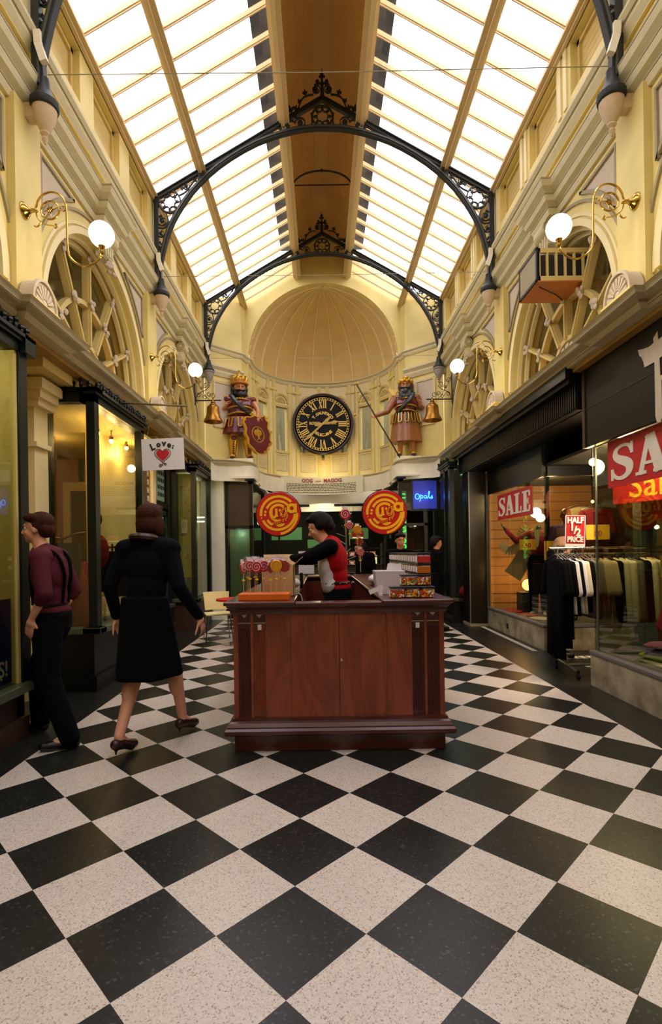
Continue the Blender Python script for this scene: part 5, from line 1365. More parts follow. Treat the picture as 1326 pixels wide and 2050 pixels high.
light('POINT', (0,15.0,2.5), 30, (1,.85,.6), .15); light('POINT', (-1.2,17.5,2.5), 8, (.7,1,.6), .15)  # added fill lights, no fixtures, to lift the dark back shop
# cafe chair and table
def cafe_chair(lb, loc, rz):
    e = thing('cafe_chair', lb, 'chair', loc, rz, None)
    obj('seat', MB().box(-.21,.21,-.2,.2,.44,.465), 'plastic_cream', e, bevel=.008)
    n = 9; m = MB(); P = [(.22*math.sin((i/n-.5)*2.1), .24-.07*(1-math.cos((i/n-.5)*2.1))*2.2) for i in range(n+1)]
    for i in range(n):
        (xa,ya),(xb,yb) = P[i], P[i+1]; m.add([(xa,ya,.5),(xb,yb,.5),(xb,yb-.012,.5),(xa,ya-.012,.5),(xa*1.15,ya+.05,.80),(xb*1.15,yb+.05,.80),(xb*1.15,yb+.038,.80),(xa*1.15,ya+.038,.80)], [(0,1,2,3),(4,7,6,5),(0,4,5,1),(3,2,6,7),(0,3,7,4),(1,5,6,2)])
    obj('backrest', m, 'plastic_cream', e)
    for sx in (-1,1):
        for sy in (-1,1): obj('leg', MB().tube([(sx*.18,sy*.17,.45),(sx*.22,sy*.21,0)], .011, 8), 'chrome', e)
    return e
mat('plastic_cream', (228,214,156), .4)
cafe_chair('cream plastic cafe chair with metal legs beside the kiosk and white pillar', (-1.85,8.55,0), PI*.1)
cafe_chair('second cream cafe chair partly hidden behind the kiosk corner', (-1.25,8.9,0), -PI*.25)
e = thing('cafe_table', 'small dark red round cafe table between the cream chairs', 'table', (-1.5,8.2,0))
obj('tabletop', MB().lathe([(.3,.70),(.3,.73)], (0,0,0), 24), 'sign_red', e); obj('pedestal', MB().tube([(0,0,.02),(0,0,.7)], .025, 10), 'chrome', e); obj('base', MB().lathe([(.2,0),(.2,.015),(.03,.03)], (0,0,0), 20), 'chrome', e)
# walls that close off the far ground floor
struct('wall_ground_left', MB().box(-3.3,-3.2,11.3,15,0,3.4), 'white_plaster'); struct('wall_ground_right', MB().box(3.2,3.3,11.8,15,0,3.4), 'shop_dark')
# ================================================================ KIOSK
KY = 3.76
e = thing('kiosk', 'mahogany kiosk counter standing in the middle of the chequered floor', 'kiosk', (0, KY, 0)); kiosk = e
def W(x0,x1,y0,y1,z0,z1): return MB().box(x0,x1,y0,y1,z0,z1)
BL = 4.2
XO, XI = .77, .35
obj('plinth', W(-XO,XO,.0,.45,0,.13).merge(W(-XO,-XI,.45,BL,0,.13)).merge(W(XI,XO,.45,BL,0,.13)).merge(W(-XO,XO,BL-.45,BL,0,.13)), 'mahogany_dark', e, bevel=.004)
prof = [(-.02,.13),(.055,.13),(.065,.14),(.065,.165),(.05,.18),(.05,.19),(.035,.215),(.015,.225),(.015,.245),(-.02,.25)]
ring = [(XO,.0),(XO,BL),(-XO,BL),(-XO,0)]
obj('base_moulding', MB().sweep(ring, prof, closed=True), 'mahogany_dark', e)
# carcass: side faces, inner faces, back
obj('carcass', W(-XO,-XO+.03,.03,BL,.2,1.03).merge(W(XO-.03,XO,.03,BL,.2,1.03)).merge(W(-XO,XO,BL-.03,BL,.2,1.03)).merge(W(-XI-.03,-XI,.06,BL-.45,.05,1.03)).merge(W(XI,XI+.03,.06,BL-.45,.05,1.03)).merge(W(-XI,XI,BL-.48,BL-.45,.05,1.03)), 'mahogany_dark', e)
obj('raised_floor', W(-XI,XI,.05,BL-.45,0,.16), 'shop_dark', e)
Zt = 1.03
def front(x0, x1, name, mt='mahogany', y=0, lab=None, **k):
    o = obj(name, W(x0, x1, y, y+.03, .24, Zt-.02), mt, e, **k)
    if lab: o['label'] = lab
    return o
front(-XO,-.735,'front_panel'); front(.735,XO,'front_panel'); front(-.535,-.352,'front_panel'); front(.352,.535,'front_panel')
o = front(-.350,.001,'door'); o2 = front(.005,.350,'door')
obj('lock', MB().lathe([(.011,0),(.011,.004),(.005,.006)], (.018,-.001,.66), 14, 'y'), 'chrome', o2)
for s in (-1, 1):
    for x0, x1, kind in ((.625,.735,'dark'), (.535,.595,'red')) if False else ((.645,.735,'dark'), (.535,.625,'red')):
        xa, xb = sorted((s*x0, s*x1))
        m = W(xa, xb, .018, .03, .24, .93)
        for k in range(7):
            xx = xa+.012+(xb-xa-.024)*k/6; m.tube([(xx,.016,.28),(xx,.016,.90)], .0045, 6)
        obj('fluted_panel', m, 'mahogany_dark' if (kind == 'dark' or s > 0) else 'mahogany', e)
        obj('panel_cap', W(xa, xb, .012, .03, .94, 1.02), 'mahogany_dark', e)
        obj('cap_line', W(xa-.004, xb+.004, .004, .012, .933, .939), 'moulding_grey', e)
        c = (xa+xb)/2
        o = obj('inlay_triangle', MB().prism([(c-.036,1.012),(c+.036,1.012),(c,.975)], .004, .012), 'stone_pink', e)
    xa, xb = sorted((s*.625, s*.645)); front(xa, xb, 'stile')
    c = s*.578
    o = obj('switch_plate', W(c-.014,c+.014,-.001,.008,.885,.925), 'paper_white', e, bevel=.002); obj('switch', W(c-.004,c+.004,-.005,-.001,.897,.913), 'sign_cream', o)
# tops
def top(x0, x1, y0, y1, name='countertop', z=1.10, ov=.06):
    m = W(x0-ov, x1+ov, y0-ov, y1+ov, z-.028, z); return obj(name, m, 'mahogany_dark', e, bevel=.008)
top(-XO,-XI-.02,-.04,BL-.05,ov=.055); top(XI+.02,XO,-.04,BL-.05,ov=.055)
obj('countertop', W(-XI+.036,XI-.036,-.05,.10,1.062,1.085), 'mahogany_dark', e, bevel=.006)
obj('countertop', W(-XI-.02,XI+.02,BL-.5,BL+.02,1.075,1.10), 'mahogany_dark', e, bevel=.006)
pf = [(-.02,1.0),(.012,1.0),(.02,1.02),(.02,1.035),(.04,1.055),(.045,1.072),(-.02,1.072)]
obj('cornice_moulding', MB().sweep(ring, pf, closed=True), 'mahogany_dark', e)
CT = 1.10
# round lollipop-brand signs on poles
mat('sign_yellow_gloss', (236,176,14), .35); mat('sign_red_gloss', (184,14,22), .3)
def round_sign(lb, px, py, Y):
    c = at(px, py, Y); r = 44.5/FPX*Y
    e = thing('round_sign', lb, 'sign', (c.x, Y, 1.10), 0, 'round kiosk signs'); h = c.z-1.10
    def up(m): return MB().merge(m, Matrix.Translation((0,0,h)))
    obj('pole', MB().tube([(0,.05,0),(0,.05,h)], .014, 8), 'black_paint', e); obj('foot', MB().lathe([(.07,0),(.07,.012),(.02,.02)], (0,.05,0), 16), 'black_paint', e)
    obj('disc', up(MB().lathe([(r*.97,-.03),(r*.99,-.02),(r*.99,.02),(r*.97,.03)], (0,0,0), 48, 'y')), 'sign_red_gloss', e)
    obj('rim', up(MB().tube([(r*math.cos(2*PI*i/48),0,r*math.sin(2*PI*i/48)) for i in range(48)], r*.03, 8, closed=True)), 'black_paint', e)
    w_ = r*.11; y0, y1 = -.034, -.028
    arcs = [(.81,100,-80,1),]
    m = MB(); dg = math.radians
    # outer spiral band: upper-left sweep, gap left, lower sweep to the lower right, and right-hand band
    m.ribbon(circ(0,0,r*.78,40,dg(42),dg(187)), w_, y0, y1); 
    m.ribbon([(r*(.74+.0*t)*math.cos(dg(202+t*158)), r*(.76-.12*t)*math.sin(dg(202+t*158))) for t in [i/24 for i in range(25)]], w_, y0, y1)
    m.ribbon([(r*(.84-.0*t)*math.cos(dg(2-t*86)), r*(.84+.06*t)*math.sin(dg(2-t*86))) for t in [i/20 for i in range(21)]], w_*.95, y0, y1)
    m.ribbon(circ(0,0,r*.57,30,dg(42),dg(155)), w_, y0, y1); m.ribbon(circ(0,0,r*.56,12,dg(208),dg(240)), w_, y0, y1); m.ribbon(circ(-.0,r*.0,r*.52,14,dg(258),dg(302)), [w_*(.3+.9*math.sin(PI*i/14)) for i in range(15)], y0, y1)
    m.ribbon(circ(0,r*.04,r*.36,30,dg(50),dg(285)), w_, y0, y1); m.ribbon(circ(0,r*.02,r*.16,10,dg(30),dg(80)), w_, y0, y1)
    obj('yellow_swirl', up(m), 'sign_yellow_gloss', e)
    for q in ((-.58,.10),(-.60,-.04),(-.76,-.18)):
        obj('yellow_dot', up(MB().lathe([(r*(.055 if q[1] > -.1 else .03),0),(r*(.055 if q[1] > -.1 else .03),.006)], (q[0]*r,-.028,q[1]*r), 12, 'y')), 'sign_yellow_gloss', e)
    y0, y1 = -.042, -.034
    m = MB().ribbon([(a*r,b*r) for a,b in smooth2([(-.30,.24),(-.31,0),(-.27,-.13),(-.18,-.15),(-.11,-.08),(-.09,.06),(-.10,.24)],4)], w_*.9, y0, y1); m.ribbon([(-.1*r,.02*r),(-.05*r,-.14*r)], w_*.8, y0-.002, y1)
    obj('letter_u', up(m), 'sign_yellow_gloss', e)
    m = MB().ribbon(circ(r*.60,r*.24,r*.155,24), r*.13, y0, y1, closed=True); m.box(r*.72,r*.83,y0-.002,y1,r*.04,r*.44)
    obj('letter_a', up(m), 'sign_yellow_gloss', e)
    g = [(.26,.26),(.12,.06),(.14,-.08),(.26,-.08),(.34,.08),(.30,.22),(.38,.10),(.40,-.10),(.30,-.26),(.05,-.36),(-.22,-.44)]
    gp = [(a*r,b*r) for a,b in smooth2(g,4)]
    o = obj('letter_g', up(MB().ribbon(gp, w_*1.0, -.040, -.033)), 'sign_red_gloss', e)
    m = MB(); rnd = random.Random(4)
    for i in range(0, len(gp), 1):
        for q in (-.35,.35): m.ell((gp[i][0]+rnd.uniform(-.03,.03)*r, -.041, gp[i][1]+q*w_), (r*.02,.004,r*.02), n=6)
    obj('dots', up(m), 'sign_yellow_gloss', o)
    return e
round_sign('round red and yellow swirl sign on the kiosk above the cardboard box', 558, 1029, 7.75)
round_sign('round red and yellow swirl sign on the kiosk above the stacked sweet jars', 770, 1026, 7.75)
# orange tray of lollipops
mat('orange_plastic', (232,108,26), .4); mat('candy_red', (206,30,44), .15, coat=.5); mat('candy_orange', (245,160,20), .15, coat=.5); mat('candy_white', (240,225,215), .2); mat('candy_green', (40,120,60), .2); mat('stick', (214,170,120), .5); mat('tie_yellow', (240,210,30), .5)
tag(obj('lollipop_tray', W(-.735,-.36,3.78,3.96,CT,CT+.048), 'orange_plastic', bevel=.004), 'flat orange tray holding the lollipops on the kiosk counter', 'tray')
def lolly(base, swirl, loc, lb, tilt, h=.20, rad=.037, grp='lollipops in the orange tray', wrap=True):
    e = thing('lollipop', lb, 'lollipop', loc, tilt, grp)
    obj('stick', MB().tube([(0,0,0),(0,0,h-rad*.5)], .0028, 6), 'stick', e)
    o = obj('candy', MB().lathe([(rad*.9,-.006),(rad,0),(rad*.9,.006)], (0,0,h), 20, 'y'), base, e, smooth=True)
    m = MB()
    for y in (-.0095, .0065): 
        sp = spiral(0, h, rad*.93, 2.2, 0, 1, 40, .05); m.ribbon(sp, rad*.09, y, y+.003)
    obj('swirl', m, swirl, o)
    if wrap:
        obj('wrapper', MB().lathe([(.004,h-rad*2.1),(.014,h-rad*1.9),(rad*.8,h-rad*.9),(rad*1.15,h),(rad*.95,h+rad*.9),(rad*.5,h+rad*1.1),(rad*.8,h+rad*1.5)], (0,0,0), 14), 'clear_plastic', e, smooth=True)
        obj('tie', MB().lathe([(.006,h-rad*2.2),(.012,h-rad*2.15),(.012,h-rad*1.95),(.006,h-rad*1.9)], (0,0,0), 8), 'tie_yellow', e)
        obj('paper_tag', MB().box(-rad*.45,rad*.45,.010,.013,h+rad*.8,h+rad*1.35), 'paper_white', e)
    return e
LP = [('candy_red','candy_white',-.70,3.83,.205,'dark red lollipop at the outer end of the orange tray',1.2),
 ('candy_red','candy_white',-.655,3.85,.215,'big red and white lollipop, second in the front row of the tray',.1),
 ('candy_red','candy_white',-.60,3.83,.21,'red lollipop with white swirl in the middle of the tray cluster',-.2),
 ('candy_red','candy_white',-.555,3.86,.215,'red swirled lollipop next to the gap in the tray',.5),
 ('candy_red','candy_white',-.625,3.91,.225,'red lollipop in the second row of the tray behind the red pair',.3),
 ('candy_red','candy_white',-.68,3.92,.222,'red lollipop in the second row near the outer end of the tray',-.5),
 ('candy_red','candy_green',-.50,3.84,.205,'plum red lollipop just beside the orange-yellow one',1.1),
 ('candy_orange','sign_yellow',-.455,3.81,.214,'orange and yellow lollipop, the only bright one in the tray',0),
 ('candy_red','candy_green',-.395,3.85,.212,'red and green lollipop at the end of the tray near the cardboard box',-.4),
 ('candy_red','candy_white',-.43,3.91,.222,'red lollipop peeking over the orange one',.3),
 ('candy_red','candy_white',-.48,3.92,.225,'red lollipop behind the plum one in the tray',.1)]
for b_, s_, x, y, h, lb, tl in LP: lolly(b_, s_, (x, y, CT+.045), lb, tl, h*.96, .046)
# cardboard box
mat('cardboard', (206,168,118), .7, var=.06, vscale=3)
e = thing('cardboard_box', 'open cardboard box with raised flap standing behind the lollipops', 'box', (-.46, 4.22, CT))
h = .25
obj('body', MB().box(-.14,.12,-.12,-.115,0,h).box(-.14,.12,.115,.12,0,h).box(-.14,-.135,-.12,.12,0,h).box(.115,.12,-.12,.12,0,h).box(-.14,.12,-.12,.12,0,.006), 'cardboard', e)
obj('flap', MB().add([(-.14,.12,h),(.12,.12,h),(.13,.16,h+.085),(-.15,.16,h+.085),(-.14,.123,h),(.12,.123,h),(.13,.163,h+.085),(-.15,.163,h+.085)], [(0,1,2,3),(7,6,5,4),(0,4,5,1),(2,6,7,3),(1,5,6,2),(0,3,7,4)]), 'cardboard', e)
obj('flap', MB().add([(.12,-.12,h),(.12,.12,h),(.19,.10,h+.06),(.19,-.10,h+.06),(.117,-.12,h),(.117,.12,h),(.187,.10,h+.062),(.187,-.10,h+.062)], [(0,1,2,3),(7,6,5,4),(0,4,5,1),(2,6,7,3),(1,5,6,2),(0,3,7,4)]), 'cardboard', e)
obj('flap', MB().box(-.19,-.14,-.10,.10,h,h+.003), 'cardboard', e)
# white sheet and clear bag of sweets, cable
e = thing('paper_sheet', 'white upright sheet beside the clerk at the back of the kiosk', 'paper', (-.30, 5.0, CT)); obj('sheet', MB().box(-.04,.11,0,.012,.14,.36), 'paper_white', e); obj('stand_foot', MB().box(-.03,.0,-.01,.09,0,.15), 'black_paint', e)
mat('bag_white', (226,220,226), .3, spec=.6, bump=.6, bscale=30)
def bagged(name, lb, cat, loc, r_, seed, mt='bag_white'):
    rnd = random.Random(seed); m = MB()
    for k in range(8): m.ell((rnd.uniform(-r_[0],r_[0])*.5, rnd.uniform(-r_[1],r_[1])*.5, r_[2]*rnd.uniform(.35,.7)), (r_[0]*.55, r_[1]*.55, r_[2]*.42), n=10)
    o = baked(name, m, mt, None, .012, 3); o.location = loc; return tag(o, lb, cat)
bagged('plastic_bag', 'crumpled clear-white plastic bag on the kiosk between the cardboard box and the clerk', 'bag', (-.44,4.72,CT), (.15,.12,.12), 3)
bagged('sweet_bags', 'heap of white bagged sweets on the kiosk counter beyond the plastic bin', 'bags', (.50,5.4,CT), (.16,.25,.13), 4)
tag(obj('power_cable', MB().tube(smooth2([(-.34,4.3,CT+.0),(-.30,4.3,1.10),(-.28,4.3,1.02),(-.275,4.31,.8),(-.29,4.32,.4),(-.30,4.32,.17)],4), .006, 6), 'stone_pink'), 'pale cable curving down inside the kiosk from the counter edge', 'cable')
# white plastic bin with price papers
mat('frosted_plastic', (222,214,220), .35, spec=.5)
e = thing('plastic_bin', 'frosted white plastic bin on the kiosk counter beside the sweet jars', 'bin', (.43,4.22,CT))
m = MB(); P0 = [(-.11,-.10),(.11,-.10),(.11,.10),(-.11,.10)]
def tubbox(m, w0, w1, d0, d1, h, t=.006):
    for (a, b_) in (((w0,d0),(w1,d1)),): pass
    V = [(-w0,-d0,0),(w0,-d0,0),(w0,d0,0),(-w0,d0,0),(-w1,-d1,h),(w1,-d1,h),(w1,d1,h),(-w1,d1,h),(-w1+t,-d1+t,h),(w1-t,-d1+t,h),(w1-t,d1-t,h),(-w1+t,d1-t,h),(-w0+t,-d0+t,t),(w0-t,-d0+t,t),(w0-t,d0-t,t),(-w0+t,d0-t,t)]
    return m.add(V, [(0,3,2,1),(0,1,5,4),(1,2,6,5),(2,3,7,6),(3,0,4,7),(4,5,9,8),(5,6,10,9),(6,7,11,10),(7,4,8,11),(8,9,13,12),(9,10,14,13),(10,11,15,14),(11,8,12,15),(12,13,14,15)])
obj('tub', tubbox(m, .10, .12, .09, .11, .19), 'frosted_plastic', e, bevel=.004)
obj('price_paper', MB().merge(MB().box(-.05,.02,-.002,0,0,.09), Matrix.Translation((.03,.02,.15)) @ Matrix.Rotation(.2,4,'Y')), 'paper_white', e); obj('price_paper', MB().merge(MB().box(-.02,.05,-.002,0,0,.08), Matrix.Translation((.06,-.02,.16)) @ Matrix.Rotation(-.15,4,'Y')), 'paper_white', e)
tag(obj('paper_slip', MB().merge(MB().box(-.06,.06,-.001,.001,-.018,.018), Matrix.Translation((.31,4.05,1.147)) @ Matrix.Rotation(-.4,4,'Y')).box(.33,.36,4.049,4.051,CT,1.15), 'paper_white'), 'small white slip propped at the inner counter edge beside the clerk', 'paper')
# sweet jars
def make_jar():
    t = thing('sweet_jar', '', 'sweet jar', (0,0,0), 0, 'stacked jars of sweets on the kiosk')
    obj('sweets', MB().box(-.050,.050,-.050,.050,.003,.062), 'candy_mix', t, bevel=.006)
    obj('tub', MB().box(-.053,.053,-.053,.053,.0,.070), 'clear_plastic', t, bevel=.006)
    obj('lid', MB().box(-.055,.055,-.055,.055,.070,.082), 'black_paint', t, bevel=.003)
    obj('price_label', MB().box(-.0555,-.0535,-.04,.04,.012,.055), 'paper_white', t)
    return t
jar = make_jar(); first = True
J = []
row = ['bottom row of jars, the one beside the plastic bin', 'middle jar of the bottom front row', 'bottom front row jar nearest the counter edge']
for k in range(3): J.append((.445+.112*k, 3.86, CT, 'mixed sweet jar, '+row[k], 0))
row = ['second-tier jar right above the bottom middle one', 'second-tier front jar farthest from the bin']
for k in range(2): J.append((.545+.112*k, 3.975, CT+.083, 'multicoloured sweet jar, '+row[k], 0))
J.append((.545, 3.975, CT, 'sweet jar holding up the second tier behind the front row', 0)); J.append((.657, 3.975, CT, 'sweet jar holding up the second tier behind the front row', 0))
for lv in range(4):
    for k in range(15):
        y = 4.09+.112*k
        if k == 0 and lv == 3: lb = 'nearest jar of the top tier, full of red sweets'
        elif k == 0 and lv == 2: lb = 'nearest jar of the third tier, full of orange sweets'
        else: lb = ['white-labelled sweet jar in the lowest tier of the long stack','white-labelled sweet jar in the second tier of the long stack','white-labelled sweet jar in the third tier of the long stack','white-labelled sweet jar in the top tier of the long stack'][lv]
        J.append((.69, y, CT+.083*lv, lb, lv))
jar.location = J[0][:3]; jar['label'] = J[0][3]
for x, y, z, lb, lv in J[1:]:
    q = dup(jar, (x, y, z), 0, lb)
    if 'nearest jar' in lb:
        for ch_ in q.children:
            if ch_.name.startswith('sweets'):
                ch_.data = ch_.data.copy(); ch_.data.materials[0] = M['candy_red'] if 'red' in lb else mat('candy_amber', (214,110,24), .2)
    else:
        c4 = [(.0),(.0)]
# wrapped lollipops on a stand behind the clerk
e = thing('display_rack', 'thin wire rack behind the clerk carrying wrapped sweets', 'rack', (.14,5.3,.16)); 
obj('pole', MB().tube([(0,0,.01),(0,0,1.72)], .008, 8), 'steel_grey', e); obj('base', MB().lathe([(.14,0),(.14,.01),(.02,.02)], (0,0,0), 18), 'steel_grey', e)
m = MB()
for k in range(6): a = k*1.05; m.tube([(0,0,1.2+.08*k),(.1*math.cos(a),.1*math.sin(a),1.24+.08*k)], .003, 5)
obj('arm', m, 'steel_grey', e)
DL = [('candy_red','candy_white',.13,5.22,1.78,.055,'large red striped lollipop sticking up behind the head of the clerk'),
      ('candy_orange','sign_yellow',.25,5.20,1.62,.045,'yellow and orange wrapped lollipop behind the shoulder of the clerk'),
      ('candy_red','candy_white',.17,5.18,1.66,.04,'small red wrapped lollipop by the neck of the clerk'),
      ('candy_red','candy_green',.27,5.24,1.50,.04,'wrapped lollipop behind the upper back of the clerk'),
      ('candy_red','candy_white',.28,5.22,1.39,.04,'lowest wrapped lollipop behind the back of the clerk')]
for b_, s_, x, y, z, r_, lb in DL: lolly(b_, s_, (x,y,z-.15), lb, .2, .2, r_, 'lollipops on the rack behind the clerk')
# ================================================================ PEOPLE
mat('skin', (222,160,128), .5); mat('skin_tan', (205,140,100), .5); mat('hair_brown', (58,28,16), .75, spec=.15, bump=.9, bscale=70, stretch=(1,1,.25)); mat('hair_dark', (16,9,8), .7, spec=.2, bump=.7, bscale=70, stretch=(1,1,.25)); mat('hair_grey', (140,104,76), .7, bump=.8, bscale=40)
mat('shirt_maroon', (78,24,34), .85, spec=.2, bump=.3, bscale=12); mat('cloth_black', (6,6,7), .95, spec=.1, bump=.2, bscale=14); mat('cloth_navy', (10,10,14), .95, spec=.1, bump=.2, bscale=14); mat('leather_black', (12,10,10), .3)
mat('tee_red', (158,6,20), .85, spec=.15, bump=.25, bscale=10); mat('tee_grey', (196,192,194), .7); mat('leather_brown', (50,28,20), .35); mat('eye_white', (235,230,225), .3); mat('lip', (176,90,80), .5)
V3 = Vector
def head_shapes(m, c, k=1.0, face=0.0, tilt=0.0):
    """face: yaw of the face from -y (radians, + turns to +x). shapes of skull, jaw, nose, ears, brow"""
    Rz = Matrix.Rotation(face, 3, 'Z') @ Matrix.Rotation(tilt, 3, 'X')
    def P(x, y, z): return V3(c)+Rz @ (V3((x, y, z))*k)
    m.ell(P(0,.012,.03), (.076*k,.096*k,.09*k), Rz, 18); m.ell(P(0,-.022,-.035), (.06*k,.068*k,.078*k), Rz, 16)
    m.ell(P(0,-.062,-.085), (.03*k,.026*k,.022*k), Rz, 10); m.cap(P(0,-.088,.012), P(0,-.112,-.026), .009*k, .0145*k, 8)
    m.ell(P(0,-.083,.03), (.052*k,.018*k,.013*k), Rz, 10); m.ell(P(0,-.088,-.054), (.024*k,.012*k,.007*k), Rz, 8); m.ell(P(0,-.086,-.066), (.02*k,.012*k,.007*k), Rz, 8)
    for s in (-1, 1): m.ell(P(s*.074,.01,-.008), (.012*k,.02*k,.03*k), Rz, 10); m.ell(P(s*.036,-.066,-.025), (.024*k,.02*k,.02*k), Rz, 8)
    return P
def eyes(P, k, par, white='eye_white'):
    m = MB(); q = MB()
    for s in (-1, 1):
        m.ell(P(s*.029,-.0765,.010), (.011*k,)*3, None, 10); q.ell(P(s*.029,-.0845,.010), (.0058*k,)*3, None, 8)
    o = obj('eyes', m, white, par, smooth='all'); obj('pupils', q, 'ink_black', o, smooth='all')
    obj('eyebrows', MB().cap(P(.012,-.101,.034), P(.048,-.086,.034), .0045*k, .003*k, 8).cap(P(-.012,-.101,.034), P(-.048,-.086,.034), .0045*k, .003*k, 8), 'hair_dark', par)
    obj('lips', MB().ell(P(0,-.0955,-.054), (.02*k,.006*k,.005*k), None, 8).ell(P(0,-.093,-.064), (.017*k,.006*k,.005*k), None, 8), 'lip', par)
def hand(m, wr, d, palm_n, k=1.0, curl=.5, side=1):
    """wr wrist, d hand direction, palm_n direction the palm faces, side: +1 thumb on d x palm_n side"""
    wr, d = V3(wr), V3(d).normalized(); pn = V3(palm_n); pn = (pn-d*pn.dot(d)).normalized(); t = d.cross(pn)*side
    m.cap(wr, wr+d*.03*k, .024*k, .03*k)
    for q in (-.026,-.009,.009,.026): m.cap(wr+d*.02*k+t*q*k*.8, wr+d*.088*k+t*q*k, .014*k, .0115*k, 8)
    for i, (q, l) in enumerate(((.03,.068),(.0105,.077),(-.0095,.071),(-.029,.055))):
        p = wr+d*.09*k+t*q*k; dd = d.copy(); r_ = .0098
        for j, f in enumerate((.45,.32,.23)):
            a = curl*(.6+.35*j); dd = (dd*math.cos(a)+pn*math.sin(a)).normalized(); p2 = p+dd*l*f*k*1.05
            m.cap(p, p2, r_*k, (r_-.0012)*k, 8); p = p2; r_ -= .0012
            pn2 = pn
    p = wr+d*.03*k+t*.026*k; dd = (d*.62+t*.72+pn*.3).normalized()
    for l, r0, r1 in ((.042,.014,.0115),(.033,.0115,.010),(.026,.010,.0085)):
        p2 = p+dd*l*k; m.cap(p, p2, r0*k, r1*k, 8); p = p2; dd = (dd+d*.35+pn*.25*curl).normalized()
    return m
def person(name, lb, cat, loc, rotz, J, k=1.0, skin='skin', outfit=(), face=0, tilt=0, vox=.009, hands=True, curl=(.5,.5), palm=None, group=None, head_k=1.0, bulk=1.0):
    t = thing(name, lb, cat, loc, rotz, group)
    j = {a: V3(b_)*k for a, b_ in J.items()}; b = bulk*k
    m = MB()
    torso = lambda m, g: (m.ell(j['pelvis'], ((.155+g)*b,(.105+g)*b,(.12+g)*b), None, 18), m.ell((j['pelvis']+j['chest'])/2, ((.13+g)*b,(.095+g)*b,.15*b), None, 18), m.ell(j['chest'], ((.16+g)*b,(.11+g)*b,(.17+g)*b), None, 18),
                          m.chain([j['shL'], (j['chest']+j['neck'])/2+V3((0,0,.05*k)), j['shR']], [(.055+g)*b,(.075+g)*b,(.055+g)*b]))
    torso(m, 0)
    m.cap(j['neck']-V3((0,0,.06*k)), j['head']-V3((0,0,.05*k)), .06*b, .05*b)
    P = head_shapes(m, j['head'], k*head_k, face, tilt)
    for s in 'LR':
        m.chain([j['sh'+s], j['el'+s], j['wr'+s]], [.05*b,.038*b,.025*b]); m.ell(j['el'+s]*.6+j['wr'+s]*.4, (.036*b,)*3, None, 10)
        if hands: hand(m, j['wr'+s], j['wr'+s]-j['el'+s] if 'hd'+s not in j else j['hd'+s]/k, (palm or {}).get(s, (1 if s == 'R' else -1, .2, 0)), k, curl[0 if s == 'L' else 1], 1 if s == 'L' else -1)
        m.chain([j['hip'+s], j['kn'+s], j['an'+s]], [.085*b,.055*b,.036*b]); m.ell(j['kn'+s]*.68+j['an'+s]*.32+V3((0,.02*k,0)), (.052*b,.055*b,.10*b), None, 12)
        f = j['toe'+s]; m.cap(j['an'+s]-V3((0,0,.02*k)), f, .036*b, .028*b)
    obj_body = baked('body', m, skin, t, vox, 5)
    eyes(P, k*head_k, t)
    for fn in outfit: fn(t, j, b, k, P, torso)
    return t
def shirt(mt, sleeve='long', vox=.010, g=.014, name='shirt', low=0.0):
    def f(t, j, b, k, P, torso):
        m = MB(); torso(m, g); m.ell(j['pelvis']+V3((0,0,.04*k-low)), ((.155+g)*b,(.11+g)*b,(.10+low)*b), None, 16)
        m.cap(j['neck']-V3((0,0,.06*k)), j['neck']+V3((0,0,.0)), .072*b, .064*b)
        for s in 'LR':
            if sleeve == 'long': m.chain([j['sh'+s], j['el'+s], j['wr'+s]*.96+j['el'+s]*.04], [.064*b,.052*b,.04*b])
            if sleeve == 'short': m.chain([j['sh'+s], j['el'+s]*.85+j['sh'+s]*.15], [.066*b,.06*b])
            if sleeve == 'rolled': m.chain([j['sh'+s], j['el'+s], j['wr'+s]*.25+j['el'+s]*.75], [.07*b,.06*b,.052*b])
        baked(name, m, mt, t, vox, 5)
    return f
def trousers(mt, vox=.011, g=.026, flare=1.0):
    def f(t, j, b, k, P, torso):
        m = MB(); m.ell(j['pelvis'], ((.158+g)*b,(.11+g)*b,.12*b), None, 18); m.ell(j['pelvis']-V3((0,0,.07*k)), ((.13+g)*b,(.10+g)*b,.10*b), None, 16)
        for s in 'LR': m.chain([j['hip'+s], j['kn'+s], j['an'+s]+V3((0,0,-.01*k))], [(.088+g)*b,(.062+g)*b,(.052+g*.8)*b*flare])
        baked('trousers', m, mt, t, vox, 4)
        c = MB().tube([(j['pelvis'].x+(.152*b)*math.cos(2*PI*i/24), j['pelvis'].y+(.104*b)*math.sin(2*PI*i/24), j['pelvis'].z+.09*k) for i in range(24)], .014*k, 6, closed=True)
        obj('belt', c, 'leather_black', t, smooth=True)
    return f
def skirt(mt, zhem, w0=.17, w1=.23, d1=.17, vox=.012, ctr=None, name='skirt'):
    def f(t, j, b, k, P, torso):
        p = j['pelvis']; m = MB(); V = []; n = 24; c = V3(ctr or (p.x, p.y, zhem))
        for i in range(7):
            q = i/6; z = p.z+.10*k+(zhem-p.z-.10*k)*q; cx = p.x+(c.x-p.x)*q; cy = p.y+(c.y-p.y)*q
            for a in range(n):
                an = 2*PI*a/n; rr = 1+.05*q*math.sin(6*an)
                V.append((cx+(w0+(w1-w0)*q)*rr*math.cos(an)*b/k, cy+(.12+(d1-.12)*q)*rr*math.sin(an)*b/k, z))
        F_ = [tuple(range(n)), tuple(6*n+a for a in range(n))[::-1]]
        for i in range(6):
            for a in range(n): F_.append((i*n+a, (i+1)*n+a, (i+1)*n+(a+1)%n, i*n+(a+1)%n))
        m.add(V, F_); baked(name, m, mt, t, vox, 3)
    return f
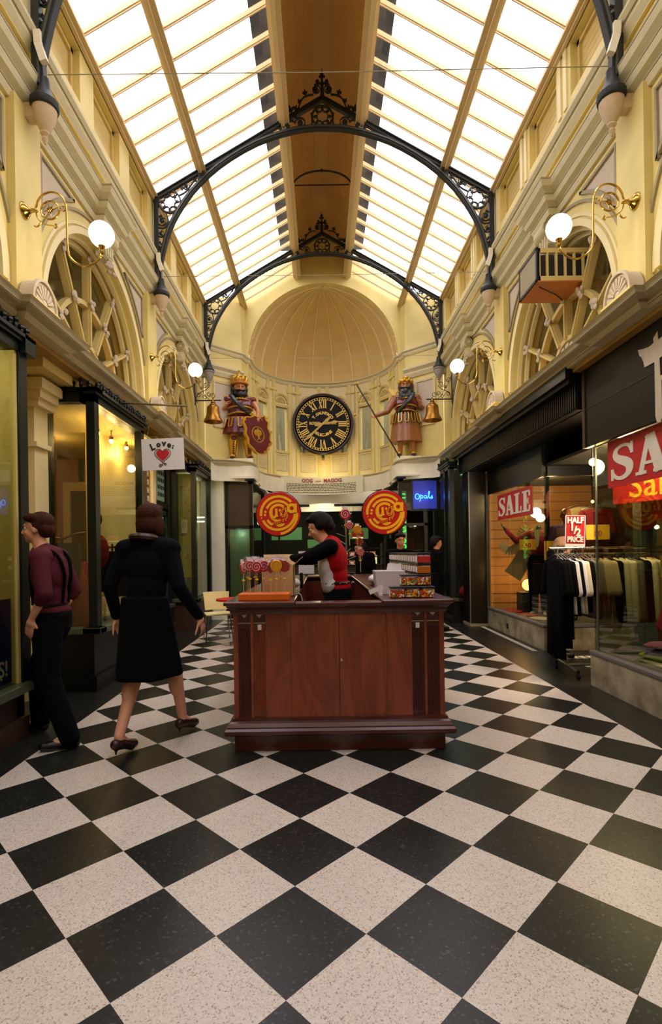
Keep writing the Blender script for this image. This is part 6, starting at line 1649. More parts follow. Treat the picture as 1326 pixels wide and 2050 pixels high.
def shoes(mt, heel=False):
    def f(t, j, b, k, P, torso):
        for s in 'LR':
            a, f_ = j['an'+s], j['toe'+s]; d = (f_-a); d.z = 0; d = d.normalized() if d.length > .01 else V3((0,-1,0))
            m = MB(); bk = a-d*.035*k
            m.cap((bk.x,bk.y,max(a.z-.05*k, f_.z+.0)), f_+d*.03*k, .038*k, .032*k); m.cap(a-V3((0,0,.045*k)), f_, .04*k, .036*k)
            if heel: m.cap((bk.x,bk.y,a.z-.045*k), (bk.x,bk.y,a.z-.115*k), .018*k, .008*k)
            baked('shoe', m, mt, t, .008, 3)
    return f
def hair(mt, shapes, vox=.008, name='hair', it=3):
    def f(t, j, b, k, P, torso):
        m = MB()
        for (c, r_) in shapes: m.ell(P(*c), tuple(x*k for x in r_), None, 16)
        baked(name, m, mt, t, vox, it)
    return f
# The builder's figures face -y before they are turned.
ST = dict(pelvis=(0,0,.96), chest=(0,.0,1.28), neck=(0,.01,1.46), head=(0,-.015,1.615), shL=(.175,.01,1.41), shR=(-.175,.01,1.41), elL=(.22,.03,1.13), elR=(-.22,.03,1.13), wrL=(.23,-.03,.89), wrR=(-.23,-.03,.89),
          hipL=(.085,0,.90), hipR=(-.085,0,.90), knL=(.09,-.01,.49), knR=(-.09,-.01,.49), anL=(.095,.02,.09), anR=(-.095,.02,.09), toeL=(.11,-.13,.035), toeR=(-.11,-.13,.035))
def pose(**k): d = dict(ST); d.update(k); return d
short_hair = [((0,.03,.06),(.084,.10,.078)), ((0,.065,.0),(.078,.062,.07)), ((.05,-.015,.085),(.04,.07,.035)), ((-.05,-.015,.085),(.04,.07,.035)), ((0,-.055,.10),(.055,.035,.025)), ((.072,.02,.03),(.012,.03,.04)), ((-.072,.02,.03),(.012,.03,.04))]
# --- man in a maroon shirt looking into the window at the left
def man_extra(t, j, b, k, P, torso):
    m = MB()
    for s in (-1, 1):
        m.tube(smooth2([(s*.085,-.098,1.05),(s*.085,-.108,1.18),(s*.085,-.118,1.30),(s*.09,-.095,1.41),(s*.10,-.01,1.475),(s*.09,.085,1.42),(s*.06,.122,1.28),(s*.05,.105,1.12),(s*.05,.10,1.05)],4), .013, 6)
    obj('braces', MB().add([(x*k,y*k,z*k) for x,y,z in m.v], m.f), 'cloth_black', t, smooth=True)
    m = MB(); m.cap((0,-.128,1.45),(0,-.142,1.42),.018,.02,8); P_ = [(-.012,1.43),(.012,1.43),(.034,1.12),(0,1.06),(-.034,1.12)]
    m.prism(P_, -.146, -.128)
    obj('tie', MB().add([(x*k,y*k-.0,z*k) for x,y,z in m.v], m.f), 'cloth_navy', t)
    m = MB().ribbon([(-.055,1.435),(0,1.475),(.055,1.435)], .035, -.13, -.105); obj('collar', MB().add([(x*k,y*k+.0,z*k+.01) for x,y,z in m.v], m.f), 'shirt_maroon', t)
man = person('person', 'man in maroon shirt, dark tie and braces looking into the shop window, hand in pocket', 'person', (-2.25,4.06,0), -1.50,
    pose(chest=(0,-.01,1.28), head=(.0,-.10,1.63), neck=(0,-.05,1.465), shL=(.175,-.01,1.41), shR=(-.175,-.01,1.41), elR=(-.25,.07,1.14), wrR=(-.185,.0,.98), elL=(.26,.06,1.15), wrL=(.20,-.06,.96), hdL=(-.2,-.3,-1), hdR=(.2,-.3,-1),
         knL=(.15,.03,.5), anL=(.20,.20,.09), toeL=(.24,.06,.035), knR=(-.15,-.17,.5), anR=(-.22,-.20,.09), toeR=(-.27,-.34,.035)),
    1.02, 'skin', [shirt('shirt_maroon','rolled',.011,.02), trousers('cloth_black'), shoes('leather_black'), hair('hair_brown', short_hair), man_extra], face=.0, curl=(.3,.3))
# --- woman striding away in a black coat and heels
bob = [((0,.03,.055),(.09,.105,.085)), ((0,.07,-.02),(.08,.065,.085)), ((.07,.02,-.03),(.03,.06,.08)), ((-.07,.02,-.03),(.03,.06,.08)), ((0,-.05,.10),(.06,.04,.03))]
def coat_extra(t, j, b, k, P, torso):
    obj('scarf', MB().tube([(.085*math.cos(2*PI*i/20), -.0+.075*math.sin(2*PI*i/20), 1.50*k+.012*math.sin(2*PI*i/20)) for i in range(20)], .028, 8, closed=True), 'leather_brown', t, smooth=True)
def bag_strap(t, j, b, k, P, torso): pass
walk = pose(pelvis=(0,0,.98), chest=(.0,-.05,1.29), neck=(0,-.06,1.47), head=(0,-.10,1.62), shL=(.18,-.03,1.42), shR=(-.18,-.06,1.42), elL=(.25,.06,1.16), wrL=(.26,-.02,.93), elR=(-.27,-.02,1.15), wrR=(-.31,-.22,.92), hdR=(-.1,-.4,-1),
    hipL=(.085,.02,.92), hipR=(-.085,-.03,.92), knL=(.08,.0,.53), anL=(.07,.20,.15), toeL=(.07,.08,.045), knR=(-.09,-.22,.54), anR=(-.10,-.30,.15), toeR=(-.11,-.43,.05))
woman = person('person', 'person in a black coat and skirt striding away in dark heels, bare calves showing', 'person', (-1.45,3.86,0), PI*.90,
    walk, 1.05, 'skin', [shirt('cloth_navy','long',.012,.022,'coat',.05), skirt('cloth_black', .54, .19, .24, .27, ctr=(0,-.05,.54), name='skirt'), shoes('leather_brown', True), hair('hair_brown', bob), coat_extra], curl=(.6,.5))
# --- kiosk clerk, seen from the side, bending her head
mop = [((0,.03,.06),(.088,.105,.082)), ((0,.08,.0),(.08,.06,.085)), ((.066,.03,.015),(.03,.055,.06)), ((-.066,.03,.015),(.03,.055,.06)), ((0,-.05,.095),(.06,.04,.032)), ((0,.11,-.05),(.04,.03,.04))]
def tee_panel(t, j, b, k, P, torso):
    # grey side and front panel and black sleeves
    m = MB(); g = .022
    m.ell(j['chest']+V3((0,-.055,-.05))*k, (.19*b,.09*b,.18*b), None, 16); m.ell((j['pelvis']+j['chest'])/2+V3((0,-.05,0)), (.18*b,.085*b,.20*b), None, 16); m.ell(j['pelvis']+V3((0,-.05,.07))*k, (.19*b,.09*b,.12*b), None, 14)
    baked('grey_panel', m, 'tee_grey', t, .010, 4)
    for s in 'LR':
        m = MB().chain([j['sh'+s], j['el'+s]*.92+j['sh'+s]*.08], [.076*b,.062*b]); m.cap(j['sh'+s], j['sh'+s]*.75+j['neck']*.25, .07*b, .06*b)
        if s == 'L' or True: m.chain([j['el'+s]*.8+j['sh'+s]*.2, j['el'+s], j['wr'+s]*.9+j['el'+s]*.1], [.06*b,.055*b,.042*b])
        baked('sleeve', m, 'cloth_black', t, .010, 4)
    m = MB()
    for k_ in range(10): m.ell((j['pelvis'].x+.20*b*math.cos(-.6*PI+k_*.14*PI), j['pelvis'].y+.145*b*math.sin(-.6*PI+k_*.14*PI), j['pelvis'].z+.09*k), (.008,.008,.008), n=6)
    obj('belt_studs', m, 'chrome', t)
clerk = person('person', 'kiosk clerk in a red and grey top with black sleeves, head bent over the counter', 'person', (.02,4.52,.16), -PI/2-.15,
    pose(chest=(0,-.03,1.25), neck=(0,-.06,1.42), head=(0,-.16,1.555), shL=(.17,-.04,1.37), shR=(-.17,-.04,1.37), elL=(.22,-.25,1.27), wrL=(.14,-.50,1.27), elR=(-.21,-.26,1.26), wrR=(-.12,-.50,1.25), hdL=(-.3,-1,-.1), hdR=(.3,-1,-.1)),
    .97, 'skin', [shirt('tee_red','none',.010,.018), tee_panel, trousers('cloth_black'), shoes('leather_black'), hair('hair_dark', mop)], face=0, tilt=.45, curl=(.5,.5), palm={'L':(0,0,-1),'R':(0,0,-1)})
# --- small far figures
person('person', 'person with short dark hair behind the top row of jars, only the face showing', 'person', (1.2,8.6,0), .1, pose(), 1.0, 'skin_tan', [shirt('cloth_black','long',.016), trousers('cloth_black',.016), shoes('leather_black'), hair('hair_dark', short_hair, .012)], vox=.014, hands=False, face=.1, tilt=.1)
person('person', 'person in dark clothes leaning at the far counter beside the plastic bin', 'person', (.62,8.75,0), -1.0, pose(head=(0,-.10,1.55), neck=(0,-.05,1.43)), .97, 'skin_tan', [shirt('cloth_black','long',.016), trousers('cloth_black',.016), shoes('leather_black'), hair('hair_dark', mop, .012)], vox=.014, hands=False, tilt=.3)
person('person', 'person in dark clothes standing beside the far right bay window', 'person', (1.98,9.4,0), PI*.6, pose(), .98, 'skin_tan', [shirt('cloth_black','long',.016), trousers('cloth_black',.016), shoes('leather_black'), hair('hair_dark', short_hair, .012)], vox=.014, hands=False)
person('person', 'shopper with fluffy light brown hair bending behind the garment rack', 'person', (3.03,6.9,0), 1.4, pose(head=(0,-.10,1.50), neck=(0,-.05,1.40), chest=(0,-.02,1.24)), .98, 'skin', [shirt('cloth_navy','long',.014), trousers('cloth_black',.014), shoes('leather_black'), hair('hair_grey', [((0,.0,.07),(.125,.12,.075)),((.08,.02,.03),(.06,.09,.06)),((-.08,.02,.03),(.06,.09,.06)),((0,.08,.0),(.1,.06,.08))], .010)], vox=.012, hands=False)
# ================================================================ STATUES
mat('st_skin', (196,128,74), .35, coat=.3); mat('st_red', (96,18,26), .3, coat=.4); mat('st_brown', (150,92,50), .4, coat=.3, bump=.4, bscale=16); mat('st_plum', (92,40,58), .3, coat=.3); mat('st_green', (26,44,34), .35, coat=.3); mat('st_black', (22,20,22), .35, coat=.3, bump=.8, bscale=30); mat('st_gold', (214,164,50), .3, metal=.55)
SJ = pose(pelvis=(0,0,.92), chest=(0,0,1.25), neck=(0,0,1.44), head=(0,-.03,1.64))
def cuirass(mt, belly):
    def f(t, j, b, k, P, torso):
        m = MB(); m.ell(j['chest'], (.195*b,.145*b,.18*b), None, 18); m.ell((j['pelvis']+j['chest'])/2, (.165*b,.125*b,.15*b), None, 18); m.chain([j['shL'],j['neck']-V3((0,0,.05)),j['shR']],[.07*b,.08*b,.07*b])
        baked('cuirass', m, mt, t, .012, 4)
        m = MB().ell((j['pelvis']+j['chest'])/2+V3((0,-.03,.0))*k, (.15*b,.115*b,.09*b), None, 16); obj('belly_plate', m, belly, t, smooth='all')
        m = MB()
        for z, r_ in ((j['pelvis'].z+.10*k,.175), (j['chest'].z-.06*k,.182)):
            m.tube([(r_*b*math.cos(2*PI*i/24), .78*r_*b*math.sin(2*PI*i/24), z-.02*math.cos(4*PI*i/24)) for i in range(24)], .017*k, 6, closed=True)
        for i in range(9):
            a = -PI+PI*i/8; m.ell((.12*math.cos(a), .12*math.sin(a)*1.0-.04, j['neck'].z-.07), (.03,.02,.022), n=8)
        obj('gilt_bands', m, 'st_gold', t, smooth='all')
        for s in 'LR':
            m = MB()
            for q in range(4): m.ell(j['sh'+s]+V3(((q-1.5)*.028,-.04,.045)), (.016,.045,.035), n=8)
            obj('gilt_epaulette', m, 'st_gold', t, smooth='all')
        m = MB(); s_ = -1 if belly == 'st_plum' else 1
    return f
def sash(mt, s):
    def f(t, j, b, k, P, torso):
        pts = smooth2([(s*.15,.02,1.47),(s*.13,-.11,1.42),(s*.05,-.185,1.25),(-s*.06,-.185,1.12),(-s*.16,-.13,1.0),(-s*.19,-.03,.95)],4)
        obj('sash', MB().tube([(x*k,y*k,z*k) for x,y,z in pts], .036*k, 8).tube([(x*k+.02,y*k-.012,z*k) for x,y,z in pts], .022*k, 6), mt, t, smooth=True)
    return f
def kilt(mt, z0, z1, flaps, fmt, w0=.19, w1=.25):
    def f(t, j, b, k, P, torso):
        V = []; n = 32
        for z, w_ in ((z0,w0),(z1,w1)):
            for a in range(n):
                an = 2*PI*a/n; V.append((w_*b*math.cos(an)*(1+.04*math.sin(8*an)), w_*.78*b*math.sin(an)*(1+.04*math.sin(8*an)), z*k))
        m = MB().add(V, [tuple(range(n))[::-1], tuple(range(n,2*n))]+[(a,(a+1)%n,(a+1)%n+n,a+n) for a in range(n)]); obj('skirt', m, mt, t)
        g = MB()
        for q in range(flaps):
            an = -PI*(q+.5)/flaps; ca, sa = math.cos(an), math.sin(an); L_ = .22
            poly = [(-.032,0),(-.032,-L_+.03),(-.02,-L_),(.02,-L_),(.032,-L_+.03),(.032,0)]
            Mx = Matrix.Translation((w0*1.06*b*ca, w0*.84*b*sa, (z0+.02)*k)) @ Matrix.Rotation(an+PI/2,4,'Z') @ Matrix.Rotation(-.18,4,'X')
            g.merge(MB().ribbon([(x,z) for x,z in poly], .012, -.016, .0), Mx)
            o_ = MB().merge(MB().prism(poly, -.008, 0), Mx); obj('skirt_flap', o_, fmt, t)
        obj('gilt_edging', g, 'st_gold', t)
    return f
def beard(size):
    def f(t, j, b, k, P, torso):
        m = MB(); q = 1.35
        for (c, r_) in (((0,-.075,-.095),(.062,.04,.06)), ((0,-.07,-.15),(.05,.035,.05)), ((.05,-.045,-.07),(.03,.04,.055)), ((-.05,-.045,-.07),(.03,.04,.055)), ((.035,-.10,-.035),(.035,.02,.012)), ((-.035,-.10,-.035),(.035,.02,.012))):
            m.ell(P(*c), tuple(x*k*q*size for x in r_), None, 14)
        if size > 1.1:
            for q_ in range(7): m.cap(P((q_-3)*.022,-.10,-.10), P((q_-3)*.032,-.13,-.24+.01*abs(q_-3)), .02, .010, 8)
        baked('beard', m, 'st_black', t, .009, 2)
    return f
curls = lambda sz: [((0,.04,.05),(.095,.11,.10)), ((.08,.02,0),(.04,.06,.09)), ((-.08,.02,0),(.04,.06,.09)), ((0,.09,-.03),(.09,.06,.1)), ((.085,.02,-.08),(.03,.05,.06)), ((-.085,.02,-.08),(.03,.05,.06))]
def crown(t, j, b, k, P, torso):
    m = MB(); h = j['head']+V3((0,0,.02)); hk = 1.3
    m.tube([(h.x+.125*math.cos(2*PI*i/24), h.y+.02+.14*math.sin(2*PI*i/24), h.z+.10) for i in range(24)], .028, 8, closed=True)
    obj('crown_band', m, 'plywood_orange', t, smooth=True)
    m = MB()
    for q in range(10):
        a = 2*PI*q/10; m.tube(smooth2([(h.x+.12*math.cos(a), h.y+.02+.135*math.sin(a), h.z+.12),(h.x+.14*math.cos(a+.15), h.y+.02+.15*math.sin(a+.15), h.z+.2),(h.x+.10*math.cos(a+.4), h.y+.02+.11*math.sin(a+.4), h.z+.25)],4), [.02]*8+[.01], 6)
    m.ell(h+V3((0,.02,.16)), (.10,.11,.10), n=14)
    m.ell(h+V3((0,0,.28)), (.05,.05,.05), n=10); m.tube([h+V3((0,0,.28)), h+V3((0,0,.40))], .012, 6); m.ell(h+V3((0,0,.40)), (.022,.02,.025), n=8); m.cap(h+V3((-.13,0,.30)), h+V3((.11,0,.28)), .012, .018, 6)
    obj('crown', m, 'st_gold', t, smooth='all')
def greaves(t, j, b, k, P, torso):
    m = MB()
    for s in 'LR':
        m.chain([j['kn'+s], j['kn'+s]*.6+j['an'+s]*.4, j['an'+s]], [.085,.078,.055])
    baked('leggings', m, 'st_gold', t, .012, 3)
    m = MB()
    for s in 'LR':
        m.ell(j['kn'+s]+V3((0,-.06,0)), (.05,.03,.055), n=10)
        for q in range(6): m.ell(j['kn'+s].lerp(j['an'+s], .2+.13*q)+V3((0,-.075,0)), (.018,.012,.018), n=6)
    obj('legging_studs', m, 'st_red', t, smooth='all')
def shield(t, j, b, k, P, torso):
    out = [(0,.40),(.10,.36),(.20,.40),(.21,.30),(.25,.24),(.22,.12),(.25,0),(.22,-.15),(.24,-.22),(.14,-.33),(.10,-.42),(0,-.46),(-.10,-.42),(-.15,-.33),(-.22,-.22),(-.21,-.1),(-.24,0),(-.21,.14),(-.24,.26),(-.18,.36),(-.09,.36)]
    out = smooth2(out+[out[0]], 3)[:-1]
    Mx = Matrix.Translation((.28,-.20,.55)) @ Matrix.Rotation(.55,4,'Z') @ Matrix.Rotation(-.16,4,'Y')
    o = obj('shield', MB().merge(MB().prism(out, -.02, .02), Mx), 'st_red', t)
    m = MB().ribbon(out, .028, -.032, .028, closed=True)
    for x, z in ((.22,.33),(.25,.02),(.2,-.25),(-.22,.3),(-.05,.42),(.08,-.42)): m.ribbon(spiral(x, z, .035, 1.2, 0, 1, 14), .016, -.035, -.0)
    obj('shield_edge', MB().merge(m, Mx), 'st_gold', o)
    m = MB().ribbon([(.115*math.cos(2*PI*i/28), .17*math.sin(2*PI*i/28)-.02) for i in range(28)], .012, -.03, -.02, closed=True)
    m.ribbon([(0,.09),(0,-.12)], [.035,.03], -.032, -.02); m.ribbon([(0,.09),(.02,.11),(.035,.10)], .012, -.032, -.02)
    for s in (-1,1):
        m.ribbon([(0,.05),(s*.04,.07),(s*.06,.04),(s*.06,-.03)], [.03,.03,.03,.015], -.032, -.02); m.ribbon([(s*.035,.05),(s*.035,-.05)], .018, -.032, -.02); m.ribbon([(0,-.10),(s*.035,-.14)], .015, -.032, -.02)
    obj('bird_emblem', MB().merge(m, Mx), 'st_gold', o)
def sandals(t, j, b, k, P, torso):
    m = MB()
    for s in 'LR':
        for q in (.2,.5,.8): p = j['an'+s].lerp(j['toe'+s], q); m.ell(p+V3((0,0,.02)), (.045,.014,.035), n=8)
        m.tube([j['an'+s]+V3((.045*math.cos(2*PI*i/12), .045*math.sin(2*PI*i/12), .04)) for i in range(12)], .012, 6, closed=True)
    obj('gilt_sandal_strap', m, 'st_gold', t, smooth='all')
    m = MB()
    for s in 'LR': m.cap(j['an'+s]+V3((0,.03,-.06)), j['toe'+s]+V3((0,0,-.015)), .045, .04)
    obj('sandal_sole', m, 'leather_brown', t, smooth='all')
LZ = ZC+.09
for s, lb in ((-1, 'white plaster block under the crowned statue'), (1, 'white plaster block under the staff-bearing statue')):
    tag(obj('statue_block', MB().box(s*1.88-.27,s*1.88+.27,11.5,12.0,ZC,LZ), 'white_plaster'), lb, 'plinth')
stat1 = person('statue', 'painted wooden warrior statue with gold crown, black beard and eagle shield', 'statue', (-1.92,11.72,LZ), .15,
    pose(pelvis=(0,0,.92), chest=(0,0,1.22), neck=(0,0,1.42), head=(0,-.03,1.60), shL=(.20,0,1.37), shR=(-.20,0,1.37), elR=(-.29,.02,1.12), wrR=(-.23,-.14,1.17), hdR=(.2,-.3,.9), elL=(.31,-.02,1.12), wrL=(.30,-.20,.95), hdL=(-.1,-.2,-1),
         hipL=(.10,0,.86), hipR=(-.10,0,.86), knL=(.12,-.03,.47), knR=(-.11,-.03,.47), anL=(.14,0,.09), anR=(-.12,.02,.09), toeL=(.17,-.15,.04), toeR=(-.14,-.14,.04)),
    1.0, 'st_skin', [cuirass('st_red','st_plum'), sash('st_green',-1), kilt('st_red', .90, .58, 5, 'st_red'), beard(1.0), hair('st_black', curls(1), .010), crown, greaves, shield, sandals], face=.15, tilt=.1, vox=.012, curl=(.5,1.3), head_k=1.36, bulk=1.2, palm={'R':(1,.3,0),'L':(0,1,0)})
stat1.scale = (1.34,1.2,1.0)
def wreath(t, j, b, k, P, torso):
    m = MB(); h = j['head']
    for i in range(18):
        a = 2*PI*i/18; p = V3((h.x+.12*math.cos(a), h.y+.02+.135*math.sin(a), h.z+.10+.02*(i%2))); m.ell(p, (.03,.022,.04), n=8)
    m.ell(h+V3((0,-.1,.17)), (.05,.03,.04), n=8)
    obj('wreath', m, 'st_gold', t, smooth='all')
    m = MB()
    for i in range(4): m.cap(V3((-.20-.01*i,.12,1.38)), V3((-.30+.045*i,.14,1.62-.02*i)), .012, .022, 6)
    obj('quiver_arrows', m, 'gold_paint', t)
def sleeves(mt):
    def f(t, j, b, k, P, torso):
        for s in 'LR': baked('sleeve', MB().chain([j['sh'+s], j['el'+s], j['wr'+s]*.92+j['el'+s]*.08], [.085,.066,.048]), mt, t, .011, 3)
    return f
stat2 = person('statue', 'painted wooden warrior statue with long black beard and wreath, holding a long staff', 'statue', (1.86,11.72,LZ), -.1,
    pose(pelvis=(0,0,.92), chest=(0,0,1.20), neck=(0,0,1.38), head=(0,-.03,1.60), shL=(.20,0,1.35), shR=(-.20,0,1.35), elL=(.31,.03,1.10), wrL=(.27,-.14,1.12), hdL=(.1,-.4,.7), elR=(-.36,-.05,1.05), wrR=(-.57,-.20,.92), hdR=(-.8,-.3,-.3),
         hipL=(.10,0,.86), hipR=(-.10,0,.86), knL=(.11,-.02,.47), knR=(-.11,-.02,.47), anL=(.12,.02,.10), anR=(-.12,.02,.10), toeL=(.13,-.16,.045), toeR=(-.15,-.16,.045)),
    1.0, 'st_skin', [cuirass('st_red','st_plum'), sash('st_green',1), kilt('st_brown', .95, .34, 7, 'st_black', .20, .26), sleeves('st_brown'), beard(1.25), hair('st_black', curls(1), .010), wreath, sandals], face=-.1, tilt=.1, vox=.012, curl=(1.3,1.3), head_k=1.34, bulk=1.2, palm={'L':(-1,.2,0),'R':(0,-1,.3)})
stat2.scale = (1.18,1.2,1.0)
A, B = at(665+49, 769, 11.45), at(801, 916, 11.35); B.z = max(B.z, ZC+.02)
e = thing('staff', 'long dark staff with gilt end and hanging ball, held by the wreathed statue', 'staff', B)
obj('shaft', MB().tube([V3((0,0,0)), A-B], .016, 8), 'leather_brown', e); obj('gilt_end', MB().cap(A-B-V3((.05,0,0)), A-B+V3((.02,0,.01)), .02, .03, 8), 'st_gold', e)
obj('cord', MB().tube([A-B+V3((-.04,0,0)), A-B+V3((-.04,0,-.66))], .005, 5), 'leather_brown', e); obj('ball', MB().ell(A-B+V3((-.04,0,-.68)), (.028,.028,.035), n=10), 'st_gold', e)
# ================================================================ GARMENT RACK, MANNEQUINS, FOLDED CLOTHES
e = thing('garment_rack', 'chrome wheeled garment rack standing in the clothes shop entrance', 'rack', (2.72,5.95,0))
obj('rail', MB().tube([(-.20,0,1.45),(1.35,0,1.45)], .014, 10).tube([(-.1,0.05,1.39),(1.3,.05,1.39)], .008, 8), 'chrome', e, smooth=True)
for x in (0, 1.28):
    obj('upright', MB().tube(smooth2([(x-.1,0,1.45),(x-.1,0,1.1),(x-.09,0,.4),(x-.02,-.0,.22),(x+.0,-.0,.14)],4), .012, 8), 'chrome', e, smooth=True)
    o = obj('foot_bar', MB().tube([(x-.05,-.28,.10),(x+.02,.28,.10)], .014, 8), 'steel_grey', e, smooth=True)
    for y in (-.27, .27): obj('castor', MB().lathe([(.03,-.012),(.03,.012)], (x-.02,y,.03), 14, 'x').box(x-.03,x-.01,y-.012,y+.012,.03,.1), 'black_paint', o)
obj('base_bar', MB().tube([(0,0,.10),(1.28,0,.10)], .013, 8), 'steel_grey', e, smooth=True)
mat('tee_white', (232,226,230), .8, bump=.3, bscale=14); mat('cream_cloth', (226,212,180), .8, bump=.3, bscale=12); mat('beige_cloth', (196,174,136), .8, bump=.3, bscale=12); mat('grey_cloth', (120,112,104), .8, bump=.3, bscale=12); mat('garment_black', (7,7,8), .95, spec=.1, bump=.2, bscale=12)
def garment(kind, mt, loc, lb, length, seed):
    """hangs in the plane across the rail (local y is the width)"""
    t = thing(kind, lb, 'garment', loc, 0, None); rnd = random.Random(seed)
    obj('hanger', MB().tube(smooth2([(0,-.20,-.11),(0,0,-.05),(0,.20,-.11)],3), .006, 6).tube([(0,0,-.05),(0,0,-.005),(.0,.015,.018),(0,.0,.022)], .003, 5), 'chrome', t)
    n = 20; th = .035; V = []; F_ = []
    prof = [(-.10,.06),(-.135,.19),(-.17,.225),(-.30,.215),(-.5,.205),(-length,.22+.02*rnd.random())]
    for z, w_ in prof:
        for i in range(n):
            a = 2*PI*i/n; wv_ = 1+.25*math.sin(5*a+seed) * min(1, (-z)/.6); tt = th*(.5 if z > -.12 else 1)*wv_
            V.append((tt*math.cos(a), w_*math.sin(a), z))
    m_ = len(prof)
    for i in range(m_-1):
        for a in range(n): F_.append((i*n+a, i*n+(a+1)%n, (i+1)*n+(a+1)%n, (i+1)*n+a))
    F_ += [tuple(range(n))[::-1], tuple((m_-1)*n+a for a in range(n))]
    obj('body', MB().add(V, F_), mt, t, smooth='all')
    if kind != 'trousers':
        for s in (-1,1):
            sl = .30 if kind != 'coat' else .60
            obj('sleeve', MB().cap((0,s*.20,-.17),(0,s*(.27 if kind != 'coat' else .25),-.17-sl), .045, .05, 10), mt, t, smooth='all')
    return t
G = [('dress','garment_black',1.22,'long black dress, first on the rack'),('dress','garment_black',1.1,'second long black dress on the rack'),('trousers','garment_black',1.1,'black trousers hanging among the black dresses'),('dress','garment_black',1.0,'last of the black dresses, beside the first white top'),
 ('top','tee_white',.72,'white short-sleeved top nearest the black dresses'),('top','garment_black',.74,'black top between the two white tops'),('top','tee_white',.70,'white top just before the shop glass edge'),('top','cream_cloth',.72,'cream top next to the white ones, at the glass edge'),
 ('top','garment_black',.70,'black top in the middle of the pale garments'),('top','grey_cloth',.76,'grey top seen through the shop glass'),('top','grey_cloth',.78,'second grey top seen through the shop glass'),('top','beige_cloth',.74,'beige short-sleeved top beside the grey ones'),
 ('top','beige_cloth',.72,'beige top with hanging sleeve seen through the glass'),('top','beige_cloth',.76,'third beige top on the rack'),('coat','garment_black',.7,'narrow black garment between beige and cream'),('coat','cream_cloth',.74,'cream long-sleeved garment in the middle of the glass'),
 ('coat','cream_cloth',.7,'second cream long-sleeved garment'),('coat','grey_cloth',.76,'dark grey long-sleeved garment on the rack'),('coat','garment_black',.62,'black long-sleeved garment near the rack end'),('coat','cream_cloth',.6,'cream garment near the red coat'),('coat','beige_cloth',.6,'beige garment last on the rack beside the red coat')]
for k, (kd, mt_, ln, lb) in enumerate(G): garment(kd, mt_, ((2.585,2.62,2.655,2.685,2.725,2.765,2.80,2.84,2.89,2.94,2.99,3.04,3.09,3.15,3.21,3.28,3.36,3.44,3.52,3.60,3.68)[k], 5.95, 1.43), lb, ln, k)
def mannequin(lb, loc, rz, J, parts, skin_='mann_skin', head=True, k=1.0):
    t = thing('mannequin', lb, 'mannequin', loc, rz); j = {a: V3(b_)*k for a, b_ in J.items()}; m = MB(); b = k
    torso = lambda m, g: (m.ell(j['pelvis'], ((.145+g)*b,(.1+g)*b,(.12+g)*b), None, 16), m.ell((j['pelvis']+j['chest'])/2, ((.11+g)*b,(.085+g)*b,.15*b), None, 16), m.ell(j['chest'], ((.145+g)*b,(.105+g)*b,(.16+g)*b), None, 16), m.chain([j['shL'], (j['chest']+j['neck'])/2+V3((0,0,.04)), j['shR']], [(.05+g)*b,(.065+g)*b,(.05+g)*b]))
    torso(m, 0); m.cap(j['neck']-V3((0,0,.06)), j['neck']+V3((0,0,.06 if not head else .12)), .05, .045)
    P = (lambda x,y,z: j['head']+V3((x,y,z)))
    if head: P = head_shapes(m, j['head'], k)
    for s in 'LR':
        m.chain([j['sh'+s], j['el'+s], j['wr'+s]], [.045,.034,.024]); hand(m, j['wr'+s], j['wr'+s]-j['el'+s], (1 if s == 'R' else -1,.1,0), k, .3, 1 if s == 'L' else -1); m.chain([j['hip'+s], j['kn'+s], j['an'+s]], [.08,.05,.034]); m.cap(j['an'+s], j['toe'+s], .033, .026)
    baked('body', m, skin_, t, .012, 4)
    for fn in parts: fn(t, j, b, k, P, torso)
    return t
mat('mann_skin', (120,62,34), .4); mat('mann_black', (18,14,14), .4); mat('cardigan', (132,20,32), .85, bump=.3, bscale=30); mat('purple_top', (70,40,84), .8); mat('coat_red', (150,16,34), .8, bump=.2, bscale=10)
def inner_v(mt):
    def f(t, j, b, k, P, torso): obj('inner_top', MB().prism([(-.05,1.42),(.05,1.42),(.015,1.15),(-.01,1.12)], -.15, -.11), mt, t)
    return f
mannequin('headless dark mannequin in a red cardigan and black trousers in the set-back window', (3.50,8.55,.345), -.55, pose(elR=(-.36,-.05,1.30), wrR=(-.52,-.12,1.50), elL=(.24,.05,1.14)), [shirt('cardigan','long',.013,.02,'cardigan',.06), inner_v('cream_cloth'), trousers('garment_black',.013), shoes('cream_cloth')], 'mann_black', False, .95)
mannequin('bald brown mannequin in a purple top behind the HALF PRICE sign', (3.72,8.05,.345), -.45, pose(), [shirt('purple_top','short',.013,.016,'top'), trousers('garment_black',.013), shoes('leather_black')], 'mann_skin', True, 1.0)
mannequin('mannequin in a long red coat and cream top cut off by the right edge', (3.16,4.52,.345), -1.1, pose(elL=(.27,.05,1.12)), [shirt('coat_red','long',.013,.03,'coat',.1), skirt('coat_red', .35, .19, .30, .26, name='coat_skirt'), inner_v('cream_cloth'), shoes('leather_black')], 'mann_skin', False, .80)
# scarf in the set-back window
m = MB(); P0 = smooth2([(3.14,9.3,1.55),(3.2,9.1,1.42),(3.3,8.9,1.5),(3.36,8.8,1.74),(3.4,8.75,1.70),(3.38,8.8,1.4),(3.3,8.9,1.15),(3.22,9.0,.98)],5)
for i in range(len(P0)-1):
    a, b_ = V3(P0[i]), V3(P0[i+1]); wa = .06+.10*i/len(P0); m.beam(a, b_, wa*2, .012, (0.4,.9,0))
tag(obj('scarf', m, 'beige_cloth', smooth=True), 'striped beige shawl swooping across the set-back window beside the red cardigan', 'shawl')
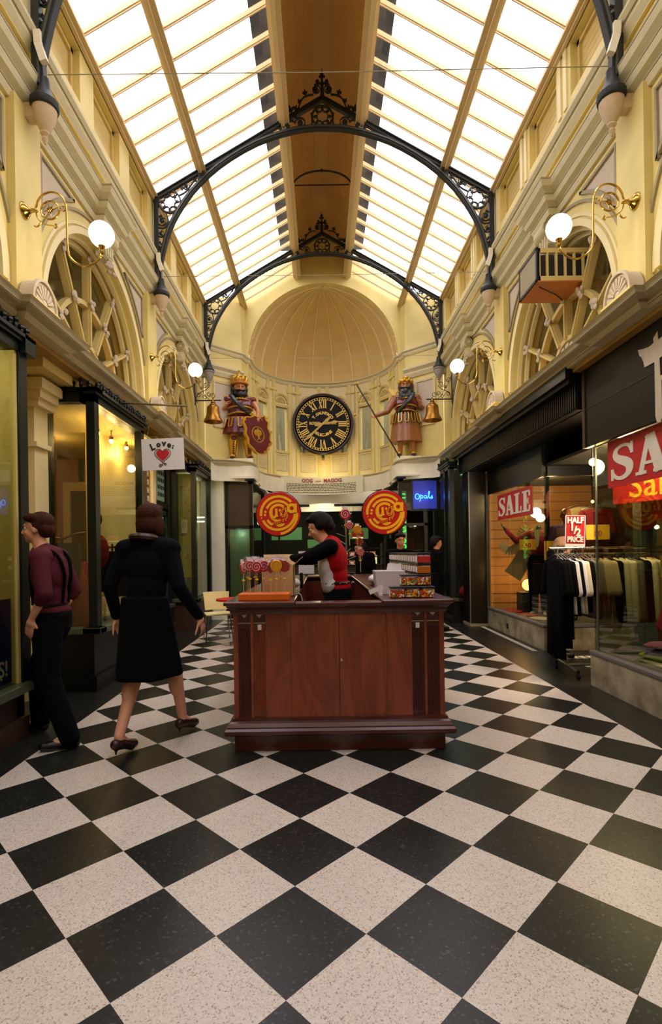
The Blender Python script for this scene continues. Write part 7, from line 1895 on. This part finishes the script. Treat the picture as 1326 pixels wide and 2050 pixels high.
# folded clothes
fc = [((2.98,4.9),'cream_cloth','bottom folded cream garment in the near window stack'), ((3.0,4.92),mat('cloth_lime',(150,170,60),.8),'folded lime green garment above the cream one'), ((3.03,4.9),mat('cloth_slate',(70,62,84),.8),'folded slate garment in the near window stack'), ((3.04,4.91),mat('cloth_mauve',(160,90,130),.8),'folded mauve garment on top of the near window stack')]
for k, ((x, y), mt_, lb) in enumerate(fc):
    m = MB().ell((0,0,0),(.2,.26,.03),n=20); m.v = [(max(-.16,min(.16,x_))*1.1, max(-.2,min(.2,y_))*1.1, z_*.9) for x_,y_,z_ in m.v]
    o = obj('folded_garment', m, mt_, smooth='all'); o.location = (x+.1, y-.15, .347+.026+.05*k); o.rotation_euler = (0,0,.2*k); tag(o, lb, 'clothes', 'folded clothes on the near window deck')
for k, (x, y, mt_, lb) in enumerate(((3.25,9.0,'sign_red','flat red garment laid at the far end of the set-back window deck'), (3.3,8.5,'sign_red','flat red garment laid in the middle of the set-back window deck'), (3.28,8.0,'cream_cloth','flat cream and red garment laid at the near end of the set-back window deck'))):
    m = MB().ell((0,0,0),(.16,.2,.02),n=18); o = obj('folded_garment', m, mt_, smooth='all'); o.location = (x, y, .366); tag(o, lb, 'clothes', 'garments laid flat in the set-back window')
for k, (px, py, mt_, lb) in enumerate(((1163,1040,'beige_cloth','tan jacket hanging high on the slatted wall of the clothes shop'), (1193,1045,'cardigan','dark red jacket hanging high beside the tan one'))):
    p = at(px, py, 8.9 if k == 0 else 8.3); garment('jacket', mt_, (p.x, p.y, p.z+.32), lb, .62, k)
    bpy.data.objects[[o.name for o in bpy.data.objects if o.get('label') == lb][0]].rotation_euler.z = 1.3
# ================================================================ outer shell so no daylight leaks in at street level
struct('wall_outer_left', MB().box(-7,-6.9,-5.6,22,0,3.6), 'shop_dark'); struct('wall_outer_right', MB().box(6.9,7,-5.6,22,0,3.6), 'shop_dark')
struct('ceiling_outer', MB().box(-7,-2.72,10.95,22,3.38,3.42).box(2.72,7,10.95,22,3.38,3.42).box(-7,7,14.3,22,3.3,3.34).box(-7,-6,-5.6,11,3.38,3.42).box(6,7,-5.6,11,3.38,3.42), 'shop_dark')
struct('wall_outer_back', MB().box(-7,7,21.9,22,0,3.4), 'shop_dark'); struct('wall_outer_rear', MB().box(-7,-2.7,-5.6,-5.5,0,3.6).box(2.7,7,-5.6,-5.5,0,3.6), 'shop_dark')
